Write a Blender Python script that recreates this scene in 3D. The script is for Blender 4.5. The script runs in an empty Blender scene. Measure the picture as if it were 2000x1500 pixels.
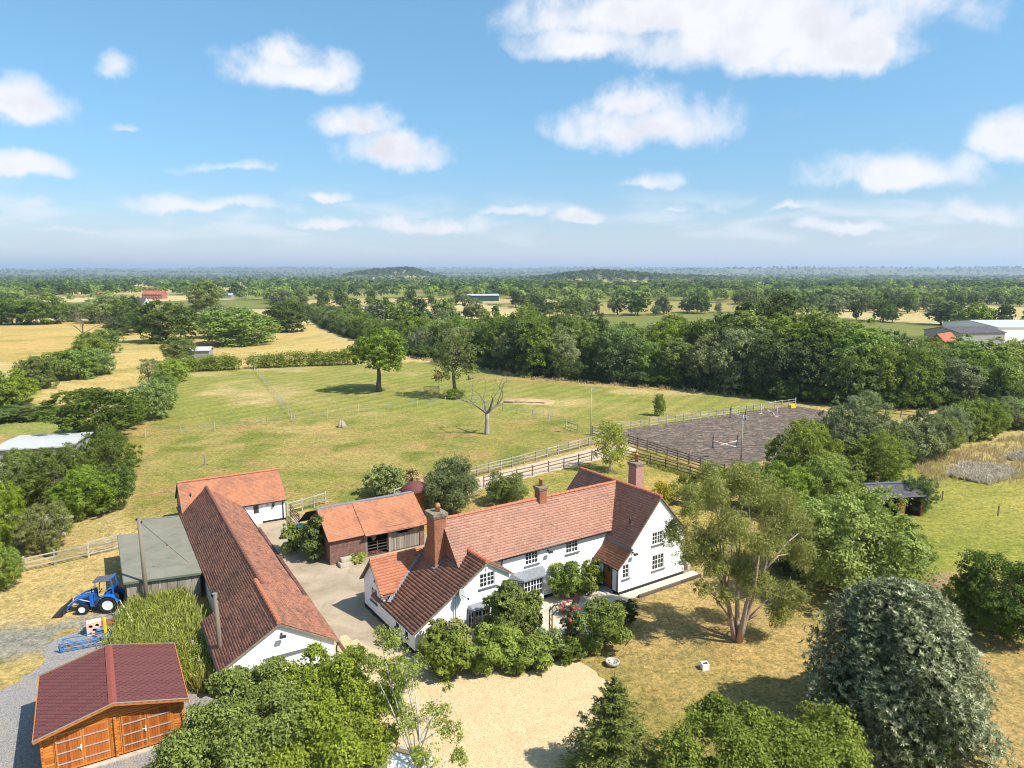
import bpy, bmesh, math, random
import numpy as np
from mathutils import Vector, Matrix
from mathutils.geometry import tessellate_polygon
R=math.radians
scene=bpy.context.scene
COL=scene.collection
# ---------------------------------------------------------------- camera
F=1387.; CH=22.0; HOR=535.
PIT=math.atan((750-HOR)/F)
cam=bpy.data.cameras.new('camera'); cam.sensor_fit='HORIZONTAL'; cam.sensor_width=36; cam.lens=36*F/2000
cam.clip_start=0.5; cam.clip_end=40000
camo=bpy.data.objects.new('camera',cam); COL.objects.link(camo)
camo.location=(0,0,CH); camo.rotation_euler=(math.pi/2-PIT,0,0); scene.camera=camo
# ---------------------------------------------------------------- light
SUN_AZ=-26.; SUN_EL=50.          # direction towards the sun: degrees from +X, and above the ground
sun=bpy.data.lights.new('sun','SUN'); sun.energy=4.6; sun.angle=R(.53); sun.color=(1,.955,.87)
suno=bpy.data.objects.new('sun',sun); COL.objects.link(suno)
sd=Vector((math.cos(R(SUN_AZ))*math.cos(R(SUN_EL)),math.sin(R(SUN_AZ))*math.cos(R(SUN_EL)),math.sin(R(SUN_EL))))
suno.rotation_euler=sd.to_track_quat('Z','Y').to_euler()
scene.view_settings.view_transform='Standard'; scene.view_settings.look='None'
scene.view_settings.exposure=0.72; scene.view_settings.gamma=1.0; scene.view_settings.use_curve_mapping=False
scene.cycles.max_bounces=5; scene.cycles.diffuse_bounces=2; scene.cycles.glossy_bounces=2
scene.cycles.transmission_bounces=3; scene.cycles.transparent_max_bounces=4; scene.cycles.volume_bounces=0
scene.cycles.use_denoising=True; scene.cycles.filter_width=1.05
# ---------------------------------------------------------------- pixel helpers (2000x1500 photo pixels)
def ray(px,py):
    x=(px-1000)/F; y=-(py-750)/F
    return (x, math.cos(PIT)+y*math.sin(PIT), -math.sin(PIT)+y*math.cos(PIT))
def G(px,py,z=0.):
    d=ray(px,py); t=(z-CH)/d[2]; return (d[0]*t,d[1]*t)
def at(px,py,Y):
    d=ray(px,py); t=Y/d[1]; return (d[0]*t,CH+d[2]*t)
# ---------------------------------------------------------------- world: sky and clouds
world=bpy.data.worlds.new('World'); scene.world=world; world.use_nodes=True
wn=world.node_tree.nodes; wl=world.node_tree.links; wn.clear()
def WN(t,**k):
    n=wn.new(t)
    for a,b in k.items(): setattr(n,a,b)
    return n
def wmath(op,a,b=None,c=None,clamp=False):
    n=WN('ShaderNodeMath',operation=op); n.use_clamp=clamp
    for i,v in enumerate((a,b,c)):
        if v is None: continue
        if isinstance(v,(int,float)): n.inputs[i].default_value=v
        else: wl.new(v,n.inputs[i])
    return n.outputs[0]
def wvec(op,a,b=None):
    n=WN('ShaderNodeVectorMath',operation=op)
    for i,v in enumerate((a,b)):
        if v is None: continue
        if isinstance(v,tuple): n.inputs[i].default_value=v
        else: wl.new(v,n.inputs[i])
    return n.outputs['Value'] if op in('LENGTH','DISTANCE') else n.outputs[0]
def wmap(v,a,b,c=0.,d=1.,smooth=True):
    n=WN('ShaderNodeMapRange'); n.interpolation_type='SMOOTHSTEP' if smooth else 'LINEAR'
    wl.new(v,n.inputs[0])
    for i,x in zip((1,2,3,4),(a,b,c,d)): n.inputs[i].default_value=x
    return n.outputs[0]
def wnoise(vec,scale,detail=6,rough=.55,dist=0.):
    n=WN('ShaderNodeTexNoise'); wl.new(vec,n.inputs['Vector'])
    n.inputs['Scale'].default_value=scale; n.inputs['Detail'].default_value=detail
    n.inputs['Roughness'].default_value=rough; n.inputs['Distortion'].default_value=dist
    return n.outputs[0]
def build_sky():
    out=WN('ShaderNodeOutputWorld'); bg=WN('ShaderNodeBackground'); wl.new(bg.outputs[0],out.inputs[0])
    bg.inputs[1].default_value=SKY_STRENGTH
    sky=WN('ShaderNodeTexSky'); sky.sky_type='NISHITA'; sky.sun_disc=False
    sky.sun_elevation=R(SUN_EL); sky.sun_rotation=R(90-SUN_AZ); sky.altitude=60; sky.air_density=1.0
    sky.dust_density=.8; sky.ozone_density=1.6
    tc=WN('ShaderNodeTexCoord'); gen=tc.outputs['Generated']
    sep=WN('ShaderNodeSeparateXYZ'); wl.new(gen,sep.inputs[0])
    az=wmath('ARCTAN2',sep.outputs[0],sep.outputs[1]); el=wmath('ARCSINE',sep.outputs[2])
    # the same field of cumulus goes on round the sky, a quarter turn at a time
    azw=wmath('WRAP',az,math.pi/4,-math.pi/4)
    uv=WN('ShaderNodeCombineXYZ'); wl.new(azw,uv.inputs[0]); wl.new(el,uv.inputs[1]); uv=uv.outputs[0]
    nz=WN('ShaderNodeTexNoise'); wl.new(gen,nz.inputs['Vector']); nz.inputs['Scale'].default_value=9; nz.inputs['Detail'].default_value=5
    nz.inputs['Roughness'].default_value=.6
    warp=wvec('MULTIPLY',wvec('SUBTRACT',nz.outputs['Color'],(.5,.5,.5)),(.085,.055,0))
    uvw=wvec('ADD',uv,warp)
    D=None
    for (px,py,hw,hh,w) in CLOUDS:
        d=ray(px,py); u0=math.atan2(d[0],d[1]); v0=math.asin(d[2]/math.sqrt(d[0]**2+d[1]**2+d[2]**2))
        m=wvec('MULTIPLY',wvec('SUBTRACT',uvw,(u0,v0,0)),(F/hw*.95,F/hh*.95,0))
        m=wvec('MAXIMUM',m,wvec('MULTIPLY',m,(1,-1.9,1)))
        q=wmath('SUBTRACT',w+.10,wvec('LENGTH',m))
        D=q if D is None else wmath('MAXIMUM',D,q)
    fine=wnoise(gen,15,8,.56,.2)
    dens=wmath('ADD',D,wmath('MULTIPLY',wmath('SUBTRACT',fine,.5),1.9))
    a1=wmap(dens,-.22,.62)
    # low flat banks of cumulus towards the horizon
    lw=WN('ShaderNodeCombineXYZ'); wl.new(wmath('MULTIPLY',az,7.0),lw.inputs[0]); wl.new(wmath('MULTIPLY',el,30.0),lw.inputs[1])
    low=wnoise(lw.outputs[0],1.,6,.55,.4)
    band=wmath('MULTIPLY',wmap(el,.012,.06),wmap(el,.125,.07))
    a2=wmath('MULTIPLY',wmath('MULTIPLY',wmap(low,.46,.66),band),.55)
    # thin cloud overhead
    hz=wvec('MULTIPLY',gen,(1,1,2.2)); hi=wnoise(hz,3.2,8,.6,.2)
    a3=wmath('MULTIPLY',wmap(hi,.56,.72),wmath('MULTIPLY',wmap(el,.36,.5),.85))
    alpha=wmath('MAXIMUM',wmath('MAXIMUM',a1,a2),a3)
    veil=wmath('MULTIPLY',wmap(el,.12,-.01,0,1),.72)
    # cloud colour: bright crowns, lilac-grey bases where the cloud is thick
    thick=wmap(wmath('ADD',D,wmath('MULTIPLY',wmath('SUBTRACT',fine,.5),1.2)),.1,.75)
    up=wvec('ADD',gen,(0,0,-.02)); fine2=wnoise(up,11,5,.55,0.)
    shade=wmath('MULTIPLY',thick,wmap(fine2,.42,.68))
    mixc=WN('ShaderNodeMix',data_type='RGBA'); wl.new(shade,mixc.inputs['Factor'])
    k=1/SKY_STRENGTH
    mixc.inputs['A'].default_value=(.63*k,.625*k,.645*k,1); mixc.inputs['B'].default_value=(.53*k,.515*k,.545*k,1)
    hsv=WN('ShaderNodeHueSaturation'); wl.new(sky.outputs[0],hsv.inputs['Color'])
    hsv.inputs['Saturation'].default_value=1.06; hsv.inputs['Value'].default_value=1.06; hsv.inputs['Hue'].default_value=.486
    mv=WN('ShaderNodeMix',data_type='RGBA'); wl.new(veil,mv.inputs['Factor'])
    # the air thickens towards the horizon
    cr=WN('ShaderNodeValToRGB'); wl.new(wmap(el,0,.5,0,1,False),cr.inputs[0]); e=cr.color_ramp.elements; e.new(.2); e.new(.42); e.new(.68)
    for q,(ps,cl) in zip(e,((0,(.64,.69,.79)),(.2,(.53,.64,.76)),(.42,(.58,.735,.83)),(.68,(.68,.84,.90)),(1,(.76,.89,.93)))): q.position=ps; q.color=cl+(1,)
    tm=WN('ShaderNodeMix',data_type='RGBA',blend_type='MULTIPLY'); tm.inputs['Factor'].default_value=1; wl.new(hsv.outputs[0],tm.inputs['A']); wl.new(cr.outputs[0],tm.inputs['B']); wl.new(tm.outputs['Result'],mv.inputs['A'])
    mv.inputs['B'].default_value=(.46*k,.505*k,.575*k,1)
    mx=WN('ShaderNodeMix',data_type='RGBA'); wl.new(wmath('MULTIPLY',alpha,.92),mx.inputs['Factor']); wl.new(mv.outputs['Result'],mx.inputs['A']); wl.new(mixc.outputs['Result'],mx.inputs['B'])
    wl.new(mx.outputs['Result'],bg.inputs[0])
SKY_STRENGTH=.12
# centre, half width, half height in photo pixels, weight
CLOUDS=[(1500,75,270,75,.95),(1330,30,330,55,.9),(1660,105,150,48,.85),(1150,85,160,45,.75),(1275,250,160,62,.88),(1230,205,90,50,.75),(585,150,105,48,.85),(545,110,55,40,.6),
 (775,310,105,45,.9),(690,255,95,45,.78),(1740,345,125,45,.88),(1995,270,70,42,.9),(30,205,100,48,.68),(30,330,85,28,.75),
 (235,130,60,45,.30),(625,385,70,16,.6),(1265,355,100,34,.42),(250,240,70,20,.25),(440,335,130,20,.35),(390,405,150,24,.68),(60,405,90,20,.58),
 (850,440,150,26,.6),(1000,415,100,17,.6),(1130,430,70,18,.7),(1540,405,80,16,.55),(1920,415,130,30,.6),(1320,410,130,26,.35),(640,440,110,18,.45),(160,450,130,18,.45),(1650,440,150,20,.45)]
build_sky()
# ---------------------------------------------------------------- mesh helpers
def tag(o,label=None,cat=None,group=None,kind=None):
    if label: o['label']=label
    if cat: o['category']=cat
    if group: o['group']=group
    if kind: o['kind']=kind
    return o
def empty(name,loc=(0,0,0),rz=0.,label=None,cat=None,group=None):
    o=bpy.data.objects.new(name,None); COL.objects.link(o); o.location=loc; o.rotation_euler=(0,0,rz)
    o.empty_display_size=.3
    return tag(o,label,cat,group)
def link(name,me,parent=None,loc=None,rot=None,scale=None):
    o=bpy.data.objects.new(name,me); COL.objects.link(o)
    if parent is not None: o.parent=parent
    if loc is not None: o.location=loc
    if rot is not None: o.rotation_euler=rot
    if scale is not None: o.scale=scale
    return o
class MB:
    def __init__(s): s.v=[]; s.f=[]
    def add(s,vs,fs):
        b=len(s.v); s.v+= [tuple(p) for p in vs]; s.f+=[tuple(b+i for i in f) for f in fs]; return s
    def box(s,x0,x1,y0,y1,z0,z1):
        return s.add([(x0,y0,z0),(x1,y0,z0),(x1,y1,z0),(x0,y1,z0),(x0,y0,z1),(x1,y0,z1),(x1,y1,z1),(x0,y1,z1)],
              [(0,3,2,1),(4,5,6,7),(0,1,5,4),(1,2,6,5),(2,3,7,6),(3,0,4,7)])
    def beam(s,p,q,w,h,up=(0,0,1)):
        p=Vector(p);q=Vector(q);d=(q-p).normalized();u=Vector(up)
        if abs(d.dot(u))>.98: u=Vector((1,0,0))
        a=d.cross(u).normalized()*w/2; b=a.cross(d).normalized()*h/2
        vs=[p-a-b,p+a-b,p+a+b,p-a+b,q-a-b,q+a-b,q+a+b,q-a+b]
        return s.add(vs,[(0,1,2,3),(7,6,5,4),(0,4,5,1),(1,5,6,2),(2,6,7,3),(3,7,4,0)])
    def tube(s,pts,rad,n=6,cap=True):
        pts=[Vector(p) for p in pts]; m=len(pts)
        if isinstance(rad,(int,float)): rad=[rad]*m
        b=len(s.v); pa=None
        for i,p in enumerate(pts):
            d=(pts[min(i+1,m-1)]-pts[max(i-1,0)]).normalized()
            if pa is None:
                pa=d.orthogonal().normalized()
            else: pa=(pa-d*pa.dot(d)).normalized()
            pb=d.cross(pa)
            for k in range(n):
                t=2*math.pi*k/n; s.v.append(tuple(p+(pa*math.cos(t)+pb*math.sin(t))*rad[i]))
        for i in range(m-1):
            for k in range(n):
                a=b+i*n+k; c=b+i*n+(k+1)%n; s.f.append((a,c,c+n,a+n))
        if cap:
            s.f.append(tuple(b+k for k in reversed(range(n)))); s.f.append(tuple(b+(m-1)*n+k for k in range(n)))
        return s
    def lathe(s,prof,c=(0,0,0),n=12,axis='z',cap=True):
        b=len(s.v); m=len(prof)
        for r,z in prof:
            for k in range(n):
                t=2*math.pi*k/n; x,y=r*math.cos(t),r*math.sin(t)
                p=(x,y,z) if axis=='z' else ((z,x,y) if axis=='x' else (y,z,x))
                s.v.append((c[0]+p[0],c[1]+p[1],c[2]+p[2]))
        for i in range(m-1):
            for k in range(n):
                a=b+i*n+k; d=b+i*n+(k+1)%n; s.f.append((a,d,d+n,a+n))
        if cap: s.f.append(tuple(b+k for k in reversed(range(n)))); s.f.append(tuple(b+(m-1)*n+k for k in range(n)))
        return s
    def prism(s,poly,z0,z1,M=None):
        n=len(poly); vs=[(x,y,z0) for x,y in poly]+[(x,y,z1) for x,y in poly]
        if M is not None: vs=[M(*p) for p in vs]
        return s.add(vs,[tuple(reversed(range(n))),tuple(range(n,2*n))]+[(i,(i+1)%n,n+(i+1)%n,n+i) for i in range(n)])
    def panel(s,outer,holes,M,depth=.14):
        """wall face with openings; M(a,b,d) maps panel coords (along, up, inward) to local xyz"""
        polys=[[Vector((a,b,0)) for a,b in outer]]+[[Vector((a,b,0)) for a,b in h] for h in holes]
        flat=[p for q in polys for p in q]; b=len(s.v)
        s.v+=[tuple(M(p.x,p.y,0)) for p in flat]
        for t in tessellate_polygon(polys): s.f.append(tuple(b+i for i in t))
        for h in holes:
            n=len(h); s.add([M(a,c,0) for a,c in h]+[M(a,c,depth) for a,c in h],[(i,(i+1)%n,n+(i+1)%n,n+i) for i in range(n)])
        return s
    def mesh(s,name,mat,smooth=False):
        me=bpy.data.meshes.new(name); me.from_pydata(s.v,[],s.f)
        if mat is not None: me.materials.append(mat)
        if smooth: me.polygons.foreach_set('use_smooth',[True]*len(me.polygons))
        me.update(); return me
    def build(s,name,mat,parent=None,smooth=False,recalc=True,bevel=0.,kind=None):
        me=s.mesh(name,mat,smooth)
        if recalc or bevel:
            bm=bmesh.new(); bm.from_mesh(me)
            if bevel: 
                bmesh.ops.bevel(bm,geom=[e for e in bm.edges],offset=bevel,segments=2,affect='EDGES',clamp_overlap=True)
            bmesh.ops.recalc_face_normals(bm,faces=bm.faces); bm.to_mesh(me); bm.free()
        o=link(name,me,parent)
        if kind: o['kind']=kind
        return o
def np_mesh(name,V,Q,mat,var=None,col=None):
    """V (n,3), Q (m,k) faces of one size; var: one float per face; col: one rgb per face"""
    me=bpy.data.meshes.new(name); V=np.asarray(V,dtype=np.float32); Q=np.asarray(Q,dtype=np.int32); k=Q.shape[1]
    me.vertices.add(len(V)); me.vertices.foreach_set('co',V.ravel())
    me.loops.add(Q.size); me.loops.foreach_set('vertex_index',Q.ravel())
    me.polygons.add(len(Q)); me.polygons.foreach_set('loop_start',np.arange(0,Q.size,k,dtype=np.int32))
    if mat is not None: me.materials.append(mat)
    if var is not None:
        a=me.attributes.new('var','FLOAT','FACE'); a.data.foreach_set('value',np.asarray(var,dtype=np.float32))
    me.update(calc_edges=True); return me
# ---------------------------------------------------------------- materials
class NT:
    def __init__(s,name):
        s.m=bpy.data.materials.new(name); s.m.use_nodes=True; s.n=s.m.node_tree.nodes; s.l=s.m.node_tree.links; s.n.clear()
        s.out=s.n.new('ShaderNodeOutputMaterial')
    def N(s,t,ins=None,**k):
        n=s.n.new(t)
        for a,b in k.items(): setattr(n,a,b)
        for a,b in (ins or {}).items(): s.put(n.inputs[a],b)
        return n
    def put(s,sock,v):
        if hasattr(v,'is_output'): s.l.new(v,sock)
        elif isinstance(v,tuple) and len(v)==3 and sock.type=='RGBA': sock.default_value=v+(1,)
        else: sock.default_value=v
    def coord(s,kind='Object',scale=(1,1,1)):
        t=s.N('ShaderNodeTexCoord'); mp=s.N('ShaderNodeMapping'); s.l.new(t.outputs[kind],mp.inputs[0]); mp.inputs['Scale'].default_value=scale
        return mp.outputs[0]
    def world_pos(s,scale=(1,1,1)):
        g=s.N('ShaderNodeNewGeometry'); mp=s.N('ShaderNodeMapping'); s.l.new(g.outputs['Position'],mp.inputs[0]); mp.inputs['Scale'].default_value=scale
        return mp.outputs[0]
    def noise(s,v,scale,detail=4,rough=.55,dist=0.):
        return s.N('ShaderNodeTexNoise',{'Vector':v,'Scale':scale,'Detail':detail,'Roughness':rough,'Distortion':dist}).outputs[0]
    def ramp(s,f,stops):
        n=s.N('ShaderNodeValToRGB',{'Fac':f}); e=n.color_ramp.elements
        while len(e)<len(stops): e.new(.5)
        for el,(p,c) in zip(e,stops): el.position=p; el.color=tuple(c)+(1,) if len(c)==3 else c
        return n.outputs[0]
    def mix(s,f,a,b,mode='MIX'):
        n=s.N('ShaderNodeMix',data_type='RGBA',blend_type=mode); s.put(n.inputs['Factor'],f); s.put(n.inputs['A'],a); s.put(n.inputs['B'],b); return n.outputs['Result']
    def math(s,op,a,b=0.,c=0.):
        n=s.N('ShaderNodeMath',operation=op); s.put(n.inputs[0],a); s.put(n.inputs[1],b); s.put(n.inputs[2],c); return n.outputs[0]
    def mapr(s,v,a,b,c=0.,d=1.): return s.N('ShaderNodeMapRange',{0:v,1:a,2:b,3:c,4:d}).outputs[0]
    def bump(s,h,strength=.3,dist=.02): return s.N('ShaderNodeBump',{'Height':h,'Strength':strength,'Distance':dist}).outputs[0]
    def surf(s,col,rough=.8,spec=.3,bump=None,metal=0.):
        p=s.N('ShaderNodeBsdfPrincipled',{'Base Color':col,'Roughness':rough,'Specular IOR Level':spec,'Metallic':metal})
        if bump is not None: s.l.new(bump,p.inputs['Normal'])
        s.l.new(p.outputs[0],s.out.inputs[0]); s.p=p; return s.m
def m_plain(name,col,rough=.7,spec=.3,vary=.15,scale=6,metal=0.,bump=0.,dirt=None):
    t=NT(name); c=t.coord(); n=t.noise(c,scale,5,.6)
    a=tuple(x*(1-vary) for x in col); b=tuple(min(1,x*(1+vary)) for x in col)
    k=t.ramp(n,[(.3,a),(.7,b)])
    if dirt: k=t.mix(t.mapr(t.noise(c,scale*.3,6,.65),.5,.72),k,dirt)
    return t.surf(k,rough,spec,t.bump(n,bump,.02) if bump else None,metal)
def m_wood(name,a,b,grain=(14,14,1.2),rough=.8,bump=.3):
    t=NT(name); c=t.coord('Object',grain); n=t.noise(c,1.6,6,.65,.6); oi=t.N('ShaderNodeObjectInfo').outputs['Random']
    k=t.mix(n,a,b); k=t.mix(.55,k,t.mix(oi,tuple(x*.6 for x in a),tuple(min(1,x*1.25) for x in b)))
    return t.surf(k,rough,.2,t.bump(n,bump,.01))
def m_tile(name,light,mid,dark,stain=(.03,.022,.02),amt=.5,sscale=(.5,.5,.5)):
    t=NT(name); a=t.N('ShaderNodeAttribute',attribute_name='var').outputs['Fac']; c=t.coord('Object')
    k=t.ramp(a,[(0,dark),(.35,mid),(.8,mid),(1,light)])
    n=t.noise(t.coord('Object',sscale),1.5,7,.68,.4); k=t.mix(t.math('MULTIPLY',t.mapr(n,.46,.66),amt),k,stain)
    sp=t.noise(c,9,4,.6); k=t.mix(t.mapr(sp,.35,.65,0,.35),k,tuple(x*.6 for x in mid))
    li=t.noise(c,1.1,6,.7); k=t.mix(t.mapr(li,.68,.76,0,.5),k,(.42,.32,.16))
    return t.surf(k,.88,.15,t.bump(sp,.2,.01))
def m_brick(name,a,b,mortar,patch=None):
    t=NT(name); tc=t.N('ShaderNodeTexCoord'); sp=t.N('ShaderNodeSeparateXYZ',{0:tc.outputs['Object']})
    cv=t.N('ShaderNodeCombineXYZ',{0:t.math('ADD',sp.outputs[0],sp.outputs[1]),1:sp.outputs[2]}).outputs[0]
    br=t.N('ShaderNodeTexBrick',{'Vector':cv,'Color1':a,'Color2':b,'Mortar':mortar,'Scale':1.,'Mortar Size':.008,'Brick Width':.225,'Row Height':.075,'Bias':-.1})
    n=t.noise(tc.outputs['Object'],2.,6,.65); k=t.mix(t.mapr(n,.45,.7,0,.6),br.outputs[0],patch or tuple(x*.4 for x in a))
    n2=t.noise(tc.outputs['Object'],14.,4,.6); k=t.mix(t.mapr(n2,.4,.65,0,.4),k,tuple(x*.5 for x in b))
    return t.surf(k,.9,.15,t.bump(br.outputs['Fac'],-.4,.01))
def m_leaf(name,dark,light,hue=.02,trans=.3,rough=.62,vary=.30,spec=.12,pale=None):
    t=NT(name); a=t.N('ShaderNodeAttribute',attribute_name='var').outputs['Fac']; oi=t.N('ShaderNodeObjectInfo').outputs['Random']
    k=t.ramp(a,[(0,dark),(1,light)])
    k=t.N('ShaderNodeHueSaturation',{'Color':k,'Hue':t.math('MULTIPLY_ADD',oi,hue*2,.5-hue),'Value':t.mapr(t.math('FRACT',t.math('MULTIPLY',oi,7.31)),0,1,1-vary,1+vary),'Saturation':t.mapr(t.math('FRACT',t.math('MULTIPLY',oi,3.77)),0,1,.82,1.08)}).outputs[0]
    kf=k
    if pale:
        g=t.N('ShaderNodeNewGeometry'); kf=t.mix(g.outputs['Backfacing'],k,pale)
    p=t.N('ShaderNodeBsdfPrincipled',{'Base Color':kf,'Roughness':rough,'Specular IOR Level':spec})
    tr=t.N('ShaderNodeBsdfTranslucent',{'Color':t.mix(.6,k,tuple(min(1,x*1.7) for x in light))})
    ms=t.N('ShaderNodeMixShader',{0:trans,1:p.outputs[0],2:tr.outputs[0]}); t.l.new(ms.outputs[0],t.out.inputs[0]); return t.m
def m_white():
    t=NT('white_render'); c=t.coord(); n=t.noise(c,30,4,.6); d=t.noise(t.coord('Object',(1,1,.35)),1.3,6,.65)
    k=t.mix(t.mapr(d,.5,.8,0,.28),(.82,.815,.80),(.66,.64,.60)); return t.surf(k,.85,.2,t.bump(n,.25,.01))
M={}
M['white']=m_white()
M['white_paint']=m_plain('white_paint',(.80,.80,.78),.45,.4,.05)
M['grey_paint']=m_plain('grey_paint',(.13,.145,.165),.5,.4,.1)
M['black_paint']=m_plain('black_paint',(.018,.018,.02),.45,.4,.2)
M['lead']=m_plain('lead_sheet',(.20,.21,.23),.55,.4,.2,5,bump=.1)
M['tile_main']=m_tile('tile_brown',(.58,.32,.225),(.45,.235,.165),(.32,.16,.115),(.22,.135,.11),.5,(.35,.5,.5))
M['tile_cat']=m_tile('tile_dark_brown',(.50,.245,.145),(.38,.172,.105),(.24,.11,.075),(.12,.075,.06),.7,(.35,1.,.6))
M['tile_orange']=m_tile('tile_orange',(.57,.265,.145),(.46,.20,.11),(.34,.14,.08),(.19,.10,.075),.62,(.5,.5,.5))
M['tile_barn']=m_tile('tile_weathered_red',(.60,.27,.14),(.42,.18,.11),(.20,.105,.085),(.085,.06,.056),.72,(1.5,.6,1.2))
M['tile_pink']=m_tile('tile_salmon',(.56,.235,.13),(.46,.18,.10),(.33,.125,.072),(.25,.11,.07),.25)
M['ridge']=m_plain('ridge_clay',(.42,.15,.085),.85,.15,.25,7)
M['ridge_dark']=m_plain('ridge_clay_dark',(.20,.085,.06),.9,.15,.4,6,dirt=(.30,.24,.16))
M['brick']=m_brick('brick_red',(.38,.13,.06),(.28,.095,.05),(.36,.26,.18))
M['brick_old']=m_brick('brick_old',(.23,.085,.06),(.11,.05,.045),(.34,.27,.22),(.05,.04,.035))
M['brick_pale']=m_brick('brick_pale',(.46,.24,.19),(.36,.17,.13),(.42,.34,.28),(.34,.2,.17))
M['clay']=m_plain('clay_pot',(.48,.17,.08),.8,.2,.15)
M['mortar']=m_plain('mortar_cap',(.24,.195,.14),.95,.1,.3,8,bump=.2,dirt=(.10,.08,.06))
M['oak_door']=m_wood('door_wood',(.20,.07,.025),(.30,.11,.035))
M['pine']=m_wood('pine_stained',(.40,.13,.025),(.56,.21,.045),(9,9,1.5),.5,.15)
M['pine_dark']=m_wood('pine_stained_dark',(.30,.075,.014),(.44,.125,.024),(12,12,1.2),.5,.15)
M['wood_grey']=m_wood('weathered_wood',(.17,.145,.115),(.31,.275,.225))
M['rail']=m_wood('fence_wood_pale',(.24,.215,.175),(.40,.365,.31),(1.5,12,12))
M['rail_brown']=m_wood('fence_wood_brown',(.115,.08,.055),(.21,.155,.11),(1.5,12,12))
M['pole_wood']=m_wood('pole_wood',(.115,.09,.065),(.22,.18,.135),(9,9,1.2))
M['wood_dark']=m_wood('old_timber',(.07,.055,.045),(.15,.12,.095))
M['felt']=m_plain('green_roof_felt',(.195,.188,.142),.9,.2,.14,1.2,bump=.05,dirt=(.23,.21,.165))
M['green_trim']=m_plain('green_trim',(.10,.13,.085),.7,.3,.15)
M['shingle']=m_plain('bitumen_shingle',(.145,.056,.054),.95,.06,.28,1.3,dirt=(.085,.042,.046))
M['shingle_gap']=m_plain('bitumen_gap',(.045,.016,.018),.95,.1,.2)
M['shingle_ridge']=m_plain('bitumen_ridge',(.24,.07,.055),.92,.12,.15)
M['blue']=m_plain('blue_tractor_paint',(.012,.115,.44),.35,.5,.12,4,dirt=(.05,.12,.28))
M['blue_old']=m_plain('blue_worn_paint',(.03,.15,.40),.6,.3,.25,7,dirt=(.16,.12,.09))
M['blue_light']=m_plain('light_blue_paint',(.10,.30,.48),.6,.3,.25,5,dirt=(.2,.15,.1))
M['rubber']=m_plain('tyre_rubber',(.02,.02,.021),.85,.25,.3,12)
M['rim']=m_plain('wheel_rim',(.72,.72,.70),.5,.4,.08)
M['steel']=m_plain('galvanised_steel',(.42,.43,.44),.5,.5,.15,9,metal=.3)
M['dark_steel']=m_plain('dark_steel',(.035,.036,.04),.55,.4,.3)
M['canopy']=m_plain('canopy_plastic',(.10,.095,.11),.6,.3,.1)
M['rust']=m_plain('rusty_iron',(.22,.085,.035),.9,.15,.35,9)
M['yellow']=m_plain('yellow_paint',(.80,.55,.01),.5,.4,.08)
M['pink']=m_plain('faded_red_plastic',(.72,.45,.36),.7,.3,.15,6,dirt=(.6,.5,.42))
M['hole']=m_plain('dark_cavity',(.03,.02,.018),.9,.1,.1)
M['teal']=m_plain('green_plastic',(.015,.085,.085),.5,.4,.2)
M['stone']=m_plain('stone',(.40,.36,.30),.92,.15,.25,8,bump=.3)
M['soil']=m_plain('soil',(.09,.065,.045),1.,.05,.3,12,bump=.4)
M['concrete_obj']=m_plain('cast_concrete',(.42,.37,.29),.95,.1,.2,5,bump=.2)
M['plum']=m_plain('plum_plastic',(.17,.06,.06),.5,.35,.12)
M['corr']=m_plain('dark_corrugated_sheet',(.085,.078,.085),.8,.2,.3,3,dirt=(.16,.13,.11))
M['metal_sheet']=m_plain('pale_sheet_roof',(.46,.46,.45),.5,.4,.08,2)
M['green_sheet']=m_plain('green_sheet',(.035,.075,.06),.6,.3,.1,2)
M['grey_sheet']=m_plain('grey_sheet',(.26,.26,.25),.7,.3,.12,2)
M['slate']=m_plain('slate',(.07,.072,.08),.8,.25,.3,6)
M['bark']=m_wood('bark',(.10,.075,.055),(.20,.165,.125),(7,7,1.5),.95,.6)
M['bark_pale']=m_wood('bark_dead',(.17,.14,.11),(.32,.275,.22),(7,7,1.5),.95,.5)
M['bark_birch']=m_wood('bark_birch',(.52,.49,.45),(.74,.71,.67),(5,5,9),.8,.3)
M['bark_euc']=m_wood('bark_brown_pink',(.23,.15,.11),(.40,.29,.23),(6,6,1.2),.8,.3)
M['car_white']=m_plain('white_car_paint',(.78,.78,.78),.25,.6,.03)
def m_glass():
    t=NT('window_glass'); n=t.noise(t.coord(),1.1,3,.5); return t.surf(t.ramp(n,[(.35,(.012,.014,.017)),(.7,(.05,.052,.055))]),.06,.6)
M['glass']=m_glass()
def m_reflect():
    t=NT('curtain'); return t.surf((.55,.52,.46),.9,.1)
M['curtain']=m_reflect()
M['leaf_mid']=m_leaf('leaf_olive',(.050,.080,.012),(.26,.325,.054),.016,.30)
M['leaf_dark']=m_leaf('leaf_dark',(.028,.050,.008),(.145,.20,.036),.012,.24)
M['leaf_bright']=m_leaf('leaf_bright',(.066,.098,.009),(.30,.365,.046),.012,.30)
M['leaf_near']=m_leaf('leaf_foreground',(.054,.082,.012),(.30,.345,.064),.006,.30,.5)
M['leaf_willow']=m_leaf('leaf_silver_green',(.066,.088,.028),(.29,.325,.125),.012,.28)
M['leaf_white']=m_leaf('leaf_whitebeam',(.034,.055,.016),(.60,.60,.36),.004,.08,.5,.1,.2,(.22,.26,.14))
M['leaf_yellow']=m_leaf('leaf_gold',(.22,.20,.02),(.50,.42,.045),.01,.35)
M['leaf_conifer']=m_leaf('leaf_conifer',(.042,.064,.009),(.25,.28,.045),.01,.18,.6)
M['leaf_euc']=m_leaf('leaf_eucalyptus',(.072,.094,.014),(.385,.40,.075),.010,.3,.55)
M['leaf_weed']=m_leaf('leaf_weeds',(.13,.155,.022),(.40,.41,.08),.01,.35)
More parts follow.
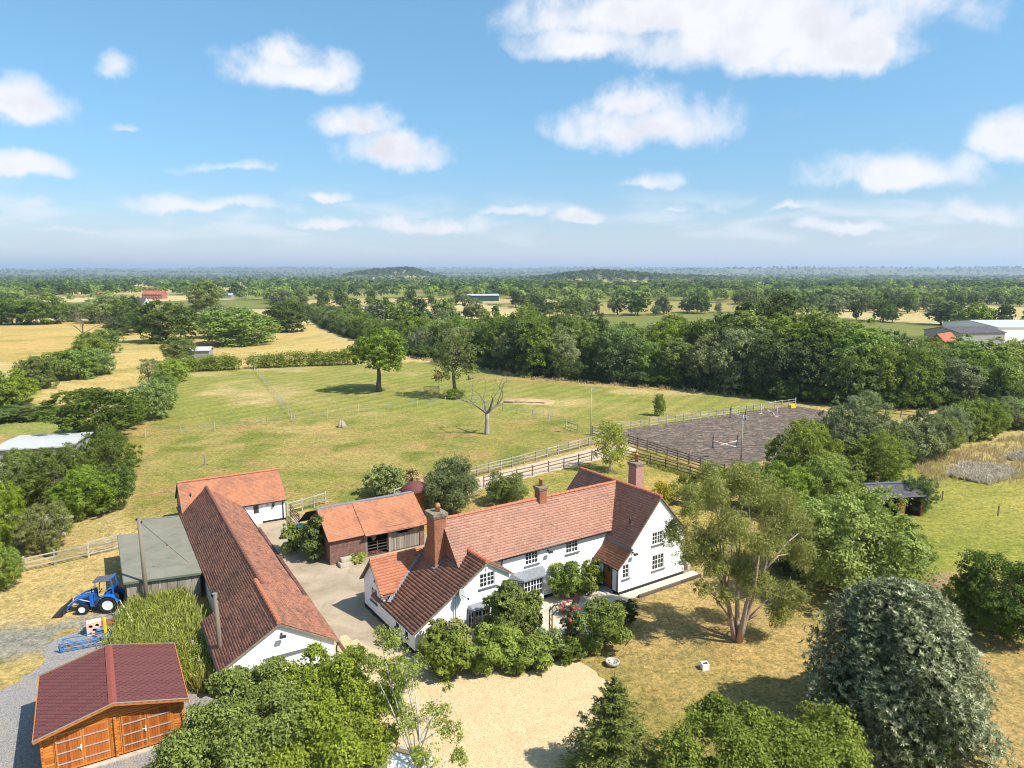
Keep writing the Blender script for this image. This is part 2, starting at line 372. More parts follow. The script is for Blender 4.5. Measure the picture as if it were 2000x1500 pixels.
M['leaf_straw']=m_leaf('dry_stalks',(.34,.25,.105),(.52,.41,.20),.01,.3)
M['leaf_grass']=m_leaf('leaf_meadow',(.19,.195,.035),(.34,.315,.08),.01,.35)
M['flower_red']=m_plain('red_petals',(.62,.03,.05),.6,.2,.3)
M['flower_lilac']=m_leaf('lilac_heads',(.36,.33,.19),(.64,.54,.46),.01,.2)
# ================================================================ GROUND
def hsh(i,j,k=0):
    v=np.sin(i*127.1+j*311.7+k*74.7)*43758.5453; return v-np.floor(v)
def vnoise(x,y,s,k=0):
    x=x/s; y=y/s; i=np.floor(x); j=np.floor(y); f=x-i; g=y-j; f=f*f*(3-2*f); g=g*g*(3-2*g)
    return (hsh(i,j,k)*(1-f)+hsh(i+1,j,k)*f)*(1-g)+(hsh(i,j+1,k)*(1-f)+hsh(i+1,j+1,k)*f)*g
def fbm(x,y,s,k=0,o=3):
    r=0.;a=.5
    for q in range(o): r=r+a*vnoise(x,y,s/2**q,k+q*5); a*=.5
    return r/(1-.5**o)
def inpoly(P,x,y):
    r=np.zeros(np.shape(x),bool); n=len(P)
    for a in range(n):
        x0,y0=P[a]; x1,y1=P[(a+1)%n]
        if y0==y1: continue
        c=((y0>y)!=(y1>y))&(x<(x1-x0)*(y-y0)/(y1-y0)+x0); r^=c
    return r
def terrain(x,y):
    """gently rolling country far off"""
    d=np.hypot(x,y); far=np.clip((d-1400)/4000,0,1)
    z=far*16*(fbm(x,y,1500,3,2)-.45)
    def hill(px,Y,h,wx,wy):
        cx=(px-1000)/F*Y*1.01
        return h*np.exp(-((x-cx)/wx)**2-((y-Y)/wy)**2)
    z=z+hill(800,2500,33,95,260)+hill(735,2650,28,110,240)+hill(1165,1750,19,130,200)+hill(1280,1900,10,220,200)
    rid=np.exp(-((y-8000-x*.1)/900)**2)*(48+55*fbm(x,0*y,2200,9,3))
    rid2=np.exp(-((y-5600-x*.05)/600)**2)*(14+38*np.clip((x-300)/2500,0,1)+26*fbm(x,0*y,1100,21,2))
    return z+np.maximum(rid,rid2)
FA=R(24)
def field(x,y):
    """patchwork of fields: cell id hash and distance to the nearest hedge"""
    a=x*math.cos(FA)+y*math.sin(FA)+30*(vnoise(x,y,420,31)-.5); b=-x*math.sin(FA)+y*math.cos(FA)+30*(vnoise(x,y,380,33)-.5)
    S,T=230.,165.
    j=np.floor(b/T); a2=a+hsh(j,j*0,41)*S; i=np.floor(a2/S)
    fa=a2/S-i; fb=b/T-j
    e=np.minimum(np.minimum(fa,1-fa)*S,np.minimum(fb,1-fb)*T)
    return hsh(i,j,7),hsh(i,j,13),e
def px_poly(L): return [G(*p) for p in L]
PADDOCK=px_poly([(250,1010),(285,870),(330,720),(470,722),(500,716),(700,712),(815,706),(930,738),(1060,750),(1420,768),(1560,780),(1560,792),(1160,848),(1150,868),(830,955),(700,1000),(560,1000)])
STRAW1=px_poly([(345,640),(600,632),(700,690),(700,712),(500,716),(470,722),(380,700)])
STRAW2=[(-330,150),(-118,178),(-112,235),(-120,330),(-420,330)]
STRIPL=px_poly([(20,810),(110,740),(210,705),(240,660),(330,655),(330,720),(290,800),(200,840)])
MEADOW=px_poly([(1720,930),(1800,880),(2000,830),(2300,800),(2300,1200),(2000,1130),(1860,1110),(1790,1150),(1700,1080)])
LAWNBACK=px_poly([(930,985),(960,940),(1190,890),(1400,935),(1400,1050),(1000,1000)])
YARDGRASS=px_poly([(-200,1110),(50,1090),(240,1075),(260,1000),(330,1000),(330,1100),(260,1250),(150,1230),(60,1330),(-100,1420),(-400,1350)])
PATH=px_poly([(1790,1185),(1800,1120),(1860,1120),(1860,1200),(1960,1290),(1900,1330)])
def ground_color(x,y):
    wx=x+3*(fbm(x,y,7,51,3)-.5); wy=y+3*(fbm(x,y,7,57,3)-.5)
    n1=fbm(x,y,9,1); n2=fbm(x,y,2.6,2); n3=fbm(x,y,28,4)
    def L(c): return np.array(c)[None,:]*np.ones((len(x),1))
    def mixc(a,b,t): t=np.clip(t,0,1)[:,None]; return a*(1-t)+b*t
    dry=L((.37,.26,.112)); drg=L((.235,.20,.055)); grn=L((.175,.19,.042)); pale=L((.50,.375,.19)); brown=L((.30,.195,.085)); lush=L((.235,.26,.045))
    # default: dry lawn with green and worn patches
    c=mixc(dry,drg,(n1-.46)*3.4); c=mixc(c,brown,(n2-.56)*2.2); c=mixc(c,pale,(n3-.58)*4)
    def zone(P,col,soft=None):
        nonlocal c
        m=inpoly(P,wx,wy); c=np.where(m[:,None],col,c)
    # paddocks: greener, with mowing lines beyond the dividing fence
    ang=R(-32); s=x*math.cos(ang)+y*math.sin(ang)
    st=.5+.5*np.sin(s*2*math.pi/3.1+3*fbm(x,y,14,61,2))
    pad=mixc(L((.27,.232,.072)),L((.20,.20,.048)),(n3-.36)*2.6); pad=mixc(pad,L((.36,.27,.11)),(n1-.55)*3.2)
    pad=mixc(pad,L((.155,.175,.036)),(fbm(x,y,4,71)-.52)*4); pad=mixc(pad,L((.33,.215,.095)),(fbm(x,y,3,75)-.57)*4.5)
    farp=np.clip((y-104-.05*x)/10,0,1); pad=mixc(pad,mixc(L((.255,.26,.066)),L((.30,.27,.085)),(n1-.45)*3),farp*.75); pad=mixc(pad,pad*np.array([.72,.80,.7])[None,:],st*farp*.85)
    pad=mixc(pad,L((.40,.31,.145)),farp*(fbm(x,y,11,73)-.58)*5)
    zone(PADDOCK,pad)
    straw=mixc(L((.50,.36,.15)),L((.42,.32,.13)),(n3-.4)*3); straw=mixc(straw,L((.30,.27,.08)),(n1-.6)*4)
    sl=.5+.5*np.sin((x*.55+y*.83)*2*math.pi/5+2*fbm(x,y,20,63,2)); straw=straw*(1-.10*sl[:,None])
    zone(STRAW1,straw); zone(STRAW2,straw*np.array([.98,.95,.86])); zone(STRIPL,mixc(straw,L((.26,.25,.07)),(n3-.42)*3.5))
    mead=mixc(L((.215,.225,.046)),L((.33,.285,.08)),(n1-.42)*3); mead=mixc(mead,L((.42,.33,.14)),(n3-.55)*4); zone(MEADOW,mead)
    zone(LAWNBACK,mixc(L((.36,.27,.085)),L((.25,.225,.06)),(n1-.48)*3))
    yg=mixc(L((.44,.32,.14)),L((.25,.22,.06)),(n1-.52)*4); yg=mixc(yg,L((.26,.24,.22)),(fbm(x,y,5,81)-.58)*6); zone(YARDGRASS,yg)
    zone(PATH,mixc(L((.30,.215,.14)),L((.2,.15,.09)),n2))
    # far country
    h,h2,e=field(x,y); d=np.hypot(x,y)
    fc=np.where((h<.42)[:,None],L((.44,.34,.16)),np.where((h<.62)[:,None],L((.50,.40,.21)),np.where((h<.86)[:,None],L((.20,.21,.062)),L((.32,.27,.10)))))
    fd=np.clip((d-1500)/2500,0,1)*.75; fc=mixc(fc,L((.085,.10,.04)),fd); fc=fc*(.85+.3*h2)[:,None]; fc=np.where((e<5)[:,None],L((.10,.11,.035)),fc); fc=fc*(.9+.2*n3)[:,None]
    t=np.clip((wy-PADLINE(wx))/4,0,1)*(1-inpoly(PADDOCK,wx,wy))*(1-inpoly(STRAW1,wx,wy))*(1-inpoly(STRAW2,wx,wy))*(1-inpoly(STRIPL,wx,wy))
    t=np.where(inpoly(MEADOW,wx,wy),0,t)
    return mixc(c,fc,t)
def PADLINE(x): return np.interp(x,[-400,-60,-40,60,110,400],[60,95,165,125,110,110])
def axis_lines(lo,hi,a,b,fine,grow,cap=1e9):
    v=[a]; 
    while v[-1]<b: v.append(v[-1]+fine)
    st=fine
    while v[-1]<hi: st=min(st*grow,cap); v.append(v[-1]+st)
    w=[a]; st=fine
    while w[-1]>lo: st=min(st*grow,cap); w.append(w[-1]-st)
    return np.array(sorted(set(w+v)))
def m_ground():
    t=NT('ground'); a=t.N('ShaderNodeAttribute',attribute_name='Col').outputs['Color']; c=t.world_pos()
    n=t.noise(c,5.5,7,.72); n2=t.noise(c,.9,6,.66,.6); n3=t.noise(t.world_pos((1,2.4,1)),22,3,.7)
    k=t.mix(1.,a,t.ramp(n,[(.28,(.40,.44,.36)),(.5,(1,1,1)),(.72,(1.6,1.52,1.36))]),'MULTIPLY')
    k=t.mix(1.,k,t.ramp(n2,[(.25,(.68,.76,.66)),(.5,(1,1,1)),(.75,(1.22,1.14,1.06))]),'MULTIPLY')
    n4=t.noise(c,2.1,5,.7,.3); k=t.mix(1.,k,t.ramp(n4,[(.30,(.54,.60,.50)),(.5,(1,1,1)),(.70,(1.42,1.34,1.2))]),'MULTIPLY')
    n5=t.noise(t.world_pos((1,1.5,1)),.22,5,.65,.5); k=t.mix(1.,k,t.ramp(n5,[(.3,(.80,.86,.78)),(.7,(1.16,1.1,1.06))]),'MULTIPLY')
    k=t.mix(.8,k,t.ramp(n3,[(.3,(.62,.62,.58)),(.5,(1,1,1)),(.7,(1.4,1.38,1.3))]),'MULTIPLY')
    fl=t.noise(c,7.,2,.5); k=t.mix(t.mapr(fl,.66,.74,0,.55),k,(.52,.43,.24))
    return t.surf(k,.95,.08,t.bump(t.math('ADD',n,n4),.9,.12))
def build_ground():
    xs=axis_lines(-9000,9000,-75,95,.75,1.075,260); ys=axis_lines(-400,11500,22,150,.75,1.05,150)
    X,Y=np.meshgrid(xs,ys); x=X.ravel(); y=Y.ravel(); z=terrain(x,y)
    nx,ny=len(xs),len(ys); idx=np.arange(nx*ny).reshape(ny,nx)
    Q=np.stack([idx[:-1,:-1],idx[:-1,1:],idx[1:,1:],idx[1:,:-1]],-1).reshape(-1,4)
    me=np_mesh('ground',np.stack([x,y,z],1),Q,m_ground())
    c=ground_color(x,y); a=me.color_attributes.new('Col','FLOAT_COLOR','POINT')
    a.data.foreach_set('color',np.concatenate([c,np.ones((len(c),1))],1).astype(np.float32).ravel())
    return tag(link('ground',me),'dry summer grass and straw coloured fields reaching the horizon','ground',kind='structure')
build_ground()
rs=random.Random(5)
def sheet(name,poly,mat,z,label,cat='ground',jit=.25,step=.5,kind='structure'):
    """a thin sheet with an uneven edge"""
    P=[]; n=len(poly)
    for i in range(n):
        a=Vector(poly[i]); b=Vector(poly[(i+1)%n]); m=max(1,int((b-a).length/step))
        for k in range(m):
            p=a.lerp(b,k/m); P.append((p.x+rs.uniform(-jit,jit),p.y+rs.uniform(-jit,jit),z))
    tri=tessellate_polygon([[Vector(p) for p in P]])
    mb=MB(); mb.add(P,[tuple(t) for t in tri]); o=mb.build(name,mat,recalc=False)
    me=o.data
    if sum(p.normal.z for p in me.polygons)<0: me.flip_normals()
    return tag(o,label,cat,kind=kind)
def m_gravel(name,a,b,c,patch=None,scale=1.):
    t=NT(name); p=t.world_pos(); v=t.N('ShaderNodeTexVoronoi',{'Vector':p,'Scale':26.*scale}); n=t.noise(p,.8,6,.65,.4)
    k=t.ramp(t.N('ShaderNodeSeparateColor',{0:v.outputs['Color']}).outputs[0],[(0,a),(.5,b),(1,c)])
    n2=t.noise(p,3.,6,.7); k=t.mix(1.,k,t.ramp(n2,[(.25,(.90,.89,.87)),(.75,(1.07,1.06,1.05))]),'MULTIPLY')
    if patch: k=t.mix(t.mapr(n,.50,.68,0,.55),k,patch)
    return t.surf(k,.95,.1,t.bump(v.outputs['Distance'],-.3,.015))
def m_concrete():
    t=NT('concrete_yard'); p=t.world_pos(); a=t.noise(p,.35,7,.66,.5); b=t.noise(p,6,6,.7); st=t.noise(t.world_pos((1.2,.25,1)),1.1,6,.7,.5)
    k=t.ramp(a,[(.28,(.23,.175,.115)),(.5,(.36,.285,.20)),(.75,(.46,.38,.28))]); k=t.mix(t.mapr(b,.5,.75,0,.45),k,(.22,.17,.12))
    k=t.mix(t.mapr(st,.55,.72,0,.5),k,(.24,.185,.125)); return t.surf(k,.92,.15,t.bump(b,.2,.02))
def m_arena():
    t=NT('arena_sand'); p=t.world_pos((1,2.2,1)); a=t.noise(p,1.0,9,.78,1.2); b=t.noise(p,4.,6,.75)
    k=t.ramp(a,[(.32,(.052,.043,.040)),(.48,(.092,.076,.068)),(.56,(.20,.155,.12)),(.66,(.40,.315,.235))])
    k=t.mix(1.,k,t.ramp(b,[(.3,(.55,.55,.55)),(.7,(1.5,1.45,1.4))]),'MULTIPLY'); return t.surf(k,.97,.08,t.bump(b,.35,.04))
M['gravel']=m_gravel('gold_gravel',(.40,.285,.15),(.52,.385,.215),(.66,.53,.345),(.44,.32,.17))
M['greygravel']=m_gravel('grey_gravel',(.15,.14,.135),(.24,.225,.215),(.34,.32,.31),(.30,.25,.16))
M['track']=m_gravel('sand_track',(.40,.30,.21),(.50,.39,.29),(.58,.47,.36),(.33,.25,.14),.8)
M['concrete']=m_concrete(); M['arena']=m_arena()
M['flag']=m_plain('flagstone',(.56,.48,.37),.9,.15,.15,2.5,bump=.1,dirt=(.42,.35,.25))
HF=((7.34,46.35),34.)
class Fr:
    def __init__(s,o,ang): s.o=o; s.a=R(ang); s.c=math.cos(s.a); s.s=math.sin(s.a)
    def w(s,u,v,z=0.): return (s.o[0]+u*s.c-v*s.s, s.o[1]+u*s.s+v*s.c, z)
    def w2(s,u,v): return s.w(u,v)[:2]
    def loc(s,x,y): dx=x-s.o[0];dy=y-s.o[1]; return (dx*s.c+dy*s.s,-dx*s.s+dy*s.c)
H=Fr(*HF); B=Fr((-20.54,61.82),30.8)
# the grey gravel parking, the golden drive, the concrete yard
sheet('parking_gravel',px_poly([(-420,1750),(-260,1560),(-60,1400),(60,1310),(110,1255),(185,1215),(262,1188),(268,1290),(420,1350),(470,1460),(520,1800)]),M['greygravel'],.006,'grey stone chippings in front of the timber garage',jit=.4)
sheet('drive',px_poly([(560,1800),(650,1480),(660,1240)])+[H.w2(-15.35,.5),H.w2(-7.5,.55)]+px_poly([(1000,1320),(990,1330),(1088,1288),(1112,1289),(1165,1308),(1205,1345),(1235,1420),(1275,1520),(1350,1800)]),M['gravel'],.010,'golden gravel drive sweeping up to the farmhouse garden',jit=.3)
sheet('yard',[B.w2(-4,-.05),B.w2(1.2,-.05),G(640,1060),G(655,1090),G(700,1075),G(760,1055),G(835,1045)]+[H.w2(-11,6.5),H.w2(-15.2,8.4),H.w2(-15.2,.6),H.w2(-14.5,-3.5),B.w2(-1.5,-29),B.w2(-4.2,-27)],M['concrete'],.008,'worn concrete yard between the long barn and the farmhouse',jit=.1)
mbd=MB()
for k in range(40):
    v=-1.-k*.62; mbd.box(-2.66,-2.42,v-.6,v,0.,.02)
o=mbd.build('drain',M['brick_old'],recalc=False); o.location=(B.o[0],B.o[1],0); o.rotation_euler=(0,0,B.a); tag(o,'brick drainage channel running across the concrete yard beside the long barn','drain',kind='structure')
A1=G(1158,850); A2=G(1553,792); ad=Vector((A2[0]-A1[0],A2[1]-A1[1])); an=Vector((ad.y,-ad.x)).normalized()
ARENA=[A1,A2,tuple(Vector(A2)+an*21),tuple(Vector(A1)+an*21)]
al=G(1228,862)
sheet('riding_arena',[tuple(Vector(A1)+ad.normalized()*.4+an*.1),A2,tuple(Vector(A2)+an*26),tuple(Vector(A1)+an*20.5+ad.normalized()*2)],M['arena'],.006,'dark sand riding arena inside post and rail fences',jit=.15)
TR1=[G(800,985),G(1150,873),G(1228,862)]; 
sheet('track',px_poly([(770,975),(830,960),(1000,915),(1150,878),(1225,866),(1245,880),(1205,893),(1150,903),(945,955),(880,980),(800,1000)]),M['track'],.004,'pale sandy track between two paddock fences',jit=.25)
# patio of flagstones in front of the porch
def patio():
    root=empty('patio',H.w(0,0),H.a,'beige flagstone patio outside the farmhouse porch','patio'); root['kind']='structure'
    mb=MB(); mb.box(-7.2,-.02,-2.2,2.45,0,.03); mb.box(-.02,7.4,-1.0,-.02,0,.03); mb.box(-5.2,-3.4,-4.6,-2.2,0,.028); mb.box(6.55,7.4,-.02,3.5,0,.03); mb.build('bed',M['mortar'],root)
    meshes={}
    r=random.Random(3); n=0
    for (u0,u1,v0,v1) in ((-7.2,-.04,-2.2,2.4),(-.02,7.4,-1.,-.06),(-5.2,-3.4,-4.6,-2.22)):
        v=v0
        while v<v1-.2:
            dv=min(r.choice((.6,.45,.75)),v1-v); u=u0
            while u<u1-.2:
                du=min(r.choice((.6,.75,.9)),u1-u); key=(round(du,2),round(dv,2))  # crowns split at random between olive and dark leaf colours
                if key not in meshes:
                    m=MB(); m.box(.012,du-.012,.012,dv-.012,0,.035); meshes[key]=m.mesh('flagstone',M['flag'])
                link('flagstone',meshes[key],root,(u,v,.018+r.uniform(-.003,.004)),(0,0,0)); u+=du; n+=1
            v+=dv
patio()
# ================================================================ PLANTS: mesh makers
def nrm(a): return a/np.maximum(np.linalg.norm(a,axis=1,keepdims=True),1e-6)
def leaves(P,N,size,aspect=.55,rng=None,fold=.15,T=None):
    """rhombic leaves at P facing N"""
    n=len(P); s=np.asarray(size)*np.ones(n); 
    if T is None: T=nrm(np.cross(N,rng.normal(size=(n,3))))
    else: T=nrm(T-N*np.sum(T*N,1,keepdims=True))
    Bn=np.cross(N,T); h=(s/2)[:,None]
    V=np.empty((n,4,3)); V[:,0]=P-T*h; V[:,1]=P+Bn*h*aspect+N*h*fold-T*h*.1; V[:,2]=P+T*h; V[:,3]=P-Bn*h*aspect+N*h*fold-T*h*.1
    return V.reshape(-1,3), np.arange(4*n).reshape(-1,4)[:,::-1]
def crown(seed,lobes,n,size,aspect=.6,up=.45,rand=.8,clump=22,spread=.16,droop=0.,shell=(.70,1.05)):
    """lobes: [(x,y,z,r[,rz])]; returns V,Q,var"""
    g=np.random.default_rng(seed); L=np.array([(l+(l[3],))[:5] if len(l)==4 else l for l in lobes],float)
    w=L[:,3]**2; w/=w.sum(); nc=max(4,n//clump)
    li=g.choice(len(L),nc,p=w); d=nrm(g.normal(size=(nc,3))); d[:,2]=np.where(d[:,2]<-.75,-d[:,2]*.6,d[:,2]); d=nrm(d)
    rr=g.uniform(shell[0],shell[1],nc)**.7; sc=np.stack([L[li,3],L[li,3],L[li,4]],1)
    C=L[li,:3]+d*sc*rr[:,None]; cv=g.uniform(0,1,nc)
    ci=g.integers(0,nc,n); off=g.normal(size=(n,3))*(spread*L[li[ci],3])[:,None]; off[:,2]*=.75
    P=C[ci]+off; P[:,2]-=droop*np.abs(g.normal(size=n))*L[li[ci],3]
    out=nrm(P-L[li[ci],:3]); N=nrm(out*.7+np.array([0,0,up])+g.normal(size=(n,3))*rand*.6)
    s=size*g.uniform(.7,1.3,n); V,Q=leaves(P,N,s,aspect,g)
    return V,Q,np.clip(.15+.45*cv[ci]+.4*g.uniform(0,1,n),0,1)
def round_lobes(seed,rx,rz,zc,k,lr=(.26,.40),squash=1.,ry=None):
    r=random.Random(seed); out=[]; ry=ry or rx
    for i in range(k):
        t=i*2.399+r.uniform(-.4,.4); zf=1-2*(i+.5)/k; zf=max(-.85,zf)
        q=math.sqrt(max(0,1-zf*zf)); m=(rx+rz)/2; l=r.uniform(*lr)*m; f=r.uniform(.58,.86)
        out.append((math.cos(t)*q*rx*f,math.sin(t)*q*ry*f,zc+zf*rz*f*squash,l,l*.85))
    out.append((0,0,zc,min(rx,rz)*.6,rz*.6)); return out
def trunk_mb(seed,h,r0,lobes,n=6,lean=.04,limbs=7,stems=1,low=.45):
    r=random.Random(seed); mb=MB()
    for s in range(stems):
        a=2*math.pi*s/stems+r.uniform(-.4,.4); sp=0 if stems==1 else .10
        top=Vector((math.cos(a)*sp*h+r.uniform(-lean,lean)*h,math.sin(a)*sp*h+r.uniform(-lean,lean)*h,h))
        pts=[Vector((math.cos(a)*r0*.5*(stems>1),math.sin(a)*r0*.5*(stems>1),-.15))]
        for q in (.15,.4,.7,1.): pts.append(Vector((top.x*q**1.3+r.uniform(-.02,.02)*h,top.y*q**1.3+r.uniform(-.02,.02)*h,h*q)))
        rad=[r0*1.35,r0*.95,r0*.75,r0*.5,r0*.22]; mb.tube(pts,rad,n)
        ls=[l for l in lobes if l[2]>h*low]; r.shuffle(ls)
        for l in ls[:limbs]:
            q=r.uniform(low,.85); b=pts[1].lerp(top,q); e=Vector(l[:3]); e=b.lerp(e,.95); m=b.lerp(e,.5)+Vector((r.uniform(-.06,.06)*h,r.uniform(-.06,.06)*h,r.uniform(0,.06)*h))
            mb.tube([b,m,e],[r0*.36,r0*.24,r0*.07],5)
            for _ in range(2):
                f=m.lerp(e,r.uniform(.1,.7)); mb.tube([f,f+Vector((r.uniform(-1,1),r.uniform(-1,1),r.uniform(-.1,.9)))*l[3]*.8],[r0*.13,r0*.03],4)
    return mb
PRO={}
def proto(key,seed,h,rx,rz,k,n,size,mat,bark='bark',r0=None,limbs=6,lr=(.25,.38),stems=1,zc=None,**kw):
    zc=h-rz if zc is None else zc; lb=round_lobes(seed,rx,rz,zc,k,lr)
    V,Q,v=crown(seed,lb,n,size,**kw); cm=np_mesh('crown',V,Q,M[mat],v)
    tm=trunk_mb(seed,max(h*.62,zc),r0 or h*.026,lb,limbs=limbs,stems=stems).mesh('trunk',M[bark],True)
    PRO[key]=(tm,cm,h,rx); return key
def place(key,name,label,cat,xy,height=None,width=None,rz=None,group=None,rng=rs,z=0.,mat=None):
    tm,cm,h,rx=PRO[key]; s=(height/h) if height else 1.; w=(width/(2*rx)) if width else s
    root=empty(name,(xy[0],xy[1],z),rz if rz is not None else rng.uniform(0,6.28),label,cat,group)
    for nm,me in (('trunk',tm),('crown',cm)):
        o=link(nm,me,root,scale=(w,w,s))
        if mat and nm=='crown': o.material_slots[0].link='OBJECT'; o.material_slots[0].material=M[mat]
    return root
# ================================================================ BUILDINGS: shared makers
def pq(p,q):
    """panel map on the vertical plane through p->q; inside is to the left of the walk"""
    p=Vector((p[0],p[1])); d=(Vector((q[0],q[1]))-p); L=d.length; d=d/L; i=Vector((-d.y,d.x))
    f=lambda a,b,e: (p.x+d.x*a+i.x*e, p.y+d.y*a+i.y*e, b)
    f.L=L; return f
def boxM(mb,Mf,a0,a1,b0,b1,d0,d1):
    return mb.add([Mf(a0,b0,d0),Mf(a1,b0,d0),Mf(a1,b1,d0),Mf(a0,b1,d0),Mf(a0,b0,d1),Mf(a1,b0,d1),Mf(a1,b1,d1),Mf(a0,b1,d1)],
      [(0,1,2,3),(7,6,5,4),(0,4,5,1),(1,5,6,2),(2,6,7,3),(3,7,4,0)])
def rect(a0,a1,b0,b1): return [(a0,b0),(a1,b0),(a1,b1),(a0,b1)]
def window(parent,Mf,a0,a1,b0,b1,lights=2,cols=2,rows=3,sill=True,frame='white_paint',curtain=False,label=None):
    mb=MB(); fw=.055; d0,d1=.035,.10
    boxM(mb,Mf,a0,a0+fw,b0,b1,d0,d1); boxM(mb,Mf,a1-fw,a1,b0,b1,d0,d1); boxM(mb,Mf,a0+fw,a1-fw,b0,b0+fw,d0,d1); boxM(mb,Mf,a0+fw,a1-fw,b1-fw,b1,d0,d1)
    W=(a1-a0-2*fw)/lights
    for l in range(lights):
        x=a0+fw+l*W
        if l: boxM(mb,Mf,x-.035,x+.035,b0+fw,b1-fw,d0-.004,d1-.006)
        for c in range(1,cols): boxM(mb,Mf,x+W*c/cols-.016,x+W*c/cols+.016,b0+fw,b1-fw,d0+.012,d1-.012)
    for r in range(1,rows):
        z=b0+fw+(b1-b0-2*fw)*r/rows; boxM(mb,Mf,a0+fw,a1-fw,z-.016,z+.016,d0+.015,d1-.015)
    o=mb.build('window',M[frame],parent)
    if label: o['label']=label
    g=MB(); boxM(g,Mf,a0+.01,a1-.01,b0+.01,b1-.01,.07,.075); g.build('pane',M['glass'],o)
    if curtain:
        g=MB(); boxM(g,Mf,a0+.07,a0+.07+(a1-a0)*.22,b0+.07,b1-.07,.055,.062); boxM(g,Mf,a1-.07-(a1-a0)*.22,a1-.07,b0+.07,b1-.07,.055,.062); g.build('curtain',M['curtain'],o)
    if sill:
        s=MB(); boxM(s,Mf,a0-.09,a1+.09,b0-.09,b0-.006,-.09,.09); s.build('sill',M['grey_paint'],o)
    return o
def slope_disp(x,y,L,W,sag,seed):
    if not sag: return 0*x
    return -sag*np.sin(np.pi*np.clip(x/L,0,1))*.7*np.sin(np.pi*np.clip(.25+.6*y/W,0,1))+sag*.9*(fbm(x+seed*17,y,2.4,seed,2)-.5)
def tile_slope(parent,A,e,s,L,W,mat,tw=.2,gauge=.135,seed=1,sag=0.,name='roof_slope',lift=.024):
    A=np.array(A,float); e=np.array(e,float); s=np.array(s,float); e/=np.linalg.norm(e); s/=np.linalg.norm(s); n=np.cross(e,s)
    if n[2]<0: n=-n
    g=np.random.default_rng(seed)
    # deck
    nx=max(2,int(L/.8)); ny=5; gx,gy=np.meshgrid(np.linspace(0,L,nx+1),np.linspace(0,W,ny+1)); gx=gx.ravel(); gy=gy.ravel()
    dp=slope_disp(gx,gy,L,W,sag,seed); base=A+gx[:,None]*e+gy[:,None]*s
    V=np.concatenate([base+(dp-.012)[:,None]*n,base+(dp-.075)[:,None]*n]); m=(nx+1)*(ny+1); I=np.arange(m).reshape(ny+1,nx+1)
    q=[np.stack([I[:-1,:-1],I[:-1,1:],I[1:,1:],I[1:,:-1]],-1).reshape(-1,4)]; q.append(q[0][:,::-1]+m)
    for row in (I[0],I[-1],I[:,0],I[:,-1]): q.append(np.stack([row[:-1],row[1:],row[1:]+m,row[:-1]+m],-1))
    deck=link(name,np_mesh(name,V,np.concatenate(q),M['wood_dark']),parent)
    rows=int(math.ceil(W/gauge)); gauge=W/rows; cols=int(L/tw)
    cc,rr=np.meshgrid(np.arange(-1,cols+1),np.arange(rows)); cc=cc.ravel(); rr=rr.ravel()
    x0=cc*tw+(rr%2)*tw*.5; x1=x0+tw-.008; x0=np.clip(x0,0,L); x1=np.clip(x1,0,L); k=x1-x0>.02; x0,x1,rr=x0[k],x1[k],rr[k]; N=len(x0)
    y0=rr*gauge-.03+g.uniform(-.006,.006,N); y1=(rr+1)*gauge-.005; t=lift+g.uniform(-.004,.010,N)
    def P(x,y,h): 
        dd=slope_disp(x,y,L,W,sag,seed)+h; return A+x[:,None]*e+y[:,None]*s+dd[:,None]*n
    z=np.zeros(N); V=np.stack([P(x0,y0,t),P(x1,y0,t+g.uniform(-.004,.004,N)),P(x1,y1,z+.004),P(x0,y1,z+.004),P(x0,y0,z-.008),P(x1,y0,z-.008)],1).reshape(-1,3)
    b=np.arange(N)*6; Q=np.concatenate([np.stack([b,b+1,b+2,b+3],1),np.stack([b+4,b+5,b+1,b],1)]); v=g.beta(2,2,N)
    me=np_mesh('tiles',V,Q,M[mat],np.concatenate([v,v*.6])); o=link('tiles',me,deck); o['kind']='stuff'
    return deck
RIDGE={}
def ridge_line(parent,p,q,mat='ridge',r=.13,seg=.42,sag=0.,jit=.012,seed=1):
    key=(mat,r,seg)
    if key not in RIDGE:
        m=MB(); n=6; vs=[]
        for x,k in ((0,1.0),(seg*.97,.9),):
            for i in range(n+1):
                a=math.pi*(-.12+1.24*i/n); vs.append((x,math.cos(a)*r*k,math.sin(a)*r*k*.9))
        fs=[(i,i+1,n+1+i+1,n+1+i) for i in range(n)]+[tuple(range(n+1)),tuple(reversed(range(n+1,2*n+2)))]
        m.add(vs,fs); RIDGE[key]=m.mesh('ridge_tile',M[mat],False)
    p=Vector(p);q=Vector(q);d=q-p;L=d.length;k=int(L/seg); rz=math.atan2(d.y,d.x); r_=random.Random(seed)
    for i in range(k+1):
        f=min(i*seg,L-seg*.98)/L; a=p+d*f; a.z-=sag*.7*math.sin(math.pi*f)+r_.uniform(-jit,jit)
        link('ridge_tile',RIDGE[key],parent,a,(0,-math.atan2(d.z,math.hypot(d.x,d.y)),rz+r_.uniform(-.02,.02)))
def slope_between(parent,eave0,eave1,ridge0,mat,**k):
    A=Vector(eave0); e=Vector(eave1)-A; s=Vector(ridge0)-A; L=e.length; e.normalize(); s=s-e*s.dot(e); W=s.length
    return tile_slope(parent,A,e,s,L,W,mat,**k)
def barge(parent,pts,mat,w=.03,h=.16):
    mb=MB()
    for a,b in zip(pts[:-1],pts[1:]): mb.beam(a,b,w,h)
    return mb.build('bargeboard',M[mat],parent)
def pipe(parent,pts,r,mat,name='drainpipe'): return MB().tube(pts,r,6).build(name,M[mat],parent,True)
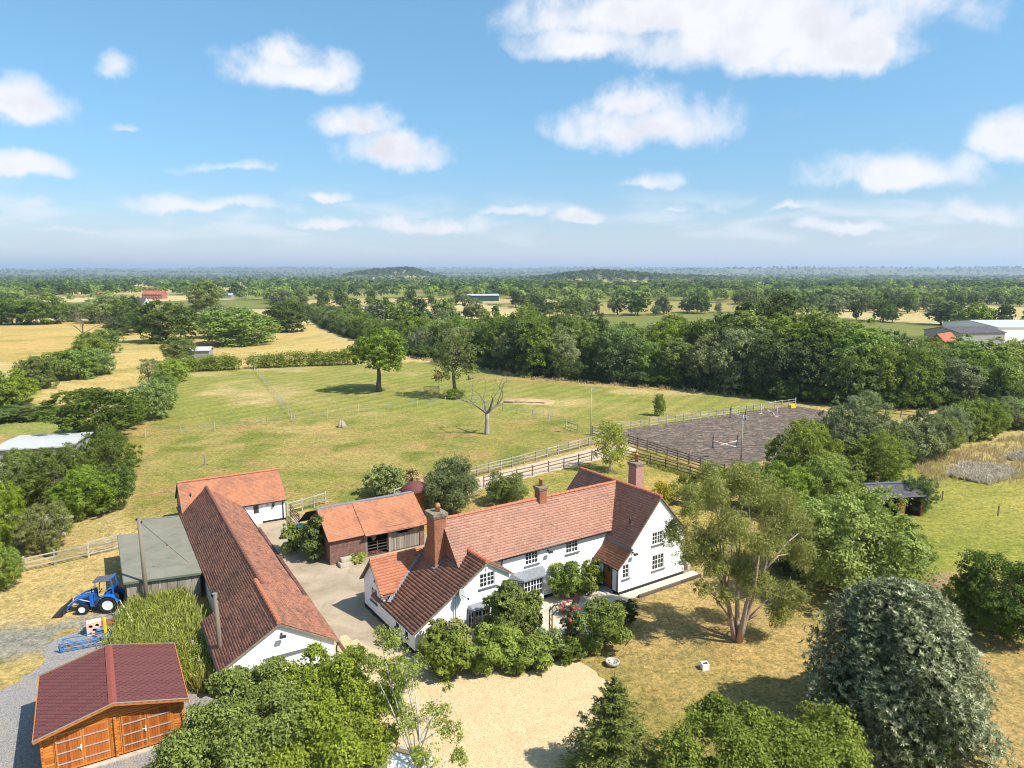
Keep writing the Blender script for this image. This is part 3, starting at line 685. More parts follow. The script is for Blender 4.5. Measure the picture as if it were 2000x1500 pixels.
def chimney(parent,u,v,su,sv,z0,z1,mat,pot=.55,caps=True,n=1):
    mb=MB(); mb.box(u-su/2,u+su/2,v-sv/2,v+sv/2,z0,z1); o=mb.build('chimney',M[mat],parent)
    c=MB(); c.box(u-su/2-.05,u+su/2+.05,v-sv/2-.05,v+sv/2+.05,z1-.22,z1-.10); c.box(u-su/2-.09,u+su/2+.09,v-sv/2-.09,v+sv/2+.09,z1-.097,z1+.03); c.build('chimney_cap',M['mortar'],o)
    for i in range(n):
        p=MB(); x=u+(i-(n-1)/2)*.35
        p.lathe([(.13,z1+.03),(.12,z1+pot*.8),(.15,z1+pot*.82),(.15,z1+pot*.9),(.11,z1+pot*.92),(.10,z1+pot)],(x,v,0),12); p.build('chimney_pot',M['clay'],o,True)
    f=MB(); f.box(u-su/2-.12,u+su/2+.12,v-sv/2-.1,v+sv/2+.1,z0,z0+.01)
    return o
def floodlight(parent,p,rz=0,mat='dark_steel'):
    mb=MB(); x,y,z=p; mb.box(x-.04,x+.04,y-.12,y,z-.05,z+.05); mb.beam((x,y-.1,z),(x,y-.3,z-.02),.03,.03); mb.beam((x-.16,y-.34,z-.04),(x+.16,y-.34,z-.04),.16,.12)
    return mb.build('floodlight',M[mat],parent,bevel=.008)
# ================================================================ FARMHOUSE
def farmhouse():
    root=empty('farmhouse',H.w(0,0),H.a,'long white rendered farmhouse with brown tiled roofs and brick chimneys','house')
    W=MB()
    # right-hand wing with the porch under its catslide
    g=pq((0,0),(6.5,0)); wins=[(.38,.98,1.08,2.1),(3.22,4.4,1.0,2.12),(3.15,4.2,2.92,3.85)]
    W.panel([(0,0),(6.5,0),(6.5,3.38),(3.82,6.36),(1.15,3.38),(1.15,3.05),(0,2.02)],[rect(*w) for w in wins],g)
    W.panel(rect(0,8.7,0,3.4),[],pq((6.5,0),(6.5,8.7)))
    W.panel([(0,0),(5.35,0),(5.35,3.38),(2.68,6.36),(0,3.38)],[],pq((6.5,8.7),(1.15,8.7)))
    W.panel(rect(0,2.1,0,3.4),[],pq((1.15,8.7),(1.15,6.6)))
    pf=pq((0,2.5),(0,0)); W.panel(rect(0,2.5,0,2.02),[rect(1.0,1.82,.12,2.0)],pf,.18)
    W.panel([(0,3.0),(2.5,3.0),(2.5,3.42),(0,3.42)],[],pq((1.15,2.5),(1.15,0)))
    # main range
    mf=pq((-11.2,2.5),(1.15,2.5)); mw=[(-6.1,-5.02,2.72,3.64),(-2.65,-1.56,2.76,3.70),(-2.72,-1.62,.95,2.05)]
    off=11.2
    bay_open=(-6.9,-4.9,.8,2.05)
    W.panel(rect(0,12.35,0,3.95),[rect(a+off,b+off,c,d) for a,b,c,d in mw]+[rect(bay_open[0]+off,bay_open[1]+off,.8,2.05)],mf)
    W.panel(rect(0,12.4,0,3.95),[],pq((1.2,6.6),(-11.2,6.6)))
    # left-hand wing and its side extension
    lf=pq((-15.1,.85),(-8.5,.85)); o2=15.1
    lw=[(-10.67,-9.57,2.93,3.84)]
    W.panel([(0,0),(6.6,0),(6.6,3.45),(4.93,4.5),(0,1.42)],[rect(a+o2,b+o2,c,d) for a,b,c,d in lw]+[rect(3.75,5.0,.55,1.72)],lf)
    W.panel([(0,0),(1.65,0),(1.65,3.5),(0,3.5)],[],pq((-8.5,.85),(-8.5,2.5)))
    sf=pq((-15.1,8.4),(-15.1,.85)); sw=[(8.4-7.26,8.4-6.3,.92,1.84),(8.4-3.5,8.4-3.05,.62,.95),(8.4-2.2,8.4-1.8,.62,.95)]
    W.panel([(0,0),(7.55,0),(7.55,1.42),(3.15,1.42),(3.15,2.0),(1.57,3.72),(0,2.0)],[rect(*w) for w in sw],sf)
    W.panel(rect(0,3.9,0,2.0),[],pq((-11.2,8.4),(-15.1,8.4))); W.panel(rect(0,1.8,0,2.0),[],pq((-11.2,6.6),(-11.2,8.4)))
    W.panel(rect(0,3.8,1.3,2.0),[],pq((-15.1,5.25),(-11.3,5.25)))
    W.build('wall',M['white'],root,recalc=False)
    # brick gable of the main range above the catslide
    gb=MB(); gb.panel([(0,1.5),(4.1,1.5),(4.1,3.9),(2.05,6.36),(0,3.9)],[],pq((-11.2,6.6),(-11.2,2.5))); gb.build('gable_wall',M['brick'],root,recalc=False)
    # plinth
    P=MB(); boxM(P,g,0,6.5,0,.22,-.02,.0); boxM(P,mf,2.8,12.3,0,.22,-.02,0.); boxM(P,lf,-.02,6.6,0,.22,-.02,0.); boxM(P,sf,0,7.57,0,.2,-.025,0.); boxM(P,pf,0,1.0,0,.2,-.02,0); boxM(P,pf,1.82,2.52,0,.2,-.02,0); P.build('plinth',M['black_paint'],root)
    # windows
    window(root,g,*wins[0],lights=1,cols=2,rows=3); window(root,g,*wins[1],lights=2,cols=2,rows=3); window(root,g,*wins[2],lights=2,cols=2,rows=3)
    for w in mw: window(root,mf,w[0]+off,w[1]+off,w[2],w[3],lights=2,cols=2,rows=3)
    window(root,lf,lw[0][0]+o2,lw[0][1]+o2,lw[0][2],lw[0][3],lights=2,cols=2,rows=3)
    window(root,sf,*sw[0],lights=2,cols=2,rows=3)
    for w in sw[1:]: window(root,sf,*w,lights=1,cols=1,rows=1,frame='black_paint')
    # bay windows
    def bay(parent,p,h0,h1,rise,cols,roof_d=.12):
        base=MB(); n=len(p); 
        base.prism([(x,y) for x,y in p],0,h0); b=base.build('bay_window',M['brick'] if n>4 else M['white'],parent)
        for i in range(n-1):
            a,c=p[i],p[i+1]; mm=pq(a,c); L=mm.L
            lights=max(1,round(L/.55)); w=window(b,mm,.03,L-.03,h0+.02,h1,lights=lights,cols=2,rows=3,sill=False)
            pm=MB(); boxM(pm,mm,-.03,.03,h0,h1+.05,.0,.09); pm.build('mullion_post',M['grey_paint'],b)
            if i==n-2: pm=MB(); boxM(pm,mm,L-.03,L+.03,h0,h1+.05,.0,.09); pm.build('mullion_post',M['grey_paint'],b)
        cx=sum(x for x,y in p)/n; ov=[]
        for x,y in p: ov.append((x+(x-cx)*.07,y-.12 if y<max(q[1] for q in p)-.05 else y))
        r=MB(); lo=[(x,y,h1+.04) for x,y in ov]; hi=[(x,y,h1+.13) for x,y in ov]; ymx=max(y for x,y in ov); top=[(ov[0][0]*.85+cx*.15,ymx,h1+rise),(ov[-1][0]*.85+cx*.15,ymx,h1+rise)]
        vs=lo+hi+top; m=n; fs=[tuple(reversed(range(m)))]+[(i,i+1,m+i+1,m+i) for i in range(m-1)]
        fs+=[(m+0,m+1,2*m)]; fs+=[tuple([m+i for i in range(1,m-1)]+[2*m+1,2*m])]; fs+=[(m+m-2,m+m-1,2*m+1)]
        r.add(vs,fs); r.build('bay_roof',M['lead'],b)
    bay(root,[(-7.35,2.5),(-6.75,1.72),(-5.15,1.72),(-4.55,2.5)],.78,2.02,.42,3)
    bay(root,[(-11.55,.85),(-11.3,.45),(-10.15,.45),(-9.9,.85)],.5,1.75,.32,3)
    # porch door
    d=MB(); boxM(d,pf,1.0,1.82,.12,2.0,.08,.13); do=d.build('door',M['oak_door'],root)
    fr=MB(); boxM(fr,pf,.94,1.0,.12,2.05,-.01,.14); boxM(fr,pf,1.82,1.88,.12,2.05,-.01,.14); boxM(fr,pf,1.0,1.82,2.0,2.05,-.01,.14); fr.build('door_frame',M['black_paint'],do)
    for k in range(5):
        q=MB(); boxM(q,pf,1.03+k*.155,1.03+k*.155+.145,.15,1.98,.065,.08); q.build('plank',M['oak_door'],do)
    q=MB(); boxM(q,pf,1.33,1.50,1.35,1.75,.055,.064); q.build('pane',M['glass'],do)
    q=MB(); boxM(q,pf,1.70,1.74,.95,1.12,.03,.064); q.build('handle',M['dark_steel'],do)
    q=MB(); boxM(q,pf,.8,2.0,.0,.12,-.55,.0); q.build('step',M['stone'],root,bevel=.01)
    # lanterns, floodlights, alarm box
    q=MB(); q.lathe([(.02,1.35),(.08,1.4),(.10,1.62),(.03,1.72)],(-.12,2.05,0),6); q.build('lantern',M['black_paint'],root)
    floodlight(root,(-4.25,2.5,3.42)); floodlight(root,(1.25,0,2.85)); 
    q=MB(); boxM(q,lf,4.85,5.0,4.0,4.2,-.06,0); q.build('alarm_box',M['white_paint'],root,bevel=.01)
    q=MB(); boxM(q,sf,1.72,1.82,2.3,2.42,-.05,0); q.build('vent',M['black_paint'],root)
    # drainpipes and gutters
    pipe(root,[(-.07,.06,2.0),(-.07,.06,.05)],.04,'black_paint'); pipe(root,[(-8.0,2.42,3.85),(-8.0,2.42,.1)],.04,'black_paint'); pipe(root,[(-12.35,.78,2.85),(-12.35,.78,.1)],.035,'white_paint'); pipe(root,[(-12.5,.78,2.75),(-12.5,.78,.1)],.03,'white_paint')
    pipe(root,[(-11.62,.4,1.85),(-11.68,.38,1.6),(-11.68,.38,.1)],.04,'black_paint')
    for a,b in (((-8.4,2.22,3.72),(1.1,2.22,3.72)),((-.2,2.5,1.92),(-.2,-.08,1.92)),((-15.3,.75,1.36),(-15.3,5.2,1.36)),((-15.2,5.12,1.98),(-13.6,5.12,1.98))): pipe(root,[a,b],.055,'black_paint','gutter')
    # roofs
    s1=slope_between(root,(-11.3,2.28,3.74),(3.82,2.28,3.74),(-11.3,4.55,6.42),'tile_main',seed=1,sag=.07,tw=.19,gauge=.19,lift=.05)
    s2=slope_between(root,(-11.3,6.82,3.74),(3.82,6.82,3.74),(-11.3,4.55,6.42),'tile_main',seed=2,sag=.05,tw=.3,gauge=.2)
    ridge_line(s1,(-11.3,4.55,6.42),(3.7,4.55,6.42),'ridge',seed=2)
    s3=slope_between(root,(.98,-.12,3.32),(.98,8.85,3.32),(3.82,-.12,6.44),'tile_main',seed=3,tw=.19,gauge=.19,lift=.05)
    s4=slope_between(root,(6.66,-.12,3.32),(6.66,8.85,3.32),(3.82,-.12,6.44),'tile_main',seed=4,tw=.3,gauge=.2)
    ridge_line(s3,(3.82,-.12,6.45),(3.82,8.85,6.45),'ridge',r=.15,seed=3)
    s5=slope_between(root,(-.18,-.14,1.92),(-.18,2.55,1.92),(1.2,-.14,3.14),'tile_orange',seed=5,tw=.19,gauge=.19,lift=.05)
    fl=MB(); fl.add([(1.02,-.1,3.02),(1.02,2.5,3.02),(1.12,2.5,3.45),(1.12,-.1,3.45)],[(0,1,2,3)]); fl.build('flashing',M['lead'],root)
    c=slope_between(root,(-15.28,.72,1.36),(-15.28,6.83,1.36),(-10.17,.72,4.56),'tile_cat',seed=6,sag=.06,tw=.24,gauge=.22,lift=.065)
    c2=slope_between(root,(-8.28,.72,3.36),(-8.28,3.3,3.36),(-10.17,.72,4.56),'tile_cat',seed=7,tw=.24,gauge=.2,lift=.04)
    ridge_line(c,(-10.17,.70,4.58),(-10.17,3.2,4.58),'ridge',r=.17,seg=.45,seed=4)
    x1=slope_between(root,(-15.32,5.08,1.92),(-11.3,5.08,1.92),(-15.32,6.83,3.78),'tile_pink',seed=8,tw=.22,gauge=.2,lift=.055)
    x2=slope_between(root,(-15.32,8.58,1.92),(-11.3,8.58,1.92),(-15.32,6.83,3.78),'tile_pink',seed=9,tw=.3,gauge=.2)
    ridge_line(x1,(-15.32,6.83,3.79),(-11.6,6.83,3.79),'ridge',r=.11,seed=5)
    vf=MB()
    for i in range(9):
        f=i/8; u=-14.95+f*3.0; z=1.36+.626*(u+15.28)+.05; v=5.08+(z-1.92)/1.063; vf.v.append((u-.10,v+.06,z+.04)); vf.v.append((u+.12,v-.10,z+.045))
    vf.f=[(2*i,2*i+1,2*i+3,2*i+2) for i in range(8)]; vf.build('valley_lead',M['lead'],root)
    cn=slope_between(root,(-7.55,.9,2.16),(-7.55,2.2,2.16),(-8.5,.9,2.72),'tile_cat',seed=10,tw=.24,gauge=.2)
    # verges
    barge(root,[(-.16,-.13,1.9),(1.15,-.13,3.06)],'mortar',.05,.07); barge(root,[(.98,-.13,3.28),(3.82,-.13,6.38),(6.66,-.13,3.28)],'mortar',.05,.07)
    barge(root,[(-15.28,.70,1.31),(-10.17,.70,4.50),(-8.28,.70,3.31)],'mortar',.05,.08); barge(root,[(-15.34,8.58,1.87),(-15.34,6.83,3.72),(-15.34,5.08,1.87)],'mortar',.05,.08)
    # chimneys
    st=MB(); st.box(-12.0,-11.15,4.12,5.18,2.9,6.9)
    st.add([(-11.98,5.18,3.0),(-11.98,5.75,3.0),(-11.98,5.62,4.4),(-11.98,5.18,5.3),(-11.15,5.18,3.0),(-11.15,5.75,3.0),(-11.15,5.62,4.4),(-11.15,5.18,5.3)],[(0,1,2,3),(7,6,5,4),(1,5,6,2),(2,6,7,3)])
    so=st.build('chimney',M['brick'],root)
    q=MB(); q.box(-12.06,-11.09,4.06,5.24,6.66,6.76); q.box(-12.1,-11.05,4.02,5.28,6.76,6.97); q.build('chimney_cap',M['mortar'],so)
    q=MB(); q.lathe([(.16,6.97),(.14,7.3),(.17,7.32),(.17,7.38),(.13,7.4),(.13,7.5)],(-11.5,4.6,0),14); q.build('chimney_pot',M['clay'],so,True)
    q=MB(); q.lathe([(.19,7.28),(.19,7.34)],(-11.5,4.6,0),14); q.build('pot_band',M['mortar'],so)
    fl=MB(); fl.beam((-12.08,4.05,3.42),(-12.08,5.25,3.42),.16,.03); fl.beam((-12.05,4.06,3.45),(-11.2,4.06,3.98),.16,.03); fl.beam((-11.26,2.55,3.95),(-11.26,4.1,3.98),.16,.05); fl.build('flashing',M['lead'],so)
    chimney(root,-3.35,4.55,.62,.62,5.9,7.25,'brick',.6); chimney(root,6.62,5.35,.86,.86,2.5,7.3,'brick_pale',.75)
    # satellite dish
    dm=MB(); n=14; vs=[(0,0,0)]
    for r_,dd in ((.16,.015),(.34,.06)):
        for k in range(n): vs.append((math.cos(6.283*k/n)*r_,math.sin(6.283*k/n)*r_*1.1,dd))
    fs=[(0,1+k,1+(k+1)%n) for k in range(n)]+[(1+k,1+n+k,1+n+(k+1)%n,1+(k+1)%n) for k in range(n)]
    dm.add(vs,fs); dob=dm.build('satellite_dish',M['steel'],root,True); dob.location=(-12.15,.5,3.05); dob.rotation_euler=(R(70),0,R(35))
    q=MB(); q.tube([(0,0,0),(0,-.3,.35)],.015,4); q.box(-.05,.05,-.36,-.26,.32,.4); q.build('dish_arm',M['dark_steel'],dob)
    q=MB(); q.tube([(0,0,-.02),(.0,.1,-.35)],.02,5); q.build('dish_bracket',M['dark_steel'],dob)
    # soil pipe on the wing roof
    pipe(root,[(2.0,1.1,4.3),(2.0,1.1,4.95)],.05,'black_paint','vent_pipe')
farmhouse()
# ================================================================ LONG BARN, WHITE STABLE, GREEN SHED
def long_barn():
    root=empty('long_barn',B.w(0,0),B.a,'long low barn with dark weathered red tiled roof and white gable end','barn')
    W=MB()
    L0,L1=-8.45,-3.9     # narrow part
    F0,F1=-9.45,-3.65    # wider front part
    vs,vf,vb=-20.9,-26.9,.1
    gm=pq((F0,vf),(F1,vf)); wd=F1-F0; W.panel([(0,0),(wd,0),(wd,1.98),(wd/2,3.62),(0,1.98)],[rect(2.2,4.2,.1,1.72)],gm)
    W.panel(rect(0,6,0,1.98),[],pq((F1,vf),(F1,vs))); W.panel(rect(0,6,0,1.98),[],pq((F0,vs),(F0,vf)))
    W.panel([(0,0),(wd,0),(wd,1.98),(wd/2,3.62),(0,1.98)],[],pq((F1,vs),(F0,vs)))
    W.panel(rect(0,21,0,1.98),[rect(3,4,.05,1.85),rect(8,9,.05,1.85),rect(13,14,.05,1.85)],pq((L1,vs),(L1,vb))); W.panel(rect(0,21,0,1.98),[],pq((L0,vb),(L0,vs)))
    W.build('wall',M['white'],root,recalc=False)
    mr=pq((L1,vs),(L1,vb))
    for a in (3,8,13):
        d=MB(); boxM(d,mr,a+.02,a+.98,.05,1.84,.06,.1); d.build('door',M['black_paint'],root)
    d=MB(); boxM(d,gm,2.2,4.2,.1,1.72,.07,.12); d.build('door',M['white_paint'],root)
    q=MB(); boxM(q,gm,2.0,4.4,1.72,1.86,-.03,.1); q.build('lintel',M['grey_paint'],root)
    floodlight(root,((F0+F1)/2+.1,vf,3.05))
    zr=3.5; rm=(L0+L1)/2-.05
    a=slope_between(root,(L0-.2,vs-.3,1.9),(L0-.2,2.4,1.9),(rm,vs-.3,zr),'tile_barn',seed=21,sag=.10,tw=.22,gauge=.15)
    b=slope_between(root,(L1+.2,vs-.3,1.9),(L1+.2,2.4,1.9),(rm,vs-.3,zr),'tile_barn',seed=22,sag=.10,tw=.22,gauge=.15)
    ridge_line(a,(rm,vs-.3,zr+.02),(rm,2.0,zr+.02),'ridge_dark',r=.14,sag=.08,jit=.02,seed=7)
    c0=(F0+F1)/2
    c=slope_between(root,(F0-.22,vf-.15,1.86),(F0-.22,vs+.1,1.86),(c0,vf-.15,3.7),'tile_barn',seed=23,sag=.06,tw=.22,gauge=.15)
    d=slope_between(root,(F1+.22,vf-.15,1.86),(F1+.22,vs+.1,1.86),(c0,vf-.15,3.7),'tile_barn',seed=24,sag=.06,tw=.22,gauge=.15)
    ridge_line(c,(c0,vf-.15,3.72),(c0,vs+.1,3.72),'ridge',r=.15,seed=8)
    barge(root,[(F0-.22,vf-.16,1.80),(c0,vf-.16,3.63),(F1+.22,vf-.16,1.80)],'mortar',.05,.08)
    q=MB(); q.beam((L1+.16,2.1,2.0),(rm,2.45,3.6),.22,.03); q.beam((L0-.16,2.1,2.0),(rm,2.45,3.6),.22,.03); q.build('flashing',M['lead'],root)
    pipe(root,[(L1+.26,vs,1.86),(L1+.26,.0,1.86)],.05,'black_paint','gutter'); pipe(root,[(F0-.28,vf,1.82),(F0-.28,vs,1.82)],.05,'black_paint','gutter')
    pipe(root,[(rm-1.35,1.35,2.8),(rm-1.35,1.35,3.35)],.06,'black_paint','vent_pipe')
    pipe(root,[(F1+.25,vf-.1,1.8),(F1+.12,vf-.05,1.5),(F1+.12,vf-.05,.1)],.04,'black_paint')
long_barn()
def white_stable():
    root=empty('stable',B.w(0,0),B.a,'white stable with bright orange tiled roof across the end of the long barn','stable')
    U0,U1,D=-8.35,.0,5.3; W=MB()
    f=pq((U0,0),(U1,0)); o=-U0; wn_=(-2.72,-2.28,.95,1.72); dr=(-2.9,-2.05,.02,1.9)
    W.panel(rect(0,o,0,2.0),[rect(dr[0]+o,dr[1]+o,dr[2],dr[3])],f); gp=[(0,0),(D,0),(D,2.0),(D/2,3.95),(0,2.0)]
    W.panel(gp,[],pq((U1,0),(U1,D))); W.panel(rect(0,o,0,2),[],pq((U1,D),(U0,D)))
    W.build('wall',M['white'],root,recalc=False)
    W2=MB(); W2.panel(gp,[],pq((U0,D),(U0,0))); W2.build('gable_wall',M['brick_pale'],root,recalc=False)
    d=MB(); boxM(d,f,dr[0]+o+.01,dr[1]+o-.01,.03,1.89,.04,.09); do=d.build('stable_door',M['white_paint'],root)
    q=MB(); boxM(q,f,wn_[0]+o,wn_[1]+o,.98,1.72,.03,.039); q.build('opening',M['glass'],do)
    q=MB(); boxM(q,f,-2.0+o,o,0,.18,-.02,0); q.build('plinth',M['black_paint'],root)
    q=MB(); q.lathe([(.05,1.35),(.11,1.42),(.12,1.62),(.04,1.72)],(-1.05,-.12,0),8); q.build('lantern',M['black_paint'],root)
    q=MB(); boxM(q,f,-1.6+o,-1.45+o,1.55,1.62,-.03,0); q.build('nameplate',M['black_paint'],root)
    pipe(root,[(-.25,-.1,1.95),(-.2,-.06,1.7),(-.2,-.06,.05)],.05,'black_paint')
    pipe(root,[(-3.6,-.26,1.86),(.1,-.26,1.86)],.05,'black_paint','gutter')
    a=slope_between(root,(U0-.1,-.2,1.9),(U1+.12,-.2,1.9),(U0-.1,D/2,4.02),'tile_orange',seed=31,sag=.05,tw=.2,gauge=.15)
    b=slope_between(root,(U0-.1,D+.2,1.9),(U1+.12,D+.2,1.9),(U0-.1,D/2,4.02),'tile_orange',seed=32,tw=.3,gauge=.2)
    ridge_line(a,(U0-.1,D/2,4.04),(U1+.1,D/2,4.04),'ridge',r=.12,seed=9)
    barge(root,[(U0-.12,D+.2,1.85),(U0-.12,D/2,3.96),(U0-.12,-.2,1.85)],'wood_dark',.04,.12); barge(root,[(U1+.14,-.2,1.85),(U1+.14,D/2,3.96),(U1+.14,D+.2,1.85)],'wood_dark',.04,.12)
white_stable()
def green_shed():
    root=empty('lean_to_shed',B.w(0,0),B.a,'weathered board shed with flat green felt roof against the long barn','shed')
    U0,UM,U1=-13.2,-11.75,-8.72; V0,V1,V2=-13.1,-3.7,.1
    zt=lambda u: 1.84+(U1-u)*.075
    r=random.Random(8); meshes=[]
    for k in range(5):
        m=MB(); m.box(0,.155+.01*k,-.012,.012,0,1.); meshes.append((m.mesh('board',M['wood_grey']),.155+.01*k))
    def row(p,q,h0,h1):
        p=Vector(p);q=Vector(q);d=q-p;L=d.length;a=math.atan2(d.y,d.x);x=0
        while x<L-.05:
            me,w=r.choice(meshes); f=x/L; z=h0+(h1-h0)*f-.08; o=link('board',me,root,(p.x+d.x*f,p.y+d.y*f,.03),(r.uniform(-.008,.008),r.uniform(-.006,.006),a),(1,1,z-.04+r.uniform(-.03,.02))); x+=w+r.uniform(.004,.018)
    row((U0,V0),(U1-.02,V0),zt(U0),zt(U1)); row((U0,V1),(U0,V0),zt(U0),zt(U0)); row((UM,V2),(UM,V1),zt(UM),zt(UM)); row((U1,V2),(UM,V2),zt(U1),zt(UM)); row((UM,V1),(U0,V1),zt(UM),zt(U0))
    bk=MB(); bk.box(U0+.05,U1,V0+.05,V1-.05,.0,1.7); bk.box(UM+.05,U1,V1-.05,V2-.05,.0,1.7); bk.build('inner_frame',M['wood_dark'],root)
    # roof: felt laid in strips across the slope
    n=11
    for k in range(n):
        v0=V0-.18+(V2+.3-V0)*k/n; v1=V0-.18+(V2+.3-V0)*(k+1)/n+.05; ua=U0-.15 if v1<V1+.5 else UM-.15
        s=MB(); z=.012*(k%2)
        s.add([(ua,v0,zt(ua)+z),(U1+.05,v0,zt(U1)+z),(U1+.05,v1,zt(U1)+z+.004),(ua,v1,zt(ua)+z+.004),(ua,v0,zt(ua)-.05),(U1+.05,v0,zt(U1)-.05),(U1+.05,v1,zt(U1)-.05),(ua,v1,zt(ua)-.05)],[(0,1,2,3),(7,6,5,4),(0,4,5,1),(1,5,6,2),(2,6,7,3),(3,7,4,0)])
        s.build('felt_strip',M['felt'],root)
    t=MB(); t.beam((U0-.15,V0-.2,zt(U0)-.06),(U1,V0-.2,zt(U1)-.06),.04,.14); t.beam((U0-.17,V0-.18,zt(U0)-.05),(U0-.17,V1+.3,zt(U0)-.05),.04,.12); t.build('fascia',M['green_trim'],root)
green_shed()
# ================================================================ BRICK CART SHED
K=Fr((-13.86,51.47),32.5)
def cart_shed():
    root=empty('brick_outbuilding',K.w(0,0),K.a,'old brick cart shed with orange tiled roof and open timber bays','outbuilding')
    L,D=7.9,4.9; W=MB(); f=pq((0,0),(L,0))
    W.panel([(0,0),(L,0),(L,2.15),(0,2.15)],[rect(2.95,4.75,.02,1.9),rect(5.0,7.5,.02,1.95)],f,.25)
    W.panel([(0,0),(D,0),(D,2.1),(D/2,3.65),(0,2.1)],[rect(1.6,2.3,2.0,2.6)],pq((0,D),(0,0)),.2); W.panel([(0,0),(D,0),(D,2.1),(D/2,3.65),(0,2.1)],[],pq((L,0),(L,D))); W.panel(rect(0,L,0,2.1),[],pq((L,D),(0,D)))
    W.panel([(0,0),(L,0),(L,D),(0,D)],[],lambda a,b,d:(a,b,.01))
    W.build('wall',M['brick_old'],root,recalc=False)
    # open bay with a barred gate, boarded bay with a worn top
    for z in (.35,.6,.85,1.1): 
        q=MB(); q.beam((2.97,.12,z),(4.73,.12,z),.04,.05); q.build('gate_rail',M['wood_dark'],root)
    for u in (3.0,3.85,4.7):
        q=MB(); q.beam((u,.12,.2),(u,.12,1.2),.05,.05); q.build('gate_stile',M['wood_dark'],root)
    for u in (2.9,4.87):
        q=MB(); q.box(u-.09,u+.09,-.02,.16,0,2.1); q.build('timber_post',M['wood_grey'],root)
    r=random.Random(4); m=MB(); m.box(0,.135,-.012,.012,0,1); bm_=m.mesh('board',M['wood_grey'])
    for k in range(17):
        u=5.02+k*.146; sagz=1.62-.34*math.sin(math.pi*min(1,k/14)); link('board',bm_,root,(u,.1,.06),(r.uniform(-.02,.02),0,0),(1,1,sagz+r.uniform(-.03,.03)))
    q=MB(); q.beam((4.9,.13,.5),(7.5,.13,.5),.06,.1); q.build('ledge',M['wood_dark'],root)
    q=MB(); q.tube([(3.5,.05,1.85),(3.55,.0,1.5),(3.5,.03,1.25)],[.14,.2,.03],6); q.build('hanging_sack',M['wood_grey'],root)
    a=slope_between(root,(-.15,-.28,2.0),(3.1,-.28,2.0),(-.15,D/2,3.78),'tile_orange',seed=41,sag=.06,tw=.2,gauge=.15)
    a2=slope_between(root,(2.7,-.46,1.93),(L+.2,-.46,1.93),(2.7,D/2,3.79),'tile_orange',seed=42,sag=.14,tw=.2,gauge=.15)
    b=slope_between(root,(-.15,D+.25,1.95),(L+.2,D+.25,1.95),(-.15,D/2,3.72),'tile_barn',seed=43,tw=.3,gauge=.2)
    # lead-grey ridge capping with slate beyond
    m=MB(); m.beam((-.15,D/2+.12,3.80),(L+.1,D/2+.12,3.80),.36,.06); m.build('ridge_capping',M['lead'],root)
    m=MB(); m.add([(-.9,D/2+.3,3.62),(L,D/2+.3,3.62),(L,D+.4,2.0),(-.9,D+.4,2.0)],[(0,1,2,3)]); m.build('slate_slope',M['slate'],root)
    barge(root,[(-.17,-.28,1.95),(-.17,D/2,3.72)],'wood_dark',.04,.1)
    m=MB(); m.beam((2.6,-.40,1.86),(L+.2,-.40,1.86),.06,.1); m.build('wall_plate',M['wood_dark'],root)
cart_shed()
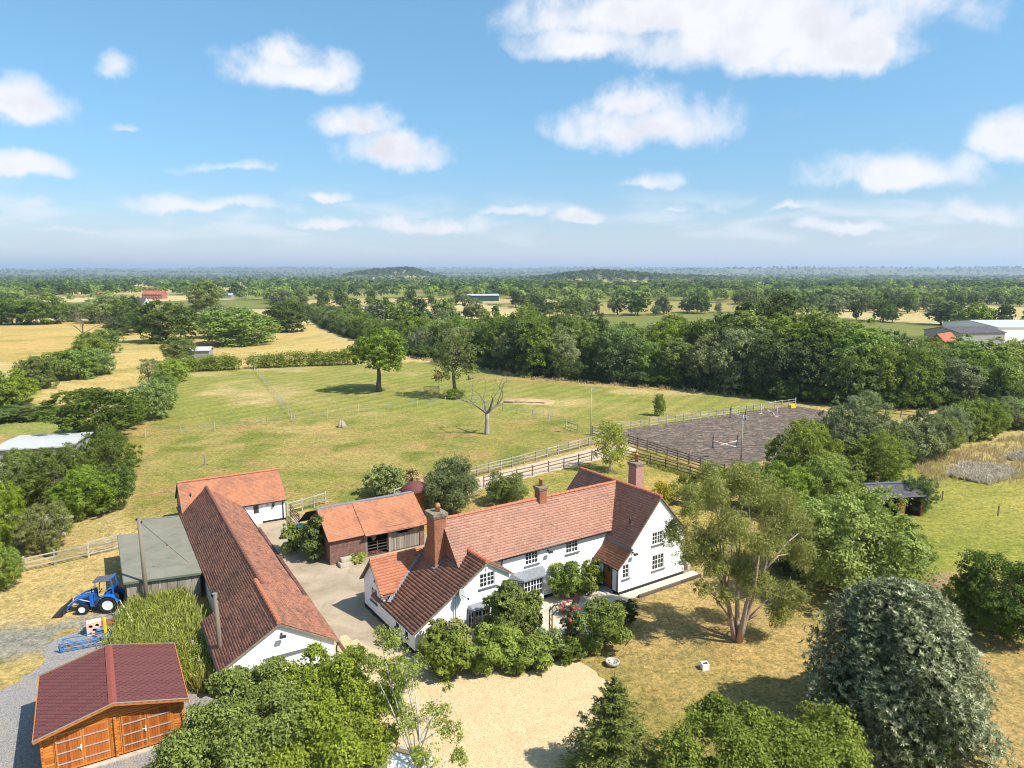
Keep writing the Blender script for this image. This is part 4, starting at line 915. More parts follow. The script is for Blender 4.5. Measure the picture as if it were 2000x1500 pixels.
# ================================================================ TIMBER GARAGE
GA=Fr((-20.5,27.7),31.)
def garage():
    root=empty('timber_garage',GA.w(0,0),GA.a,'orange stained timber garage with red shingle roof and two double doors','garage')
    W_,D=6.08,5.9; ov=.22; fo=.55; zr=2.98; ze=2.2
    x0,x1=ov,W_-ov; y0,y1=fo,D-.15; xm=W_/2
    za=lambda x: ze-.12+(zr-ze)*(1-abs(x-xm)/xm)
    # log boards: sides, back, and front piers and gable
    logs=0
    def log(p,q,z,h=.14):
        m=MB(); m.beam((p[0],p[1],z+h/2),(q[0],q[1],z+h/2),.06,h-.012); m.build('log_board',M['pine'],root,bevel=.012)
    bays=[(x0+.42,xm-.18),(xm+.18,x1-.42)]
    for i in range(14):
        z=.08+i*.14
        log((x0,y0),(x0,y1),z); log((x1,y0),(x1,y1),z); log((x0,y1),(x1,y1),z)
        for a,b in ((x0-.08,bays[0][0]),(bays[0][1],bays[1][0]),(bays[1][1],x1+.08)): log((a,y0),(b,y0),z)
    for i in range(14,21):
        z=.08+i*.14; half=xm*(1-(z+.14-ze+.12)/(zr-ze))-.05
        half=min(half,xm-x0)
        if half>.2: log((xm-half,y0),(xm+half,y0),z); log((xm-half,y1),(xm+half,y1),z)
    c=MB()
    c.box(x0+.04,x1-.04,y0+.04,y1-.04,.02,2.0); c.build('lining',M['pine_dark'],root)
    for a,b in bays:
        m=(a+b)/2
        for s,(p,q) in enumerate(((a+.07,m-.005),(m+.005,b-.07))):
            d=MB(); d.box(p,q,y0-.06,y0-.02,.12,1.98); do=d.build('door',M['pine_dark'],root)
            n=8; w=(q-p-.16)/n
            for k in range(n):
                t=MB(); t.box(p+.08+k*w+.004,p+.08+(k+1)*w-.004,y0-.075,y0-.06,.2,1.9); t.build('board',M['pine_dark'],do)
            e=MB(); e.box(p,p+.08,y0-.085,y0-.06,.12,1.98); e.box(q-.08,q,y0-.085,y0-.06,.12,1.98); e.box(p+.08,q-.08,y0-.085,y0-.06,.12,.2); e.box(p+.08,q-.08,y0-.085,y0-.06,1.9,1.98); e.build('door_frame',M['pine'],do)
            for z in (.5,1.02,1.55):
                t=MB(); t.beam((p+.03,y0-.10,z),(q-.03,y0-.10,z),.02,.055); t.build('metal_strip',M['steel'],do)
            if s==0:
                t=MB(); t.box(q-.09,q-.05,y0-.15,y0-.1,.95,1.2); t.box(q-.22,q-.06,y0-.16,y0-.14,1.08,1.11); t.build('handle',M['white_paint'],do)
        fr=MB(); fr.box(a,a+.06,y0-.05,y0+.03,.08,2.06); fr.box(b-.06,b,y0-.05,y0+.03,.08,2.06); fr.box(a,b,y0-.055,y0+.03,1.99,2.08); fr.build('door_surround',M['pine'],root)
    # corner stack of crossing log ends beside the doors
    for x in (x0,xm,x1):
        for i in range(14):
            z=.08+i*.14; m=MB(); m.box(x-.05,x+.05,y0-.14,y0-.03,z+.02,z+.12); m.build('log_end',M['pine'],root)
    # roof
    for s in (-1,1):
        e0=(xm-s*xm,0,ze); dk=MB(); X=[xm-s*xm,xm]
        dk.add([(X[0],0,ze-.03),(X[1],0,zr-.03),(X[1],D,zr-.03),(X[0],D,ze-.03),(X[0],0,ze-.07),(X[1],0,zr-.07),(X[1],D,zr-.07),(X[0],D,ze-.07)],[(0,1,2,3),(7,6,5,4),(0,4,5,1),(1,5,6,2),(2,6,7,3),(3,7,4,0)])
        deck=dk.build('roof_slope',M['shingle_gap'],root)
        SL=math.hypot(xm,zr-ze); rows=20; g=SL/rows; tabs=3; wl_=D/6
        key='strip'+str(s); ang=math.atan2(zr-ze,xm)
        m=MB(); tw=wl_/tabs
        for k in range(tabs):
            # each tab has a clipped lower edge
            p=[(k*tw+.022,.045),(k*tw+.075,0),((k+1)*tw-.075,0),((k+1)*tw-.022,.045),((k+1)*tw-.022,g+.01),(k*tw+.022,g+.01)]
            b=len(m.v)
            for (yy,xx) in p: m.v.append((xx,yy,.006+.014*(1-xx/g)))
            m.f.append(tuple(b+i for i in range(6)))
            for (yy,xx) in p: m.v.append((xx,yy,-.004))
            m.f+= [(b+i,b+(i+1)%6,b+6+(i+1)%6,b+6+i) for i in range(6)]
        me=m.mesh('shingle_strip',M['shingle'])
        rr=random.Random(2)
        for r_ in range(rows):
            for c_ in range(6):
                off=(r_%2)*tw*.5; y=c_*wl_-off+ (tw*.5 if r_%2 else 0)
                d=r_*g; p=(X[0]+s*d*math.cos(ang),c_*wl_+(r_%2-.5)*tw*.42,ze-.028+d*math.sin(ang))
                if s>0: o=link('shingle_strip',me,deck,p,(0,-ang,0))
                else: o=link('shingle_strip',me,deck,(p[0],p[1]+wl_,p[2]),(0,-ang,math.pi))
                
    m=MB(); m.add([(xm-.17,0.,zr-.015),(xm,-.0,zr+.03),(xm+.17,0.,zr-.015),(xm-.17,D,zr-.015),(xm,D,zr+.03),(xm+.17,D,zr-.015)],[(0,1,4,3),(1,2,5,4)]); m.build('ridge_strip',M['shingle_ridge'],root)
    for y in (-.02,D+.02):
        barge(root,[(-.03,y,ze-.06),(xm,y,zr-.06),(W_+.03,y,ze-.06)],'pine',.04,.13); barge(root,[(-.05,y,ze+.015),(xm,y,zr+.015),(W_+.05,y,ze+.015)],'wood_grey',.06,.03)
    for x in (-.03,W_+.03):
        m=MB(); m.beam((x,0,ze-.05),(x,D,ze-.05),.04,.1); m.build('fascia',M['pine'],root)
    m=MB(); m.box(x0-.1,x1+.1,y0-.35,y0-.05,0,.05); m.build('threshold',M['concrete_obj'],root)
garage()
# ================================================================ SMALL AND FAR BUILDINGS
def field_shelter():
    p=G(1800,1008); S=Fr((p[0],p[1]),8.); root=empty('field_shelter',(p[0],p[1],0),S.a,'dark corrugated roofed field shelter with brick-red posts in the meadow','shelter')
    W_,D=4.6,3.6; x0=-W_
    for u in (x0+.1,x0+2.5,-.1):
        m=MB(); m.box(u-.35,u+.35,-.06,.06,0,2.05) if u<-1 and u>x0+1 else m.box(u-.1,u+.1,-.06,.06,0,2.05); m.build('post',M['oak_door'],root)
    for a,b in (((x0,0),(x0,D)),((0,0),(0,D)),((x0,D),(0,D))):
        m=MB(); m.beam((a[0],a[1],1.),(b[0],b[1],1.),.06,2.); m.build('wall_panel',M['oak_door'],root)
    m=MB(); m.box(x0,0,0,D,0,.03); m.build('floor_slab',M['soil'],root)
    for s in (0,1):
        n=56; vs=[]
        for k in range(n+1):
            u=x0-.3+(W_+.6)*k/n; dz=.025*(k%2)
            for (v,z) in ((-.45,2.0),(D*.45,2.75)) if s==0 else ((D*.45,2.75),(D+.4,2.1)): vs.append((u,v,z+dz))
        m=MB(); m.add(vs,[(2*k,2*k+2,2*k+3,2*k+1) for k in range(n)]); m.build('roof_sheet',M['corr'],root,recalc=False)
    m=MB(); m.beam((x0-.3,D*.45,2.79),(.3,D*.45,2.79),.3,.04); m.build('ridge_capping',M['grey_paint'],root)
field_shelter()
def simple_house(name,label,cat,xy,ang,L,D,ze,zr,wall,roof,win=0,chim=0,group=None,doors=0,hip=0.,roofname='roof'):
    root=empty(name,(xy[0],xy[1],0),R(ang),label,cat,group)
    m=MB(); m.panel(rect(0,L,0,ze),[],pq((0,0),(L,0)),.1); gp=[(0,0),(D,0),(D,ze),(D/2,zr),(0,ze)]
    m.panel(gp,[],pq((L,0),(L,D))); m.panel(rect(0,L,0,ze),[],pq((L,D),(0,D))); m.panel(gp,[],pq((0,D),(0,0))); m.build('wall',M[wall],root,recalc=False)
    r=MB(); o=.35; dz=(zr-ze)/(D/2)*o
    for y0,z0 in ((-o,ze-dz),(D+o,ze-dz)):
        r.add([(-o,y0,z0),(L+o,y0,z0),(L+o,D/2,zr),(-o,D/2,zr),(-o,y0,z0-.15),(L+o,y0,z0-.15),(L+o,D/2,zr-.15),(-o,D/2,zr-.15)],[(0,1,2,3),(7,6,5,4),(0,4,5,1),(1,5,6,2),(2,6,7,3),(3,7,4,0)])
    ro=r.build(roofname,M[roof],root)
    for k in range(chim):
        c=MB(); x=L*(.12+.76*k/max(1,chim-1)); c.box(x-.5,x+.5,D/2-.4,D/2+.4,zr-.4,zr+1.4); c.build('chimney',M['brick'],ro)
    if win:
        for st in range(1 if ze<3.5 else 2):
            for k in range(win):
                a=L*(k+.5)/win; w=MB(); w.box(a-.6,a+.6,-.04,.0,.9+st*2.6,2.1+st*2.6); wo=w.build('window',M['white_paint'],root)
                q=MB(); q.box(a-.5,a+.5,-.06,-.042,1.0+st*2.6,2.0+st*2.6); q.build('pane',M['glass'],wo)
    for k in range(doors):
        a=L*(k+.5)/doors; q=MB(); q.box(a-1.8,a+1.8,-.08,-.01,0,ze*.75); q.build('door',M['grey_sheet'],root)
    return root
M['red_brick_far']=m_plain('far_brick',(.34,.13,.085),.9,.1,.15,.5); M['roof_far']=m_plain('far_tiles',(.36,.125,.075),.9,.1,.2,.4)
# green farm building with pale roof beyond the trees, warehouse, cottages
p=G(900,588); simple_house('farm_building','long dark green farm building with pale roof beyond the trees','barn',(p[0],p[1]),0,31,16,4.6,5.6,'green_sheet','metal_sheet',doors=0)
p=G(1880,632,0); 
simple_house('warehouse','big grey warehouse with broad pale metal roof behind the tree belt','warehouse',(152,222),4,120,26,5.6,7.0,'white','metal_sheet')
simple_house('workshop','long low dark roofed workshop beside the pale warehouse','workshop',(134,212),12,16,14,4.6,6.0,'grey_sheet','corr')
simple_house('cottage','red tiled cottage half hidden by trees beside the warehouse','cottage',(113,182),40,9,7,3.2,6.6,'red_brick_far','roof_far',win=3)
simple_house('tank_shed','small green flat roofed shed among the belt trees','shed',(92,156),10,8,5,5.4,6.0,'green_sheet','grey_sheet')
fx,fz=at(240,555,620); simple_house('farmhouse','red brick farmhouse with twin gables far across the straw fields','house',(-331,640),-8,19,8,4.2,7.4,'red_brick_far','roof_far',win=6,chim=3)
simple_house('house','small red roofed house standing left of the far brick farmhouse','house',(-372,640),6,8,6,3.6,6.2,'red_brick_far','roof_far',win=4,chim=1)
simple_house('barn','pale grey roofed barn right of the far brick farmhouse','barn',(-285,655),0,28,10,3,5,'grey_sheet','metal_sheet')
simple_house('cottage','dark roofed white chimneyed cottage among trees beyond the left field','cottage',(-262,470),-4,20,8,3.4,6.6,'white','slate',win=5,chim=2)
simple_house('cabin','pale blue cabin among the trees beyond the left field','cabin',(-345,500),5,12,6,3,4.2,'grey_sheet','metal_sheet',win=3)
for i,(x,y,l) in enumerate(((1900,800,26),(610,1300,30),(1020,1750,40),(1690,2150,46),(-120,1450,30),(380,1500,34),(-560,1750,38),(980,1150,40))):
    simple_house('far_house',['white','red roofed','pale grey','cream'][i%4]+' house '+['on the skyline right of the warehouse','between woods below the horizon','beyond the wooded hill','near the far right ridge','left of the green farm building','behind the dark wooded hill','beyond the brick farmhouse','right of the tall oak'][i],'house',(x*.9,y),rs.uniform(-20,20),l,10,5,8.5,['white','red_brick_far','grey_sheet','white'][i%4],['slate','roof_far','metal_sheet','roof_far'][i%4],win=5,group=None)
p=G(45,905); simple_house('white_shed','white flat roofed shed among the olive trees by the left hedge','shed',(p[0]-2.2,p[1]-1),14,7.6,7,2.0,2.15,'grey_sheet','metal_sheet',doors=0)
p=G(50,968); simple_house('white_shed','low white walled outbuilding partly hidden behind olive trees','shed',(p[0]-3,p[1]),12,6,4,2.4,3.,'white','metal_sheet')
p=G(20,1062); simple_house('block_store','pale concrete block store under the trees by the left fence','store',(p[0]-2,p[1]),-6,5,3,1.5,1.7,'stone','stone')
p=G(366,700); simple_house('horse_shelter','small open grey horse shelter beside the paddock hedge','shelter',(p[0],p[1]),8,5.5,4,2.2,2.9,'grey_sheet','metal_sheet')
# ================================================================ TRACTOR AND YARD THINGS
def wheel(parent,c,r,w,rim_r,name='wheel'):
    m=MB(); m.lathe([(rim_r,-w*.42),(r*.9,-w/2),(r,-w*.38),(r,w*.38),(r*.9,w/2),(rim_r,w*.42)],n=22,axis='y',cap=False)
    b=len(m.v); n=18
    for k in range(n):
        a=6.283*k/n
        for s in (-1,1):
            p=Vector((math.cos(a)*(r+.005),s*w*.05,math.sin(a)*(r+.005))); a2=a+.16; q=Vector((math.cos(a2)*(r-.01),s*w*.46,math.sin(a2)*(r-.01))); m.beam(p,q,.05,.05)
    wo=m.build('wheel',M['rubber'],parent); wo.location=c
    m=MB(); m.lathe([(rim_r*1.02,-w*.36),(rim_r*.9,-w*.40),(rim_r*.8,-w*.2),(rim_r*.35,-w*.16),(rim_r*.3,-w*.28),(.05,-w*.28),(.05,w*.28),(rim_r*.35,w*.16),(rim_r*.8,w*.2),(rim_r*.9,w*.40),(rim_r*1.02,w*.36)],n=18,axis='y'); m.build('rim',M['rim'],wo)
    m=MB()
    for k in range(6):
        a=6.283*k/6; m.lathe([(.025,-w*.31),(.025,-w*.27)],(math.cos(a)*rim_r*.22,0,math.sin(a)*rim_r*.22),6,'y'); m.lathe([(.07*rim_r/.35,-w*.225),(.07*rim_r/.35,-w*.18)],(math.cos(a)*rim_r*.58,0,math.sin(a)*rim_r*.58),8,'y')
    m.build('wheel_nuts',M['dark_steel'],wo); return wo
def tractor():
    # nose points along local -x; right-hand side faces the camera (-y)
    p=G(196,1190); ang=12.
    root=empty('tractor',(p[0],p[1],0),R(ang),'blue compact tractor with front loader and grey canopy beside the green shed','tractor')
    p=G(196,1190)
    for s in (-1,1):
        wheel(root,(.72,s*.62,.56),.56,.36,.34); wheel(root,(-.86,s*.56,.36),.36,.26,.21)
    b=MB(); b.add([(-1.35,-.27,.62),(-.15,-.3,.66),(-.15,.3,.66),(-1.35,.27,.62),(-1.42,-.2,1.02),(-.15,-.28,1.22),(-.15,.28,1.22),(-1.42,.2,1.02)],[(0,3,2,1),(4,5,6,7),(0,1,5,4),(1,2,6,5),(2,3,7,6),(3,0,4,7)]); b.build('hood',M['blue'],root,bevel=.05)
    b=MB(); b.box(-1.2,.95,-.2,.2,.38,.66); b.build('chassis',M['dark_steel'],root,bevel=.02)
    b=MB(); b.box(-1.45,-1.36,-.18,.18,.66,.98); b.build('grille',M['black_paint'],root,bevel=.015)
    for s in (-1,1):
        h=MB(); h.lathe([(.06,-.03),(.05,.02)],(-1.44,s*.13,.9),10,'x'); h.build('headlight',M['white_paint'],root)
        f=MB(); n=9; w=.19; vs=[]
        for k in range(n+1):
            a=R(15+150*k/n)
            for r_ in (.63,.66):
                for y in (-w,w): vs.append((.72+math.cos(a)*r_,s*.62+y,.56+math.sin(a)*r_))
        fs=[]
        for k in range(n):
            q=4*k; fs+=[(q,q+1,q+5,q+4),(q+2,q+6,q+7,q+3),(q,q+4,q+6,q+2),(q+1,q+3,q+7,q+5)]
        f.add(vs,fs); f.build('fender',M['blue'],root)
        st=MB(); st.add([(.2,s*.34,.55),(.75,s*.42,.8),(.9,s*.42,1.15),(.3,s*.36,1.0)],[(0,1,2,3)]); st.build('side_panel',M['blue'],root)
        # loader: arm, upright and rams
        arm=MB(); y=s*.43; arm.tube([(-.28,y,1.28),(-.95,y,1.12),(-1.55,y,.72),(-1.85,y,.32)],.065,4); arm.build('loader_arm',M['blue'],root)
        up=MB(); up.box(-.42,-.2,y-.05,y+.05,.42,1.36); up.build('loader_upright',M['blue'],root,bevel=.015)
        rm=MB(); rm.tube([(-.35,y,.75),(-1.05,y,1.0)],.035,6); rm.tube([(-1.1,y,1.12),(-1.75,y,.62)],.03,6); rm.build('loader_ram',M['steel'],root)
        # folded roll bar / canopy posts
        po=MB(); po.tube([(1.02,s*.42,.9),(1.0,s*.42,1.6),(.92,s*.42,2.28)],.05,4); po.build('roll_bar',M['blue'],root)
        po=MB(); po.tube([(-.1,s*.4,1.15),(-.02,s*.42,2.08)],.025,5); po.build('canopy_post',M['black_paint'],root)
    c=MB(); c.add([(-.22,-.52,2.06),(.95,-.52,2.12),(.95,.52,2.12),(-.22,.52,2.06),(-.15,-.45,2.14),(.9,-.45,2.2),(.9,.45,2.2),(-.15,.45,2.14)],[(0,3,2,1),(4,5,6,7),(0,1,5,4),(1,2,6,5),(2,3,7,6),(3,0,4,7)]); c.build('canopy',M['canopy'],root,bevel=.03)
    x=MB(); x.tube([(.97,-.42,2.24),(.97,.42,2.24)],.045,5); x.build('roll_bar',M['blue'],root)
    st=MB(); st.box(.35,.78,-.24,.24,.86,.96); st.add([(.74,-.24,.9),(.86,-.24,1.4),(.86,.24,1.4),(.74,.24,.9),(.82,-.24,.9),(.94,-.24,1.4),(.94,.24,1.4),(.82,.24,.9)],[(0,1,2,3),(7,6,5,4),(0,4,5,1),(1,5,6,2),(2,6,7,3),(3,7,4,0)]); st.build('seat',M['black_paint'],root,bevel=.02)
    sw=MB(); 
    pts=[(.12+.08*math.cos(6.283*k/12),.17*math.sin(6.283*k/12),1.30+.14*math.cos(6.283*k/12)) for k in range(13)]; sw.tube(pts,.016,5,False); sw.tube([(-.15,0,1.1),(.12,0,1.3)],.02,5); sw.build('steering_wheel',M['black_paint'],root)
    ex=MB(); ex.tube([(-.5,.2,1.1),(-.5,.2,1.42)],.03,6); ex.build('exhaust',M['dark_steel'],root)
    fl=MB(); fl.box(-.15,.6,-.55,.55,.5,.56); fl.build('footplate',M['dark_steel'],root)
    # bucket
    k=MB(); pr=[(-1.88,.62),(-1.95,.14),(-2.05,.05),(-2.62,.02),(-2.62,.05),(-2.1,.10),(-2.02,.18),(-1.96,.62)]
    for s0,s1 in ((-.78,.78),): k.prism([(a,b) for a,b in pr],s0,s1,lambda x,y,z:(x,z,y))
    for s in (-.78,.76): k.prism([(-1.9,.62),(-1.95,.1),(-2.62,.02)],s,s+.02,lambda x,y,z:(x,z,y))
    k.build('bucket',M['dark_steel'],root)
tractor()
def yard_things():
    # land roller with light blue frame
    p=G(222,1228); root=empty('land_roller',(p[0],p[1],0),R(35),'rusty land roller in a light blue drawbar frame by the gate','roller')
    m=MB(); m.lathe([(.32,-.75),(.34,-.74),(.34,.74),(.32,.75)],(0,.0,.34),18,'x'); m.build('drum',M['rust'],root,True)
    m=MB(); 
    for y in (-.48,.48): m.beam((-.9,y,.4),(.9,y,.4),.09,.11)
    for x in (-.88,.88): m.beam((x,-.48,.4),(x,.48,.4),.09,.11)
    m.build('frame',M['blue_light'],root); m=MB(); m.beam((-.3,-.0,.45),(-1.75,.35,.3),.1,.1); m.beam((-.9,.45,.45),(-1.7,.36,.32),.07,.07); m.build('drawbar',M['blue_light'],root)
    for x in (-.82,.82):
        m=MB(); m.tube([(x-.05,0,.34),(x+.05,0,.34)],.06,8); m.build('bearing',M['dark_steel'],root)
    # blue steel rack lying on the gravel
    p=G(170,1262); root=empty('steel_rack',(p[0],p[1],0),R(24),'dark blue tubular steel rack standing on the grey gravel','rack')
    for x in (-1.25,1.25):
        m=MB(); m.beam((x,-.3,.06),(x,.3,.5),.1,.08) ; m.beam((x,-.35,.05),(x,.35,.05),.1,.08); m.beam((x,-.32,.05),(x-.08,-.28,.6),.08,.08); m.build('end_frame',M['blue_old'],root)
    for y,z in ((-.3,.55),(.25,.6),(-.3,.12),(.3,.12)):
        m=MB(); m.tube([(-1.25,y,z),(1.25,y,z)],.035,6); m.build('rail',M['blue_old'],root)
    m=MB(); m.tube([(-1.2,.25,.6),(0,-.3,.14),(1.2,.25,.6)],.03,6); m.build('brace',M['blue_old'],root)
    # faded block with round holes
    p=G(185,1238); root=empty('jump_block',(p[0],p[1],0),R(30),'faded pink moulded block with round holes behind the blue rack','block')
    m=MB(); m.panel(rect(-.38,.38,.02,.78),[[(cx+math.cos(6.283*k/12)*r_,cz+math.sin(6.283*k/12)*r_) for k in range(12)] for cx,cz,r_ in ((-.18,.58,.12),(.17,.6,.11),(.0,.33,.11),(-.2,.15,.08),(.2,.14,.08))],lambda a,b,d:(a,-.2+d*1.,b),.3)
    m.build('face',M['pink'],root,recalc=False); m=MB(); m.box(-.38,.38,.05,.35,.02,.78); m.build('body',M['hole'],root); m=MB(); m.box(-.40,-.38,-.2,.36,.02,.8); m.box(.38,.40,-.2,.36,.02,.8); m.box(-.4,.4,-.2,.36,.78,.82); m.box(-.4,.4,.35,.37,.02,.8); m.build('shell',M['pink'],root,bevel=.006)
    # yellow post
    p=G(208,1252); root=empty('yellow_post',(p[0],p[1],0),0,'bright yellow steel upright standing behind the garage roof','post'); m=MB(); m.beam((0,0,0),(-.05,.05,1.5),.13,.13); m.build('upright',M['yellow'],root,bevel=.01); m=MB(); m.box(-.2,.2,-.2,.2,0,.04); m.build('foot_plate',M['yellow'],root)
    # pale metal hurdle and broken wooden rails by the weeds
    p0=G(237,1205); p1=G(262,1250)
    root=empty('metal_hurdle',(p0[0],p0[1],0),math.atan2(p1[1]-p0[1],p1[0]-p0[0]),'pale rusty metal hurdle leaning beside the tall weeds','hurdle'); L=math.dist(p0,p1)
    for z in (.25,.55,.85,1.15):
        m=MB(); m.tube([(0,0,z),(L,0,z)],.025,5); m.build('bar',M['white_paint'] if z>.5 else M['rust'],root)
    for x in (0,L*.5,L):
        m=MB(); m.tube([(x,0,0),(x,0,1.2)],.035,5); m.build('stile',M['rust'],root)
    m=MB(); m.tube([(0,0,.2),(L,0,1.15)],.02,5); m.build('brace',M['white_paint'],root)
    # telegraph poles with stays and wires
    pa=(-19.9,37.6)
    base=G(285,1178); 
    for (bx,top,label,extra) in ((G(289,1195),(271,1012),'tall leaning telegraph pole in front of the green felt roof',True),(G(436,1332),(420,1160),'short grey telegraph pole at the corner of the white barn gable',False)):
        r_=ray(*top); t=bx[1]/r_[1]; tx,tz=r_[0]*t,CH+r_[2]*t
        root=empty('telegraph_pole',(bx[0],bx[1],0),0,label,'pole'); m=MB(); m.tube([(0,0,-.2),((tx-bx[0])*.5,0,tz*.5),(tx-bx[0],0,tz)],[.15,.13,.11],10); m.build('pole',M['pole_wood'],root,True)
        m=MB(); x=tx-bx[0]; m.lathe([(.05,0),(.07,.06),(.03,.12)],(x-.16,0,tz-.15),8); m.lathe([(.05,0),(.07,.06),(.03,.12)],(x+.16,0,tz-.3),8); m.build('insulator',M['black_paint'],root)
        m=MB(); m.tube([(x-.02,0,tz),(x-.02,0,tz+.03)],.13,10); m.build('cap',M['lead'],root)
        if extra:
            e=Vector(B.w(-9.3,-11.5,2.05))-Vector((bx[0],bx[1],0)); m=MB(); m.tube([(x,0,tz-.2),tuple(e)],.012,4); m.build('stay_wire',M['dark_steel'],root)
            mid=Vector((x,0,tz-.2)).lerp(e,.55); m=MB(); m.lathe([(.02,-.08),(.06,-.03),(.06,.03),(.02,.08)],tuple(mid),8); m.build('stay_insulator',M['rust'],root)
            e2=Vector(B.w(-7.5,-3.,2.9))-Vector((bx[0],bx[1],0)); m=MB(); m.tube([(x,0,tz-.1),tuple((Vector((x,0,tz-.1))+e2)/2-Vector((0,0,.15))),tuple(e2)],.010,4); m.build('service_wire',M['dark_steel'],root)
    # green plastic oil tank by the cart shed
    p=G(590,1052); root=empty('oil_tank',(p[0],p[1],0),R(20),'dark green plastic tank standing beside the ivy on the yard','tank'); m=MB(); m.add([(-.5,-.4,.08),(.5,-.4,.08),(.5,.4,.08),(-.5,.4,.08),(-.6,-.5,.75),(.6,-.5,.75),(.6,.5,.75),(-.6,.5,.75),(-.3,-.3,1.25),(.3,-.3,1.25),(.3,.3,1.25),(-.3,.3,1.25)],[(0,3,2,1),(0,1,5,4),(1,2,6,5),(2,3,7,6),(3,0,4,7),(4,5,9,8),(5,6,10,9),(6,7,11,10),(7,4,8,11),(8,9,10,11)]); m.build('body',M['teal'],root,bevel=.04); m=MB(); m.lathe([(.16,1.25),(.16,1.33),(.05,1.36)],(0,0,0),12); m.build('filler_cap',M['teal'],root); m=MB(); m.box(-.62,.62,-.52,.52,0,.08); m.build('base_slab',M['concrete_obj'],root)
    # stone mounting block and logs by the cart shed
    p=K.w(.75,-.75); root=empty('mounting_block',p,K.a,'pale stone mounting block against the brick cart shed','block')
    m=MB(); m.box(-.3,.75,-.25,.45,0,.3); m.build('lower_step',M['concrete_obj'],root,bevel=.03); m=MB(); m.box(-.1,.75,.05,.45,.3,.6); m.build('upper_step',M['concrete_obj'],root,bevel=.03)
    # round-roofed cedar summerhouse behind the cart shed
    p=G(812,1000); root=empty('summerhouse',(p[0],p[1],0),R(10),'orange timber summerhouse with domed brown roof behind the cart shed','summerhouse'); n=8; Rr=1.15
    for k in range(n):
        a=6.283*k/n; b=6.283*(k+1)/n; m=MB(); m.panel(rect(0,2*Rr*math.sin(math.pi/n),0,2.2),[],pq((math.cos(a)*Rr,math.sin(a)*Rr),(math.cos(b)*Rr,math.sin(b)*Rr))); m.build('wall_panel',M['pine'],root,recalc=False)
    m=MB(); m.lathe([(Rr+.25,2.15),(Rr+.2,2.3),(.8,2.75),(.3,2.95),(.02,3.0)],n=16); m.build('roof',M['shingle'],root,True)
    # patio lounger
    p=H.w(-4.55,-.15); root=empty('garden_chair',p,R(-60),'plum reclining garden chair with footrest on the flagstones','chair')
    m=MB(); m.box(-.28,.28,-.05,.45,.34,.42); m.build('seat',M['plum'],root,bevel=.02); m=MB(); m.add([(-.28,.42,.38),(.28,.42,.38),(.28,.78,1.1),(-.28,.78,1.1),(-.28,.48,.34),(.28,.48,.34),(.28,.84,1.07),(-.28,.84,1.07)],[(0,1,2,3),(7,6,5,4),(0,4,5,1),(1,5,6,2),(2,6,7,3),(3,7,4,0)]); m.build('backrest',M['plum'],root,bevel=.015)
    m=MB(); m.box(-.26,.26,-.6,-.12,.26,.32); m.build('footrest',M['plum'],root,bevel=.015)
    for s in (-.3,.3):
        m=MB(); m.tube([(s,-.65,.02),(s,.6,.02)],.02,5); m.build('runner',M['dark_steel'],root); m=MB(); m.tube([(s,.0,.02),(s,.4,.4),(s,.5,.62),(s,-.05,.62)],.02,5); m.build('arm',M['dark_steel'],root); m=MB(); m.tube([(s,-.5,.02),(s,-.3,.28)],.02,5); m.build('leg',M['dark_steel'],root)
    # rose arch
    p=G(1080,1262); root=empty('garden_arch',(p[0],p[1],0),R(12),'rustic orange timber rose arch over the garden path','arch')
    for x in (-.08,1.05):
        for y in (-.05,.55):
            m=MB(); m.beam((x,y,0),(x,y,2.0),.07,.07); m.build('post',M['pine'],root)
        for z in (.4,.8,1.2,1.6):
            m=MB(); m.beam((x,-.05,z),(x,.55,z),.025,.04); m.build('rung',M['wood_dark'],root)
    for y in (-.05,.55):
        m=MB(); m.beam((-.1,y,2.0),(.2,y,2.3),.06,.07); m.beam((.2,y,2.3),(.78,y,2.3),.06,.07); m.beam((.78,y,2.3),(1.07,y,2.0),.06,.07); m.build('rafter',M['wood_dark'],root)
    for x in (.0,.2,.4,.6,.8,.98):
        z=2.02+min(.3,min(x+.1,1.08-x)*1.0); m=MB(); m.beam((x,-.25,z+.06),(x,.75,z+.06),.04,.04); m.build('batten',M['wood_dark'],root)
    # finger post, stone bowl, square planter
    p=G(1145,1272); root=empty('garden_post',(p[0],p[1],0),.3,'grey weathered timber post with a finial beside the round shrub','post'); m=MB(); m.box(-.06,.06,-.06,.06,0,1.1); m.build('upright',M['wood_grey'],root,bevel=.008); m=MB(); m.lathe([(.09,1.1),(.09,1.14),(.04,1.18),(.09,1.28),(.01,1.38)],n=10); m.build('finial',M['wood_grey'],root); m=MB(); m.beam((0,0,.9),(.35,-.1,.6),.05,.05); m.build('brace',M['wood_grey'],root)
    p=G(1196,1299); root=empty('stone_bowl',(p[0],p[1],0),0,'round stone bowl filled with pebbles on the dry lawn edge','bowl'); m=MB(); m.lathe([(.2,0),(.36,.08),(.42,.26),(.36,.28),(.33,.2),(.02,.18)],n=18); m.build('bowl',M['stone'],root,True)
    r=random.Random(2)
    for k in range(16):
        a=r.uniform(0,6.28); q=r.uniform(0,.28); m=MB(); m.lathe([(.01,0),(.05,.02),(.055,.05),(.01,.08)],(math.cos(a)*q,math.sin(a)*q,.18),7); m.build('pebble',M['white_paint'] if k%2 else M['stone'],root,True)
    p=G(1376,1306); root=empty('planter',(p[0],p[1],0),R(8),'small square white planter of soil alone on the dry lawn','planter'); m=MB()
    for a,b in ((-.2,-.14),(.14,.2)): m.box(a,b,-.2,.2,0,.36); 
    m.box(-.14,.14,-.2,-.14,0,.36); m.box(-.14,.14,.14,.2,0,.36); m.build('box',M['white_paint'],root); m=MB(); m.box(-.139,.139,-.139,.139,0,.29); m.build('soil',M['soil'],root)
